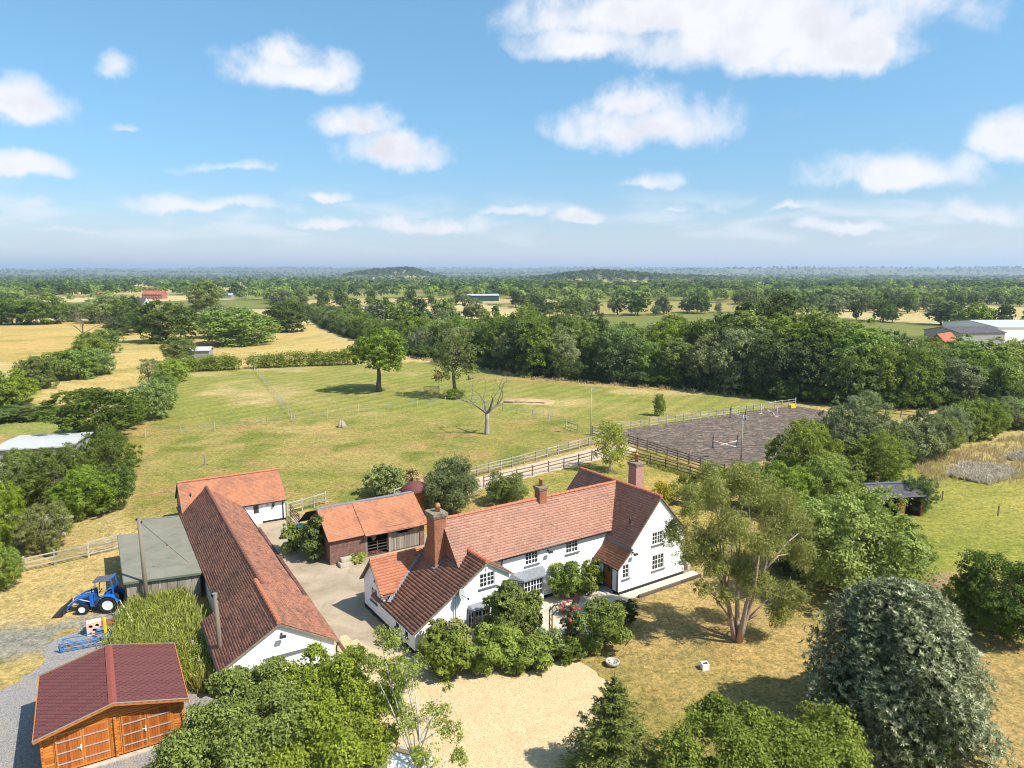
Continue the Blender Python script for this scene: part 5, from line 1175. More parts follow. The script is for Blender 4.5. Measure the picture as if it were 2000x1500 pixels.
    # low retaining wall beside the gable and edging sleepers
    root=empty('retaining_wall',H.w(6.6,.4),H.a,'low pale stone retaining wall running back from the white gable corner','wall')
    for k in range(7):
        m=MB(); m.box(.55,.85,-.2+k*.75,.53+k*.75,0,.52); m.build('block',M['concrete_obj'],root,bevel=.02)
    root=empty('timber_edging',H.w(0,-1.05),H.a,'dark timber sleeper edging along the lawn below the gable','edging')
    for k in range(3):
        m=MB(); m.box(.9+k*2.1,2.95+k*2.1,-.12,.06,0,.2); m.build('sleeper',M['wood_dark'],root,bevel=.01)
yard_things()
def car():
    p=(-5.0,27.0); root=empty('parked_car',(p[0],p[1],0),R(70),'white parked car half hidden behind the foreground trees','car')
    prof=[(-2.05,.35),(-2.1,.62),(-1.95,.92),(-1.25,1.02),(-.65,1.45),(.95,1.47),(1.75,1.05),(2.05,.95),(2.1,.4)]
    sec=[(0,.0),(.55,.0)]
    m=MB(); n=len(prof)
    for y,ins in ((-.86,1.),(-.80,1),(.80,1),(.86,1)):
        for x,z in prof:
            k=0 if abs(y)<.83 else .06
            m.v.append((x*(1-k*.3),y*(1-.16*max(0,z-.95)/.5),z-(k if z>.5 else 0)))
    for a in range(3):
        for i in range(n-1): m.f.append((a*n+i,a*n+i+1,(a+1)*n+i+1,(a+1)*n+i))
    m.f+= [tuple(range(n)),tuple(reversed(range(3*n,4*n)))]; m.build('body',M['car_white'],root,True)
    g=MB(); g.add([(-1.22,-.66,1.05),(-.70,-.60,1.42),(-.70,.60,1.42),(-1.22,.66,1.05)],[(0,1,2,3)]); g.v=[(x-.02,y,z+.015) for x,y,z in g.v]; g.build('windscreen',M['glass'],root)
    g=MB(); g.add([(1.0,-.60,1.46),(1.68,-.66,1.1),(1.68,.66,1.1),(1.0,.60,1.46)],[(0,1,2,3)]); g.v=[(x+.02,y,z+.015) for x,y,z in g.v]; g.build('rear_window',M['glass'],root)
    for s in (-1,1):
        g=MB(); g.add([(-1.05,s*.845,1.02),(-.6,s*.78,1.36),(.85,s*.78,1.38),(1.45,s*.845,1.05)],[(0,1,2,3)]); g.build('side_window',M['glass'],root)
        for x in (-1.3,1.3): wheel(root,(x,s*.76,.32),.32,.2,.2)
        h=MB(); h.box(-2.08,-1.9,s*.62-.16,s*.62+.16,.68,.84); h.build('headlight',M['steel'],root,bevel=.03)
        h=MB(); h.box(-.85,-.7,s*.98-.1,s*.98+.1,1.0,1.12); h.build('mirror',M['car_white'],root,bevel=.03)
car()
# ================================================================ FENCES
UB={}
def ubox(mat,k):
    if (mat,k) not in UB:
        m=MB(); 
        if k=='rail': m.box(0,1,-.019,.019,-.05,.05)
        elif k=='post': m.box(-.06,.06,-.06,.06,-.2,1)
        elif k=='thin': m.box(-.045,.045,-.045,.045,-.2,1)
        UB[(mat,k)]=m.mesh({'rail':'rail','post':'post','thin':'post'}[k],M[mat])
    return UB[(mat,k)]
def fence(pts,label,mat='rail',rails=(.45,.8,1.15),h=1.25,spacing=1.9,wire=(),post='post',name='post_and_rail_fence',span=1,side=-.07,group=None,seed=1):
    r=random.Random(seed); p0=pts[0]; root=empty(name,(p0[0],p0[1],0),0,label,'fence',group)
    for a,b in zip(pts[:-1],pts[1:]):
        a=Vector((a[0]-p0[0],a[1]-p0[1],0)); b=Vector((b[0]-p0[0],b[1]-p0[1],0)); d=b-a; L=d.length; n=max(1,round(L/spacing)); d.normalize(); az=math.atan2(d.y,d.x); s=Vector((-d.y,d.x,0))
        P=[a+d*L*k/n for k in range(n+1)]
        for k,p in enumerate(P):
            link('post',ubox(mat,post),root,p,(r.uniform(-.02,.02),r.uniform(-.02,.02),az),(1,1,h*r.uniform(.97,1.04)))
        for k in range(0,n,span):
            q0=P[k]; q1=P[min(n,k+span)]; l=(q1-q0).length
            for z in rails:
                link('rail',ubox(mat,'rail'),root,q0+s*side+Vector((0,0,z+r.uniform(-.015,.015))),(0,r.uniform(-.008,.008),az),(l*1.002,1,1))
        for z in wire:
            m=MB(); m.tube([q+Vector((0,0,z)) for q in P],.012,3,False); m.build('wire',M['steel'],root)
    return root
A1v=Vector(A1); dn=ad.normalized()
fence([G(770,978),G(830,955),G(1000,912),G(1150,871),G(1200,862)],'pale three rail fence along the paddock edge above the sandy track','rail',rails=(.4,.75,1.12),seed=2)
fence([G(945,952),G(1040,930),G(1130,907),G(1180,893)],'thin brown two rail fence between the sandy track and back lawn','rail_brown',rails=(.7,1.1),post='thin',spacing=2.2,seed=3)
fence([A1,A2],'long pale weathered fence along the far side of the riding arena','rail',rails=(.3,.7,1.15),h=1.3,spacing=1.75,seed=4)
fence([G(1228,868),tuple(Vector(G(1415,930))),],'dark brown four rail fence along the near side of the riding arena','rail_brown',rails=(.3,.6,.9,1.2),h=1.4,spacing=1.9,seed=5)
fence([A1,tuple(Vector(A1).lerp(Vector(G(1228,868)),.55))],'short pale fence end closing the arena corner by the floodlight','rail',rails=(.3,.7,1.15),h=1.3,seed=6)
fence([G(1215,893),G(1300,915),G(1400,945)],'mossy brown garden fence at the back of the farmhouse lawn','rail_brown',rails=(.3,.65,1.0),h=1.2,spacing=2.,seed=7)
fence([G(285,856),G(420,842),G(522,830),G(575,824)],'low wire stock fence with grey posts across the left paddock','rail',rails=(),wire=(.5,.8,1.1),post='thin',spacing=5.5,name='wire_fence',seed=8)
fence([G(575,824),G(700,805),G(870,789),G(935,787)],'wire stock fence running towards the bare dead tree','rail',rails=(),wire=(.5,.8,1.1),post='thin',spacing=5.0,name='wire_fence',seed=9)
fence([G(497,722),G(535,770),G(575,824)],'wire fence with pale posts dividing the two mown paddocks','rail',rails=(),wire=(.5,.8,1.1),post='thin',spacing=3.6,name='wire_fence',seed=10)
fence([G(955,795),G(1040,815),G(1105,835)],'wire fence ending in a rail beside the arena floodlight','rail',rails=(),wire=(.5,.8,1.1),post='thin',spacing=4,name='wire_fence',seed=11)
fence([G(1105,837),G(1128,845)],'short wooden rail end of the paddock wire fence','rail',rails=(.35,1.05),h=1.2,spacing=1.6,seed=12)
fence([G(48,1117),G(108,1104),G(173,1089)],'grey field fence beyond the tractor under the left trees','rail',rails=(.35,.7,1.05),h=1.2,spacing=2.3,seed=13)
fence([G(0,1075),G(48,1117)],'old leaning field fence beneath the olive trees','wood_grey',rails=(.4,.9),h=1.1,spacing=2.2,seed=14)
fence([G(562,1006),G(590,998),G(636,984)],'short pale paddock fence behind the green tank','rail',rails=(.45,.8,1.12),spacing=1.6,seed=15)
fence([G(1700,808),G(1790,818)],'brown rail fence before the dark trees by the right hedge','rail_brown',rails=(.5,1.0),seed=16)
fence([G(340,1268),G(378,1290),G(392,1330)],'broken grey rail fence beside the weeds and garage','wood_grey',rails=(.5,1.0),h=1.2,spacing=1.7,seed=17)
fence([G(345,683+20),G(360,712)],'short rail beside the small horse shelter','rail',rails=(.5,1.0),seed=18)
fence([G(115,742),G(150,740),G(205,722)],'pale field fence under the left hedge trees','rail',rails=(.5,1.05),spacing=2.5,seed=19)
for (a,b,lab) in ((G(173,1088),G(238,1072),'grey five bar field gate behind the tractor'),(G(828,768),G(858,767),'dark wooden hurdle standing alone in the far paddock'),(G(568,1010),G(585,1032),'old timber gate standing open behind the green tank')):
    L=math.dist(a,b); root=empty('field_gate',(a[0],a[1],0),math.atan2(b[1]-a[1],b[0]-a[0]),lab,'gate'); mm='rail' if 'grey' in lab else 'rail_brown'
    for z in (.25,.5,.75,1.0,1.22): link('bar',ubox(mm,'rail'),root,(0,0,z),None,(L,1,.8))
    for x in (.03,L-.03): link('stile',ubox(mm,'thin'),root,(x,0,.1),None,(1,1,1.2))
    m=MB(); m.beam((0,.03,.2),(L,.03,1.2),.03,.07); m.build('brace',M[mm],root)
for px in ((1840,978),(1949,1008)):
    p=G(*px); root=empty('fence_stake',(p[0],p[1],0),0,'single dark timber stake standing in the rough meadow','stake','stakes in the rough meadow'); link('stake',ubox('rail_brown','thin'),root,None,None,(1,1,1.0))
# floodlight columns
for (b,t,lab) in (((1154,850),(1154,758),'tall grey floodlight column at the paddock corner of the arena'),((1447,900),(1447,810),'pale floodlight column on the near side of the arena'),((1554,772),(1554,712),'thin floodlight column at the far corner of the arena'),((1867,790),(1867,745),'grey floodlight column rising behind the right hedge')):
    p=G(*b); x,z=at(t[0],t[1],p[1]); root=empty('floodlight_column',(p[0],p[1],0),0,lab,'floodlight'); m=MB(); m.tube([(0,0,0),(0,0,z)],[.09,.06],8); m.build('column',M['rail'],root,True)
    m=MB(); m.beam((0,0,z-.1),(.45,0,z-.1),.05,.05); m.build('bracket',M['steel'],root); m=MB(); m.add([(.2,-.2,z-.35),(.6,-.2,z-.45),(.6,.2,z-.45),(.2,.2,z-.35),(.25,-.15,z-.1),(.6,-.15,z-.18),(.6,.15,z-.18),(.25,.15,z-.1)],[(0,3,2,1),(4,5,6,7),(0,1,5,4),(1,2,6,5),(2,3,7,6),(3,0,4,7)]); m.build('lamp_head',M['grey_sheet'],root)
# show jumps
def jump(a,b,mat,poles,lab):
    L=math.dist(a,b); root=empty('show_jump',(a[0],a[1],0),math.atan2(b[1]-a[1],b[0]-a[0]),lab,'jump')
    for x in (0,L):
        m=MB(); m.box(x-.05,x+.05,-.05,.05,0,1.6); m.build('wing_post',M[mat],root); m=MB(); m.box(x-.04,x+.04,-.35,.35,0,.08); m.build('foot',M[mat],root)
    for (z0,z1) in poles:
        n=5
        base=MB(); 
        p=Vector((.02,-.08,z0));q=Vector((L-.02,-.08,z1))
        po=MB().tube([p,q],.045,8).build('pole',M['white_paint'],root,True)
        for k in range(1,n,2):
            MB().tube([p.lerp(q,k/n),p.lerp(q,(k+1)/n)],.048,8).build('stripe',M['pink'] if mat!='pink' else M['dark_steel'],po,True)
jump(G(1392,874),G(1439,874),'dark_steel',((.9,.06),(.06,.9)),'cross pole show jump between dark uprights in the arena')
jump(G(1426,816),G(1456,820),'dark_steel',((.95,.35),),'slanted white pole jump against dark uprights in the arena')
jump(G(1486,808),G(1517,814),'pink',((1.3,.15),),'slanted pole jump between pink uprights near the far fence')
# paddock odds and ends
p=G(1032,785); root=empty('earth_mound',(p[0],p[1],0),R(-12),'low dry earth mound edged with old timbers in the paddock','mound')
V=[];Q=[];nn=14
for j in range(nn+1):
    for i in range(nn+1):
        x=(i/nn-.5)*9; y=(j/nn-.5)*5; V.append((x,y,max(0,.55*(1-(x/4.5)**2)*(1-(y/2.5)**2))+rs.uniform(0,.05)-.02))
for j in range(nn):
    for i in range(nn): a=j*(nn+1)+i; Q.append((a,a+1,a+nn+2,a+nn+1))
link('heap',np_mesh('heap',V,Q,m_plain('dry_earth',(.42,.29,.15),1.,.05,.3,1.5,bump=.5)),root)
for k in range(4):
    m=MB(); m.box(-4+k*1.8,-2.3+k*1.8,-2.1+.1*k,-1.85+.1*k,0,.3); m.build('timber',M['wood_dark'],root,bevel=.02)
p=G(856,739); root=empty('field_roller',(p[0],p[1],0),R(5),'small rusty red field roller in the far paddock','roller'); m=MB(); m.lathe([(.5,-.9),(.52,-.88),(.52,.88),(.5,.9)],(0,0,.52),16,'x'); m.build('drum',M['rust'],root,True); m=MB(); m.beam((-1.,0,.55),(-1.,.9,.6),.08,.1); m.beam((1.,0,.55),(1.,.9,.6),.08,.1); m.beam((-1.,.9,.6),(1.,.9,.6),.08,.1); m.beam((0,.9,.6),(0,2.,.4),.08,.1); m.build('frame',M['dark_steel'],root)
p=G(668,834); root=empty('tree_stump',(p[0],p[1],0),0,'split pale tree stump in the near paddock','stump'); m=MB()
for k in range(5):
    a=k*1.3; m.tube([(math.cos(a)*.45,math.sin(a)*.45,-.1),(math.cos(a)*.28,math.sin(a)*.28,.4),(math.cos(a)*.3,math.sin(a)*.3,.75+.15*(k%3))],[.4,.28,.10],7)
m.build('stump',M['bark_pale'],root,True)
p=G(400,908); root=empty('broken_post',(p[0],p[1],0),0,'broken grey post leaning in the near paddock','post'); m=MB(); m.tube([(0,0,-.1),(.08,0,.5),(.05,0,1.25)],[.14,.11,.07],7); m.build('upright',M['wood_grey'],root); m=MB(); m.tube([(-.5,-.1,.05),(.4,.1,.12)],[.1,.07],6); m.build('fallen_piece',M['wood_grey'],root)
p=G(1547,797); root=empty('grit_box',(p[0],p[1],0),R(20),'small yellow box at the far corner of the arena','box'); m=MB(); m.box(-.5,.5,-.3,.3,0,.5); m.build('bin',M['leaf_straw'] if 0 else M['yellow'],root,bevel=.03); m=MB(); m.box(-.53,.53,-.33,.33,.5,.56); m.build('lid',M['yellow'],root,bevel=.02)
# ================================================================ TREES
for k in range(3): proto('a%d'%k,100+k,14,5.6,6.1,24,13000,.42,'leaf_mid',clump=26,spread=.17,zc=7.4)
proto('o0',104,14,5.8,4.9,20,12000,.42,'leaf_bright',clump=26,spread=.17,zc=8.9,r0=.5)
for k in range(2): proto('b%d'%k,110+k,16,4.4,7.4,26,12500,.42,'leaf_mid',clump=26,spread=.17,lr=(.22,.34),zc=8.2)
for k in range(3): proto('c%d'%k,120+k,8,4.6,4.1,20,12000,.34,'leaf_mid',zc=3.6,stems=3,r0=.12,clump=24,spread=.17)
proto('d0',130,13,7.0,5.9,28,17000,.40,'leaf_dark',clump=30,spread=.15,zc=6.5,lr=(.20,.32))
proto('s0',131,15,5.,6.6,15,3600,.42,'leaf_mid',clump=20,spread=.2,lr=(.2,.32),limbs=14)
for k in range(3): proto('f%d'%k,140+k,13,5.4,5.9,18,3000,.85,'leaf_mid',clump=14,spread=.18,zc=6.4)
proto('g0',150,12,3.6,5.4,16,2600,.75,'leaf_dark',clump=12,spread=.18,zc=6)
proto('fine0',160,8,4.4,4.1,30,32000,.19,'leaf_mid',lr=(.19,.31),zc=3.8,stems=4,r0=.11,clump=30,spread=.13)
proto('fine1',161,8,4.4,4.1,34,30000,.19,'leaf_mid',lr=(.17,.29),zc=3.8,stems=4,r0=.11,clump=30,spread=.13,droop=.05)
def px_tree(key,px,by,ty,wpx,name,label,cat='tree',group=None,mat=None,dY=0.,h=None):
    """stands on the ground at (px,by), its crown top at ty, wpx wide in photo pixels"""
    x,y=G(px,by); y2=y+dY; x=x*y2/y; _,z=at(px,ty,y2); dist=math.sqrt(x*x+y2*y2+(CH)**2); w=wpx/F*y2*1.02
    return place(key,name,label,cat,(x,y2),max(.6,h or z),w,None,group,mat=mat)
MT=[('o0',740,765,640,122,'oak_tree','full crowned tree with bare leaning trunk in the mown paddock','leaf_mid',None),
 ('s0',889,777,622,105,'ash_tree','tall thin crowned ash with dead branches in the mown paddock',None,None),
 ('c1',888,778,758,44,'ivy_bush','low ivy bush around the foot of the paddock ash','leaf_bright',None),
 ('d0',190,858,750,205,'holm_oak','dense dark round tree behind the white roofed shed',None,None),
 ('c0',300,818,742,92,'shrub','olive shrub between the dark round tree and paddock',None,None),
 ('c0',325,668,586,128,'oak_tree','broad dark oak between the straw strip and far field','leaf_dark',None),
 ('c2',470,672,600,165,'willow_clump','wide rounded willow clump at the edge of the straw field','leaf_mid',None),
 ('c1',430,660,592,90,'willow_clump','paler willow bush behind the wide rounded clump','leaf_willow',None),
 ('c1',560,648,584,96,'oak_tree','dark spreading tree at the right end of the willow clump','leaf_dark',None),
 ('b0',402,625,541,62,'poplar_tree','tall poplar rising above the trees on the far left',None,None),
 ('c0',350,708,655,64,'hawthorn','grey green hawthorn beside the small horse shelter',None,None),
 ('c2',338,745,700,72,'shrub','bright bushy shrub at the corner of the left paddock','leaf_bright',None),
 ('c0',318,775,725,60,'shrub','bramble shrub along the left paddock edge',None,None),
 ('s0',293,760,692,48,'dying_tree','half dead tree with pale trunk in the left hedge','leaf_willow',None),
 ('c1',1287,812,766,26,'sapling','single bright green sapling by the arena rail','leaf_bright',None)]
for k,px,by,ty,w,nm,lab,mat,gr in MT: px_tree(k,px,by,ty,w,nm,lab,'tree' if 'tree' in nm or 'oak' in nm or nm=='sapling' else 'shrub',gr,mat)
rt=random.Random(77)
for i,(px,by,ty,w) in enumerate(((85,633,574,95),(25,634,580,85),(210,630,573,100),(255,640,578,75),(140,628,590,60),(-40,634,575,90),(280,648,600,70),(235,655,615,60))):
    px_tree('c%d'%(i%3),px,by,ty,w,'field_tree','dark hedgerow tree behind the left straw field','tree','hedgerow trees behind the left straw field','leaf_dark' if i%2 else None)
for i,(px,by,ty,w) in enumerate(((25,792,722,100),(75,760,692,80),(110,742,684,85),(150,740,680,90),(190,732,678,75),(-30,800,730,110),(175,705,650,70),(205,690,640,70))):
    px_tree('c%d'%(i%3),px,by,ty,w,'hedge_bush','rounded bush in the hedge of the left straw strip','shrub','bushes in the left field hedge')
for i,(px,by,w) in enumerate(((10,822,90),(60,820,80),(95,818,70),(-40,828,90))):
    px_tree('c%d'%(i%3),px,by,by-30,w,'hedge_bush','low clipped bush in the hedge below the left straw strip','shrub','low hedge bushes below the straw strip')
# the tree belt behind the paddock
BELT=[G(585,606),G(640,640),G(720,672),G(800,692),G(930,715),G(1040,734),G(1200,748),G(1400,764),G(1560,784),G(1700,796),G(1850,800),G(2000,800),G(2200,800)]
TOPX=[540,600,700,760,800,850,960,1060,1150,1250,1340,1420,1500,1600,1700,1760,1850,1920,2000,2300]
TOPY=[583,588,600,622,635,610,606,592,606,616,612,604,592,601,606,628,648,640,655,655]
def along(pts,step):
    out=[]; carry=0.
    for a,b in zip(pts[:-1],pts[1:]):
        a=Vector(a);b=Vector(b);L=(b-a).length; t=carry
        while t<L: out.append((a.lerp(b,t/L),(b-a).normalized())); t+=step
        carry=t-L
    return out
def px_of(x,y,z=6.):
    dy=y*math.cos(PIT)-(z-CH)*math.sin(PIT); return 1000+F*x/dy
nb=0
for row,(off,frac,step) in enumerate(((3.2,.80,6.2),(9.5,.98,6.6),(17,1.0,8.5))):
    for (p,d) in along(BELT,step):
        n_=Vector((-d.y,d.x)); n_=n_ if n_.y>0 else -n_
        q=p+n_*(off+rt.uniform(-1.5,1.5))+d*rt.uniform(-1.5,1.5)
        if p.y>230 and row==2: continue
        px=px_of(q.x,q.y); ty=np.interp(px,TOPX,TOPY); _,z=at(px,ty,q.y); z=max(5,z*frac*rt.uniform(.80,1.04)); key=rt.choice(['a0','a1','a2','b0','b1','a2','b1'] if row else ['a0','a2','b0','c0','c1','c2'])
        tone=rt.choice([None,None,'leaf_dark','leaf_willow' if row==0 else None])
        where='along the straw field' if px<800 else 'behind the mown paddock' if px<1160 else 'behind the riding arena' if px<1600 else 'beyond the meadow hedge'
        lab=('tall ' if z>11.5 else 'middling ' if z>8.5 else 'low ')+{'leaf_dark':'dark leaved','leaf_willow':'silvery green',None:'olive green'}[tone]+' tree '+('at the front of' if row==0 else 'deep inside')+' the belt '+where
        place(key,'belt_tree',lab,'tree',(q.x,q.y),z,z*rt.uniform(.62,.85) if key[0]!='c' else z*rt.uniform(.9,1.1),None,'trees of the belt behind the paddock',mat=tone); nb+=1
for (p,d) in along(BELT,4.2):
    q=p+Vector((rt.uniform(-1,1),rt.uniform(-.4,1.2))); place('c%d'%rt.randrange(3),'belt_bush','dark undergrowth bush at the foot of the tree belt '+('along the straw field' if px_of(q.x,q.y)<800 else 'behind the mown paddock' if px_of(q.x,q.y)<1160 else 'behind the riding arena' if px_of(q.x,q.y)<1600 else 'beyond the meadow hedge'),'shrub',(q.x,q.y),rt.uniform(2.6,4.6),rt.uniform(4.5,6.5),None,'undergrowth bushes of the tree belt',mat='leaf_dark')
x,_=at(1510,600,150); place('d0','oak_tree','great dark oak rising above the tree belt','tree',(x,150),19.6,19,0.3)
x,_=at(1460,640,146); place('d0','oak_tree','smaller dark oak beside the great oak above the belt','tree',(x-2,152),14.5,11,1.3)
# right-hand hedge and trees by the arena
HR=[G(1660,945),G(1790,905),G(1880,868),G(2000,835),G(2250,800)]
for (p,d) in along(HR,3.6):
    q=p+Vector((rt.uniform(-.8,.8),rt.uniform(-.3,2.2))); px=px_of(q.x,q.y); ty=np.interp(px,[1650,1750,1850,1900,2000],[850,815,790,775,765]); _,z=at(px,ty,q.y)
    place(rt.choice(['c0','c1','c2','fine0']),'hedge_bush','tall hawthorn bush in the hedge beside the meadow','shrub',(q.x,q.y),max(2.5,z*rt.uniform(.8,1.02)),rt.uniform(5,6.6),None,'hawthorn bushes of the meadow hedge',mat=rt.choice([None,None,'leaf_willow']))
for k,px,by,ty,w,nm,lab,mat in (('fine1',1662,925,757,150,'ash_tree','tall feathery ash between the arena and the meadow hedge','leaf_willow'),
  ('fine0',1568,962,812,150,'field_maple','yellow green bushy tree at the corner of the arena','leaf_bright'),
  ('fine1',1705,950,835,140,'hazel','broad hazel bush left of the meadow hedge',None),('fine0',1480,1000,892,120,'hazel','olive bush behind the eucalyptus by the arena fence',None),
  ('fine0',1610,1000,880,150,'elder','dense elder behind the big hawthorn by the shelter',None),('fine1',1540,1010,900,110,'elder','loose elder between the eucalyptus and arena maple','leaf_bright'),
  ('fine0',1650,1165,940,285,'hawthorn_tree','huge rounded hawthorn tree right of the eucalyptus','leaf_bright'),('fine1',1560,1120,985,150,'hawthorn_tree','lower hawthorn joining the huge rounded tree','leaf_dark'),
  ('fine1',1735,1140,1000,150,'hawthorn_tree','hawthorn at the right flank of the huge rounded tree','leaf_bright'),('fine0',1790,1000,925,80,'bramble','bramble bush behind the field shelter','leaf_dark'),
  ('fine0',1960,1240,1078,215,'hawthorn_tree','dark hawthorn mass beside the brown path on the right','leaf_dark'),('fine1',1895,1220,1100,110,'hawthorn_tree','left shoulder of the dark hawthorn beside the path',None),
  ('fine0',1412,985,905,70,'hazel','pale bush at the end of the garden fence','leaf_bright')):
    px_tree(k,px,by,ty,w,nm,lab,'tree',None,mat)
# trees on the near left, round the white sheds
for i,(k,px,by,ty,w,lab,mat) in enumerate((('fine0',30,1000,880,140,'bushy olive tree in front of the white outbuilding',None),('fine1',110,990,862,140,'loose olive tree between the white sheds',None),
  ('fine1',215,965,828,130,'brownish crowned tree below the dark round tree',None),('fine0',170,1010,905,130,'rounded olive bush above the dry yard',None),('fine0',225,995,900,90,'dark olive bush at the paddock corner','leaf_dark'),
  ('fine1',90,1078,975,110,'yellowing small tree by the grey field fence','leaf_euc'),('fine0',5,1085,930,110,'bright green tree at the end of the field fence','leaf_bright'),('fine0',12,1150,1062,85,'low bright shrub by the dry yard','leaf_bright'),('fine1',105,965,885,120,'pale olive tree in front of the white roofed shed',None),('fine1',45,935,872,70,'thin olive shrub beside the white roofed shed',None),('fine1',255,830,790,70,'thin shrub at the foot of the dark round tree',None))):
    px_tree(k,px,by,ty,w,'olive_tree' if 'tree' in lab else 'shrub',lab,'tree' if 'tree' in lab else 'shrub',None,mat)
# hedges: one clipped row each
def hedge(name,label,pts,h,w,n,size,mat,seed):
    lb=[]; r=random.Random(seed); p0=pts[0]
    for (p,d) in along(pts,w*.55): lb.append((p.x-p0[0],p.y-p0[1]+r.uniform(-.2,.2),h*.5,w*.5*r.uniform(.85,1.1),h*.5*r.uniform(.85,1.12)))
    V,Q,v=crown(seed,lb,n,size,clump=18,spread=.3); root=empty(name,(p0[0],p0[1],0),0,label,'hedge')
    link('foliage',np_mesh('foliage',V,Q,M[mat],v),root); m=MB()
    for l in lb[::2]: m.tube([(l[0],l[1],-.1),(l[0]+.1,l[1],h*.5)],[.08,.04],5)
    m.build('stems',M['bark'],root)
hedge('hedge','long clipped hedge between the mown paddock and straw field',[G(500,719),G(600,715),G(705,711)],3.2,3.2,9000,.4,'leaf_bright',301)
hedge('hedge','clipped hedge left of the paddock gate',[G(335,728),G(400,724),G(468,721)],3.2,3.4,7000,.4,'leaf_bright',302)
hedge('hedge','scrubby bank hedge below the field shelter',[G(1690,1010),G(1720,1060),G(1800,1140)],1.5,2.0,6000,.22,'leaf_mid',303)
# garden shrubs
def bush(name,label,xy,h,w,n,size,mat,seed,k=9,aspect=.6,lean=None,bark='bark',cat='shrub',r0=.05,stems=3,clump=24,spread=.17,lr=(.30,.46),**kw):
    lb=round_lobes(seed,w/2,h*.5,h*.5,k,lr); V,Q,v=crown(seed,lb,n,size,aspect=aspect,clump=clump,spread=spread,**kw)
    root=empty(name,(xy[0],xy[1],0),0,label,cat); link('crown',np_mesh('crown',V,Q,M[mat],v),root); trunk_mb(seed,h*.6,r0,lb,limbs=5,stems=stems,low=.3).build('trunk',M[bark],root,True,recalc=False); return root
hw=H.w2
bush('shrub','rounded bright green shrub against the house right of the bay window',hw(-3.4,1.5),2.7,2.4,9000,.13,'leaf_bright',401)
bush('shrub','low bright shrub between the bay window shrub and porch',hw(-1.9,1.55),1.5,1.9,5000,.13,'leaf_bright',402)
bush('shrub','upright climbing shrub beside the porch door',hw(-.55,2.05),2.1,1.2,4500,.12,'leaf_bright',403)
p=G(1186,1282); bush('choisya','glossy rounded shrub with long leaves on the dry lawn',(p[0],p[1]+1.0),2.9,3.5,9000,.24,'leaf_bright',404,aspect=.32,rand=1.1)
p=G(1225,1225); bush('box_bush','dark clipped shrub behind the glossy rounded shrub',(p[0],p[1]+.4),1.6,1.6,4000,.12,'leaf_dark',405)
p=hw(-10.4,-1.5); bush('magnolia','tall dark glossy tree in front of the gabled wing',p,4.7,2.1,11000,.2,'leaf_bright',406,aspect=.5,cat='tree',k=13,lr=(.22,.34))
p=hw(-8.2,-.9); bush('camellia','dark evergreen shrub beside the garden chair',p,3.0,1.7,7000,.17,'leaf_bright',407)
p=hw(-12.1,-2.9); bush('laurel','large mid green shrub below the gabled wing',p,2.3,3.4,11000,.22,'leaf_bright',408,aspect=.45)
p=hw(-13.9,-1.0); bush('elder_bush','yellow flushed shrub at the corner of the gabled wing',p,2.6,2.8,9000,.2,'leaf_yellow' if 0 else 'leaf_weed',409,k=11); bush('buddleia','green arching shrub around the yellow flushed shrub',hw(-14.4,-1.7),2.3,3.2,9000,.2,'leaf_mid',419,k=11)
p=hw(-10.6,-3.8); bush('laurel','spreading green shrub beside the gravel drive',p,1.7,3.2,9000,.2,'leaf_bright',410,aspect=.45)
p=hw(-8.7,-3.5); bush('rose_bush','pale green rose bush beside the timber arch',p,1.4,2.2,7000,.15,'leaf_willow',411); p=hw(-8.0,-4.4); bush('ground_cover','low clipped green bush at the foot of the timber arch',p,1.2,2.2,6000,.13,'leaf_mid',412)
p=G(1080,1262); rb=bush('climbing_rose','climbing rose with red flowers on the timber arch',(p[0]+1.05,p[1]+.5),2.7,1.1,2600,.11,'leaf_willow',413,lr=(.22,.34))
r=random.Random(6)
for k in range(9):
    a=r.uniform(0,6.28); m=MB(); c=(math.cos(a)*.5,math.sin(a)*.5-.1,r.uniform(.9,2.75)); m.lathe([(.02,-.05),(.09,0),(.11,.05),(.07,.10),(.02,.11)],c,8); m.build('flower',M['flower_red'],rb,True)
bush('ivy','dark ivy and shrub growing beside the brick cart shed',K.w2(-.75,1.6),3.6,1.7,7000,.17,'leaf_dark',414,k=11)
bush('shrub','bright sapling shrub behind the green tank',K.w2(-1.8,4.2),2.6,1.6,4000,.17,'leaf_bright',415)
bush('lilies','clump of strappy yellow green leaves at the cart shed wall',K.w2(2.0,-.35),.55,1.8,1800,.3,'leaf_weed',416,aspect=.15)
p=G(880,1003); bush('willow','silvery willow tree behind the farmhouse ridge',(p[0],p[1]+.5),5.0,5.4,26000,.24,'leaf_willow',417,aspect=.3,cat='tree',k=15,droop=.1)
p=G(990,985); bush('yew','low dark rounded yew on the back lawn',(p[0],p[1]+.6),3.0,4.6,12000,.15,'leaf_mid',418,k=12)
p=G(752,968); bush('bramble','grey green rambling shrub behind the cart shed roof',(p[0],p[1]),2.9,4.8,9000,.2,'leaf_willow',420,k=12); p=G(800,962); bush('plum_bush','purple brown bush behind the summerhouse',(p[0],p[1]+.6),2.4,2.0,3000,.2,'leaf_straw',421)
p=G(1300,985); bush('golden_conifer','bright golden shrub behind the right hand chimney',(p[0],p[1]),2.4,2.5,5000,.16,'leaf_yellow',422); p=G(1345,985); bush('fir','small dark blue green fir behind the golden shrub',(p[0],p[1]),2.9,2.0,5000,.15,'leaf_dark',423)
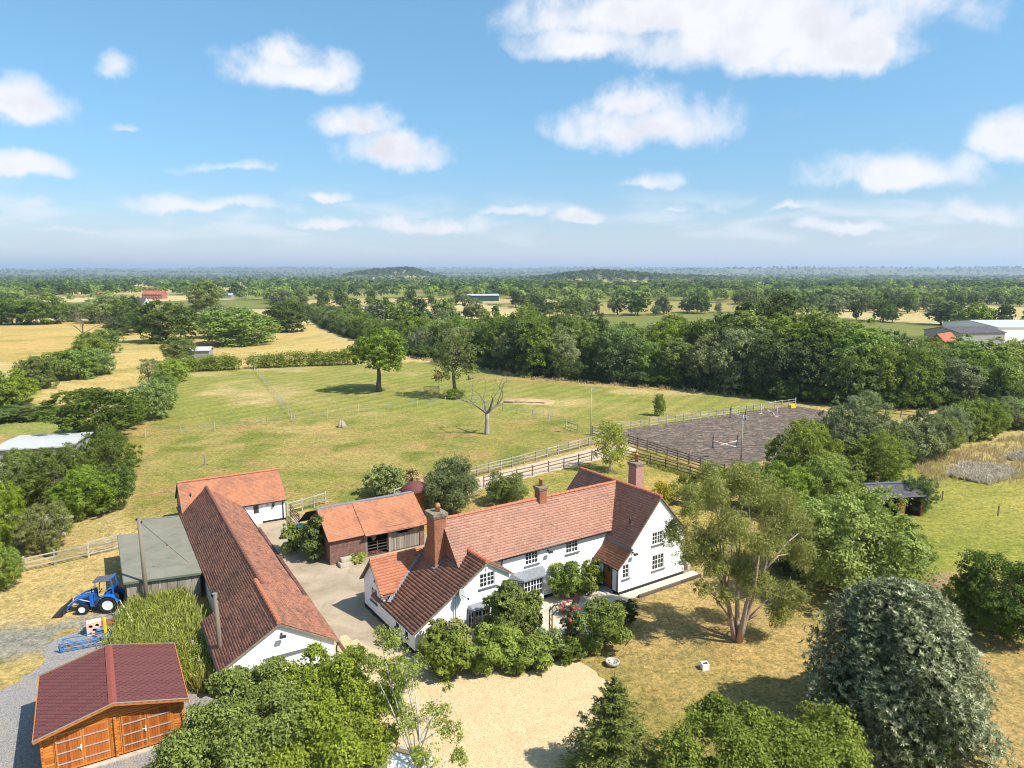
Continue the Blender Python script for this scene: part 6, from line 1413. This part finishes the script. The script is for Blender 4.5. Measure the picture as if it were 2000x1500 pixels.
# ---- foreground trees
def fg(name,label,lobes,n,size,mat,seed,trunk,cat='tree',bark='bark',nst=4,sr=.10,**kw):
    """lobes given as (photo x, photo y, depth Y, radius)"""
    bx,by=trunk; lb=[]
    for px,py,Y,r_ in lobes:
        x,z=at(px,py,Y); lb.append((x-bx,Y-by,z,r_,r_*.85))
    q_=random.Random(seed+1); sb=[]
    for l in lb:
        for _ in range(8):
            d=Vector((q_.gauss(0,1),q_.gauss(0,1),q_.gauss(0,1)+.25)).normalized()*l[3]*q_.uniform(.35,.75); rr_=l[3]*q_.uniform(.36,.56); sb.append((l[0]+d.x,l[1]+d.y,l[2]+d.z*.9,rr_,rr_*.85))
    V,Q,v=crown(seed,sb,n,size,**kw); root=empty(name,(bx,by,0),0,label,cat); link('crown',np_mesh('crown',V,Q,M[mat],v),root)
    r=random.Random(seed); m=MB(); top=max(l[2] for l in lb); stems=[]
    for i in range(nst):
        a=6.283*i/nst+r.uniform(-.5,.5); e=Vector((math.cos(a)*top*.16,math.sin(a)*top*.16,top*r.uniform(.56,.68))); P_=[Vector((math.cos(a)*.12,math.sin(a)*.12,-.1))]
        for q in (.2,.45,.72,1.): P_.append(Vector((e.x*q**.8+r.uniform(-.12,.12),e.y*q**.8+r.uniform(-.12,.12),e.z*q)))
        m.tube(P_,[sr*1.3,sr,sr*.8,sr*.55,sr*.2],7); stems.append(P_)
    for l in lb:
        e=Vector(l[:3]); P_=min(stems,key=lambda s_:(s_[3]-e).length); k=1 if e.z<top*.45 else r.choice((2,2,3)); b=P_[k] if P_[k].z<e.z else P_[1]; mid=b.lerp(e,.5)+Vector((r.uniform(-.15,.15),r.uniform(-.15,.15),top*.04)); m.tube([b,mid,e],[sr*.45,sr*.3,sr*.08],5)
        for _ in range(4):
            q=mid.lerp(e,r.uniform(.2,1)); t=q+Vector((r.uniform(-1,1),r.uniform(-1,1),r.uniform(-.1,1.)))*l[3]*.9; m.tube([q,q.lerp(t,.5)+Vector((0,0,.06)),t],[sr*.16,sr*.1,.005],4)
    m.build('trunk',M[bark],root,True,recalc=False); return root
def T(px,py,Y): return at(px,py,Y)[0],Y
fg('elaeagnus','broad olive green tree hiding the foot of the barn gable',[(395,1420,27.5,1.25),(470,1390,28,1.3),(370,1490,26.5,1.4),(470,1480,26.5,1.5),(450,1340,29,.9),(530,1318,29.5,1.05),(340,1540,26,1.3),(440,1570,25,1.5),(550,1430,27.5,1.4),(500,1368,28.5,1.1),(560,1372,28.3,1.1),(480,1335,29.2,.85)],74000,.15,'leaf_near',501,T(460,1700,26.5),clump=28,spread=.22,aspect=.5,rand=1.)
fg('elaeagnus','tall olive green tree right of the timber garage',[(600,1308,30,1.1),(690,1300,30,1.15),(640,1420,28,1.5),(730,1390,28.5,1.25),(560,1500,26.5,1.5),(680,1490,26.5,1.5),(640,1330,30,1.0),(765,1315,30,.8),(740,1470,27.5,1.0),(620,1580,25,1.6),(700,1570,25.3,1.3),(625,1368,28.8,1.15),(700,1360,29,1.05)],76000,.15,'leaf_near',502,T(650,1700,26.5),clump=28,spread=.22,aspect=.5,rand=1.)
fg('silver_birch','sparse silver birch with white stem beside the gravel drive',[(800,1300,28.5,.85),(850,1390,27.5,.75),(885,1430,27.5,.55),(800,1410,27.5,.8),(770,1250,29.5,.7),(830,1480,26.5,.85),(900,1480,27,.5),(870,1340,28,.4),(780,1340,28.5,.7),(720,1290,29,.6),(740,1240,30,.5),(890,1530,26,.6)],7500,.12,'leaf_near',503,T(790,1600,27.3),bark='bark_birch',nst=1,sr=.08,clump=16,spread=.3,droop=.35,aspect=.5,rand=1.2)
fg('hazel_tree','bright green leafy tree at the edge of the dry lawn',[(1400,1420,27.5,1.25),(1345,1490,26.5,1.38),(1440,1480,26.5,1.62),(1530,1450,27.5,1.38),(1590,1430,28,1.38),(1650,1470,27,1.38),(1540,1530,25.5,2.00),(1400,1560,25,1.88),(1660,1540,25.5,1.62),(1405,1375,28,0.62),(1470,1420,28,1.00),(1620,1520,26,1.62)],76000,.14,'leaf_near',504,T(1500,1720,26.3),clump=24,spread=.17,aspect=.6,rand=1.)
# eucalyptus
fg('eucalyptus','airy multi stemmed eucalyptus with drooping olive leaves on the lawn',[(1340,980,40,1.22),(1400,960,41,1.46),(1460,960,41,1.59),(1520,1000,41,1.46),(1320,1040,40,0.92),(1370,1060,40,1.34),(1430,1040,39.5,1.46),(1500,1060,40,1.59),(1550,1080,41,1.22),(1335,1090,39.5,0.85),(1400,1110,39.5,1.10),(1480,1130,40,1.34),(1540,1160,40.5,1.10),(1390,930,42,0.98),(1450,925,42,0.98),(1370,1150,39,0.67),(1520,1205,40,0.98),(1440,1100,41,1.22),(1420,1165,39.5,0.73),(1575,1030,41.5,0.73)],52000,.20,'leaf_euc',505,(G(1440,1252)),bark='bark_euc',nst=4,sr=.15,clump=18,spread=.22,droop=.32,aspect=.24,rand=1.1,up=.2)
# whitebeam: rosettes of long pale leaves over a dense dome
def whitebeam():
    g=np.random.default_rng(9); bx,by=T(1742,1440,31.5); hgt,rad=7.6,4.1; n=8000
    t=g.uniform(0,2*np.pi,n); zf=g.uniform(0,1,n)**.85
    prof=np.sqrt(np.clip(1-zf**2.1,0,1))*rad*(1-.12*np.sin(3*t+4*zf))*(.94+.1*np.sin(7*t+11*zf))
    lay=g.uniform(.78,1.04,n); P=np.stack([np.cos(t)*prof*lay,np.sin(t)*prof*lay,.3+zf*(hgt-.3)*(.9+.1*lay)],1)+g.normal(size=(n,3))*.07
    out=nrm(np.stack([np.cos(t)*(1-zf*.8),np.sin(t)*(1-zf*.8),.35+zf],1)+g.normal(size=(n,3))*.25)
    k=8; C=np.repeat(P,k,0); O=np.repeat(out,k,0); a=np.tile(np.arange(k)*2*np.pi/k,n)+np.repeat(g.uniform(0,6.28,n),k)
    e1=nrm(np.cross(O,np.array([.3,.2,1.]))); e2=np.cross(O,e1); D=e1*np.cos(a)[:,None]+e2*np.sin(a)[:,None]
    tilt=g.uniform(.1,1.1,n*k)[:,None]; T_=nrm(D+O*tilt); N=nrm(O-D*tilt*.8+g.normal(size=(n*k,3))*.25); s=g.uniform(.14,.26,n*k)
    V,Q=leaves(C+T_*(s/2)[:,None],N,s,.28,g,.1,T_); v=np.clip(np.repeat(g.uniform(0,.45,n),k)+g.uniform(0,.55,n*k),0,1)**2.4
    root=empty('whitebeam',(bx,by,0),0,'dense silver leaved dome shaped tree on the dry lawn','tree'); link('crown',np_mesh('crown',V,Q,M['leaf_white'],v),root)
    lb=[(math.cos(i*2.4)*2.3,math.sin(i*2.4)*2.3,1.5+i*.45,1.) for i in range(10)]; trunk_mb(9,6.2,.17,lb,limbs=10,low=.2).build('trunk',M['bark'],root,True,recalc=False)
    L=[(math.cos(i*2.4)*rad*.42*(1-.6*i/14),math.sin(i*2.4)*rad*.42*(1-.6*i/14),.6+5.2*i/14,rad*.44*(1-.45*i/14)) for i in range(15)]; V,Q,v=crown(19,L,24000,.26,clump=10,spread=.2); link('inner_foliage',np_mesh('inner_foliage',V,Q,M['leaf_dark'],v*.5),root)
whitebeam()
# spruce
def spruce(name,label,xy,h,w,seed,tiers=15):
    g=np.random.default_rng(seed); P=[];N=[];T_=[];mb=MB(); mb.tube([(0,0,-.1),(0,0,h*.5),(0,0,h)],[.11,.07,.012],7)
    for i in range(tiers):
        f=i/(tiers-1); z=.35+(h-.75)*f; L=w/2*(1-f)**.8+.10; nbn=max(5,int(15-9*f))
        for b in range(nbn):
            a=b*6.283/nbn+i*1.1+g.uniform(-.25,.25); l=L*g.uniform(.72,1.12); dz=.25-.0*f; d=np.array([math.cos(a),math.sin(a),.10+.5*f]); d/=np.linalg.norm(d)
            base=np.array([0,0,z+g.uniform(-.1,.1)]); tip=base+d*l+np.array([0,0,-.10*l]); mb.tube([tuple(base),tuple(tip)],[.022,.005],4)
            m=int(14+l*75); q=g.uniform(.12,1,m); side=np.cross(d,[0,0,1.]); sl=g.uniform(-1,1,m)*(1-q*.75)*l*.42
            pts=base+(tip-base)*q[:,None]+side*sl[:,None]+g.normal(size=(m,3))*.03; pts[:,2]-=np.abs(sl)*.15
            P.append(pts); t=d+side*np.sign(sl)[:,None]*.8+g.normal(size=(m,3))*.35; T_.append(nrm(t)); N.append(nrm(np.array([0,0,1.])+g.normal(size=(m,3))*.6))
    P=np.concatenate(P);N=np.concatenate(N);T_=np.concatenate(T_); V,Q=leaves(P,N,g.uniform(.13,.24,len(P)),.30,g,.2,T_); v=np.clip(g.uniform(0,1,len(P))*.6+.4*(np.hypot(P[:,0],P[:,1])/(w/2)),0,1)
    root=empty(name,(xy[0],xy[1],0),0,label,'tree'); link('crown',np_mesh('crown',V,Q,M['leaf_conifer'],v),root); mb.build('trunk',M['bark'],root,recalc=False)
spruce('spruce','young spruce tree standing at the edge of the gravel drive',T(1195,1560,28.2),5.2,5.0,21,14)
# bare trees
def bare(name,label,xy,h,spread,seed,r0=.35,bark='bark_pale',depth=4,fork=.45):
    r=random.Random(seed); m=MB(); root=empty(name,(xy[0],xy[1],0),0,label,'tree')
    def grow(p,d,l,rad,k):
        q=p; pts=[p]; rr=[rad]
        for i in range(3): d=(d+Vector((r.uniform(-.36,.36),r.uniform(-.36,.36),r.uniform(-.12,.16)))).normalized(); q=q+d*l/3; pts.append(q); rr.append(rad*(1-.14*(i+1)))
        m.tube(pts,rr if k else rr[:-1]+[rr[-1]*.25],6)
        if k<=0: return
        for i in range(r.choice((2,2,3))):
            a=r.uniform(0,6.28); e=(d+Vector((math.cos(a),math.sin(a),r.uniform(-.1,.5)))*r.uniform(.55,.95)*spread).normalized(); grow(pts[r.choice((2,3,3))],e,l*r.uniform(.62,.86),rr[-1]*r.uniform(.55,.8),k-1)
    t=MB(); t.tube([(0,0,-.2),(0,0,.3),(.04,.02,h*fork*.6),(.02,-.03,h*fork)],[r0*1.5,r0*1.1,r0*.9,r0*.85],9); t.build('trunk',M[bark],root,True)
    for i in range(4):
        a=i*1.57+r.uniform(-.4,.4); grow(Vector((.02,-.03,h*fork-.2)),Vector((math.cos(a)*spread*.8,math.sin(a)*spread*.8,1.)).normalized(),h*.30,r0*.62,depth-1)
    m.build('branches',M[bark],root,recalc=False)
bare('dead_tree','bare dead tree with forked branches in the middle paddock',G(951,848),9.2,.95,23,.33,'bark_pale',5,.34)
bare('dead_tree','pale dead tree beside the left hedge',G(165,672),13,1.1,5,.4,'bark_pale',5,.25)
# birch by the arena
p=G(1192,920); bush('birch_tree','slender white stemmed birch at the end of the sandy track',(p[0],p[1]),6.4,3.9,5200,.2,'leaf_euc',430,k=12,cat='tree',bark='bark_birch',r0=.1,stems=2,spread=.24,lr=(.26,.4),droop=.1)
# ---- weeds, rough grass and flowers that nobody could count
def tufts(name,label,poly,n,h,mat,seed,w=.03,cat='grass',lean=.35,per=7,zone=None):
    g=np.random.default_rng(seed); P=np.array(poly); lo=P.min(0); hi=P.max(0); x=g.uniform(lo[0],hi[0],n*4); y=g.uniform(lo[1],hi[1],n*4); k=inpoly(poly,x,y)
    dn_=fbm(x,y,2.5,seed,2); k&=dn_>g.uniform(.15,.65,len(x)); x,y=x[k][:n],y[k][:n]; m=len(x)
    X=np.repeat(x,per)+g.normal(size=m*per)*h*.14; Y=np.repeat(y,per)+g.normal(size=m*per)*h*.14; hh=np.repeat(h*g.uniform(.55,1.2,m),per)*g.uniform(.7,1.1,m*per)
    a=g.uniform(0,6.28,m*per); le=g.normal(size=(m*per,2))*lean*hh[:,None]; N=m*per
    V=np.empty((N,4,3)); ww=w*g.uniform(.7,1.4,N); dx,dy=np.cos(a)*ww,np.sin(a)*ww
    V[:,0]=np.stack([X-dx,Y-dy,0*X],1); V[:,1]=np.stack([X+dx,Y+dy,0*X],1); V[:,2]=np.stack([X+dx*.8+le[:,0],Y+dy*.8+le[:,1],hh*.95],1); V[:,3]=np.stack([X-dx*.6+le[:,0]*1.1,Y-dy*.6+le[:,1]*1.1,hh],1)
    me=np_mesh(name,V.reshape(-1,3),np.arange(4*N).reshape(-1,4),M[mat],np.repeat(g.uniform(0,.6,m),per)+g.uniform(0,.4,N)); return tag(link(name,me),label,cat,kind='stuff')
WE=[B.w2(-13.2,-13.3),B.w2(-9.7,-13.3),B.w2(-9.7,-25.5),B.w2(-12.2,-24.5),B.w2(-14.6,-20.2)]
tufts('weeds','tall yellow green weeds between the green shed, barn and garage',WE,2600,1.15,'leaf_weed',601,.035,'weeds',.22,9)
def leafweeds():
    g=np.random.default_rng(5); n=9000; P=np.array(WE); lo=P.min(0);hi=P.max(0); x=g.uniform(lo[0],hi[0],n*3);y=g.uniform(lo[1],hi[1],n*3);k=inpoly(WE,x,y);x,y=x[k][:n],y[k][:n];z=g.uniform(.2,1.25,len(x))*(.5+fbm(x,y,1.6,3))
    V,Q=leaves(np.stack([x,y,z],1),nrm(np.stack([g.normal(size=len(x))*.5,g.normal(size=len(x))*.5,1+0*x],1)),.16,.3,g); return tag(link('nettles',np_mesh('nettles',V,Q,M['leaf_weed'],g.uniform(0,1,len(x)))),'leafy nettles among the tall weeds behind the garage','weeds',kind='stuff')
leafweeds()
tufts('meadow_stalks','dry seed stalks in the rough meadow',px_poly([(1780,900),(2000,850),(2150,830),(2150,960),(1900,940),(1820,960)]),2600,.6,'leaf_straw',603,.02,'grass',.3,6)
tufts('thistle_patch','lilac thistle patch in the rough meadow beside the shelter',px_poly([(1850,930),(1880,908),(1960,912),(1985,930),(1930,948)]),1400,.55,'flower_lilac',604,.03,'flowers',.5,9)
tufts('thistles','lilac thistle patch beside the right end of the meadow hedge',px_poly([(1965,898),(1990,885),(2060,890),(2050,910)]),800,.55,'flower_lilac',605,.03,'flowers',.5,9)
tufts('edge_grass','green grass along the foot of the arena and garden fences',px_poly([(1235,885),(1420,940),(1415,955),(1230,900)]),900,.35,'leaf_grass',608,.03,'grass',.4,6)
tufts('belt_margin','dry long grass along the foot of the tree belt',px_poly([(800,700),(930,722),(1040,742),(1400,770),(1560,786),(1560,778),(1400,760),(1040,733),(800,692)]),2500,.6,'leaf_straw',610,.06,'grass',.4,6)
# ================================================================ MIDDLE DISTANCE AND FAR TREES
g=np.random.default_rng(17)
def candidates(y0,y1,step,lat=.80):
    out=[]; y=y0
    while y<y1:
        x=-lat*y-10
        while x<lat*y+10: out.append((x+g.uniform(-.5,.5)*step,y+g.uniform(-.5,.5)*step)); x+=step
        y+=step
    return np.array(out)
def wooded(x,y,p_edge,thr):
    h,h2,e=field(x,y); w=fbm(x,y,230,91,2); return ((e<8)&(g.uniform(0,1,len(x))<p_edge))|((w>thr)&(g.uniform(0,1,len(x))<.8))
c=candidates(160,640,10.5); x,y=c[:,0],c[:,1]; k=wooded(x,y,.85,.60)
k&=~inpoly(PADDOCK,x,y)&~inpoly(STRAW1,x,y)&~inpoly(STRAW2,x,y)&~inpoly(STRIPL,x,y)
bl=np.array(BELT); o_=np.argsort(bl[:,0]); k&=y>np.interp(x,bl[o_,0],bl[o_,1])+24
# keep the views of the far buildings open
for (bx,by,hw_) in ((-13,595,17),(190,240,60),(-315,645,45),(-255,475,14),(110,200,14),(106,186,9)):
    k&=~((np.abs(x-bx*y/by)<hw_*y/by)&(y<by+14)&(y>by*.80)); k&=~((np.abs(x-bx)<hw_+12)&(np.abs(y-by-8)<22))
pts=c[k]; pts=pts[np.argsort(pts[:,1])]; near=pts[:290]; rest=pts[290:]
for (x,y) in near:
    z=rt.uniform(6,13.5); key=rt.choice(['f0','f1','f2','f0','f1','g0']); tone=rt.choice([None,None,None,'leaf_dark','leaf_dark','leaf_willow'])
    place(key,'hedgerow_tree',{None:'olive green hedgerow tree','leaf_dark':'dark hedgerow tree','leaf_willow':'silvery hedgerow tree'}[tone]+(' beyond the willow clump and straw fields' if x<-.22*y else ' in the fields around the far green farm building' if x<.2*y else ' in the fields between the belt and far warehouse'),'tree',(x,y),z,z*rt.uniform(.7,1.1) if key!='g0' else z*.5,None,'hedgerow trees in the middle distance',mat=tone)
def far_trees(name,label,pts,nl,lo,hi,mat,seed):
    q=np.random.default_rng(seed); n=len(pts); h=q.uniform(lo,hi,n); w=h*q.uniform(.35,.6,n); z0=terrain(pts[:,0],pts[:,1])
    d=nrm(q.normal(size=(n*nl,3))); d[:,2]=np.where(d[:,2]<-.2,-d[:,2],d[:,2]); rr=q.uniform(.7,1.,n*nl)
    H_=np.repeat(h,nl); W_=np.repeat(w,nl); lob=1+.22*np.sin(5*np.arctan2(d[:,1],d[:,0])+np.repeat(q.uniform(0,6,n),nl))
    P=np.stack([np.repeat(pts[:,0],nl)+d[:,0]*W_*rr*lob,np.repeat(pts[:,1],nl)+d[:,1]*W_*rr*lob,np.repeat(z0,nl)+H_*.42+d[:,2]*H_*.50*rr],1)
    N=nrm(d+q.normal(size=d.shape)*.5+np.array([0,0,.3])); V,Q=leaves(P,N,H_*2.1/math.sqrt(nl)*q.uniform(.8,1.25,n*nl),.8,q); v=np.clip(np.repeat(q.uniform(0,.65,n),nl)+q.uniform(0,.35,n*nl),0,1)
    return tag(link(name,np_mesh(name,V,Q,M[mat],v)),label,'trees',kind='stuff')
far_trees('distant_trees','hedgerow trees and copses beyond the middle fields',rest,110,6,13,'leaf_mid',1) if len(rest) else None
for i,(y0,y1,st,nl,pe,th,nm,lb) in enumerate(((640,1300,13.5,60,.85,.57,'distant_woodland','patchwork of hedgerow trees and woods below the horizon'),(1300,2800,25,30,.75,.52,'far_woodland','hazy woods and hedgerows near the horizon'),(2800,8600,62,16,.75,.47,'horizon_woodland','blue hazy woods along the horizon'))):
    c=candidates(y0,y1,st,.78); x,y=c[:,0],c[:,1]; k=wooded(x,y,pe,th)
    if i==0:
        for (bx,by,hw_) in ((-13,595,17),(-315,645,45)): k&=~((np.abs(x-bx)<hw_+8)&(np.abs(y-by-8)<25))
    hillm=np.zeros(len(x),bool)
    for (hx,hy,rx,ry) in ((-360,2500,150,300),(-515,2650,140,260),(209,1750,170,220),(390,1900,240,200)): hillm|=(((x-hx)/rx)**2+((y-hy)/ry)**2<1)
    if i==1:
        hc=candidates(1500,2900,17,.3); hm=np.zeros(len(hc),bool)
        for (hx,hy,rx,ry) in ((-365,2500,130,280),(-500,2640,110,230),(209,1750,175,220),(380,1880,220,180)): hm|=((hc[:,0]-hx)/rx)**2+((hc[:,1]-hy)/ry)**2<1
        far_trees('wooded_hill','dark wooded hills rising on the horizon',hc[hm],26,9,15,'leaf_dark',44)
    k&=~hillm
    cc=c[k]; dk=g.uniform(0,1,len(cc))<.55
    far_trees(nm,lb+', olive crowns',cc[~dk],nl,(6,7,9)[i],(14,15,20)[i],'leaf_mid',10+i); far_trees(nm,lb+', dark crowns',cc[dk],nl,(6,7,9)[i],(15,16,21)[i],'leaf_dark',20+i)
# ================================================================ HAZE
def haze():
    m=bpy.data.materials.new('haze'); m.use_nodes=True; n=m.node_tree.nodes; n.clear(); out=n.new('ShaderNodeOutputMaterial'); v=n.new('ShaderNodeVolumePrincipled')
    v.inputs['Color'].default_value=(.62,.78,1,1); v.inputs['Density'].default_value=HAZE; v.inputs['Density Attribute'].default_value=''; v.inputs['Temperature Attribute'].default_value=''; m.cycles.homogeneous_volume=True; v.inputs['Anisotropy'].default_value=.2
    m.node_tree.links.new(v.outputs[0],out.inputs['Volume'])
    b=MB(); b.box(-9500,9500,-500,12000,-12,150); o=b.build('haze',m); tag(o,'thin blue summer haze over the distant countryside','haze',kind='stuff')
HAZE=1.35e-4
haze()
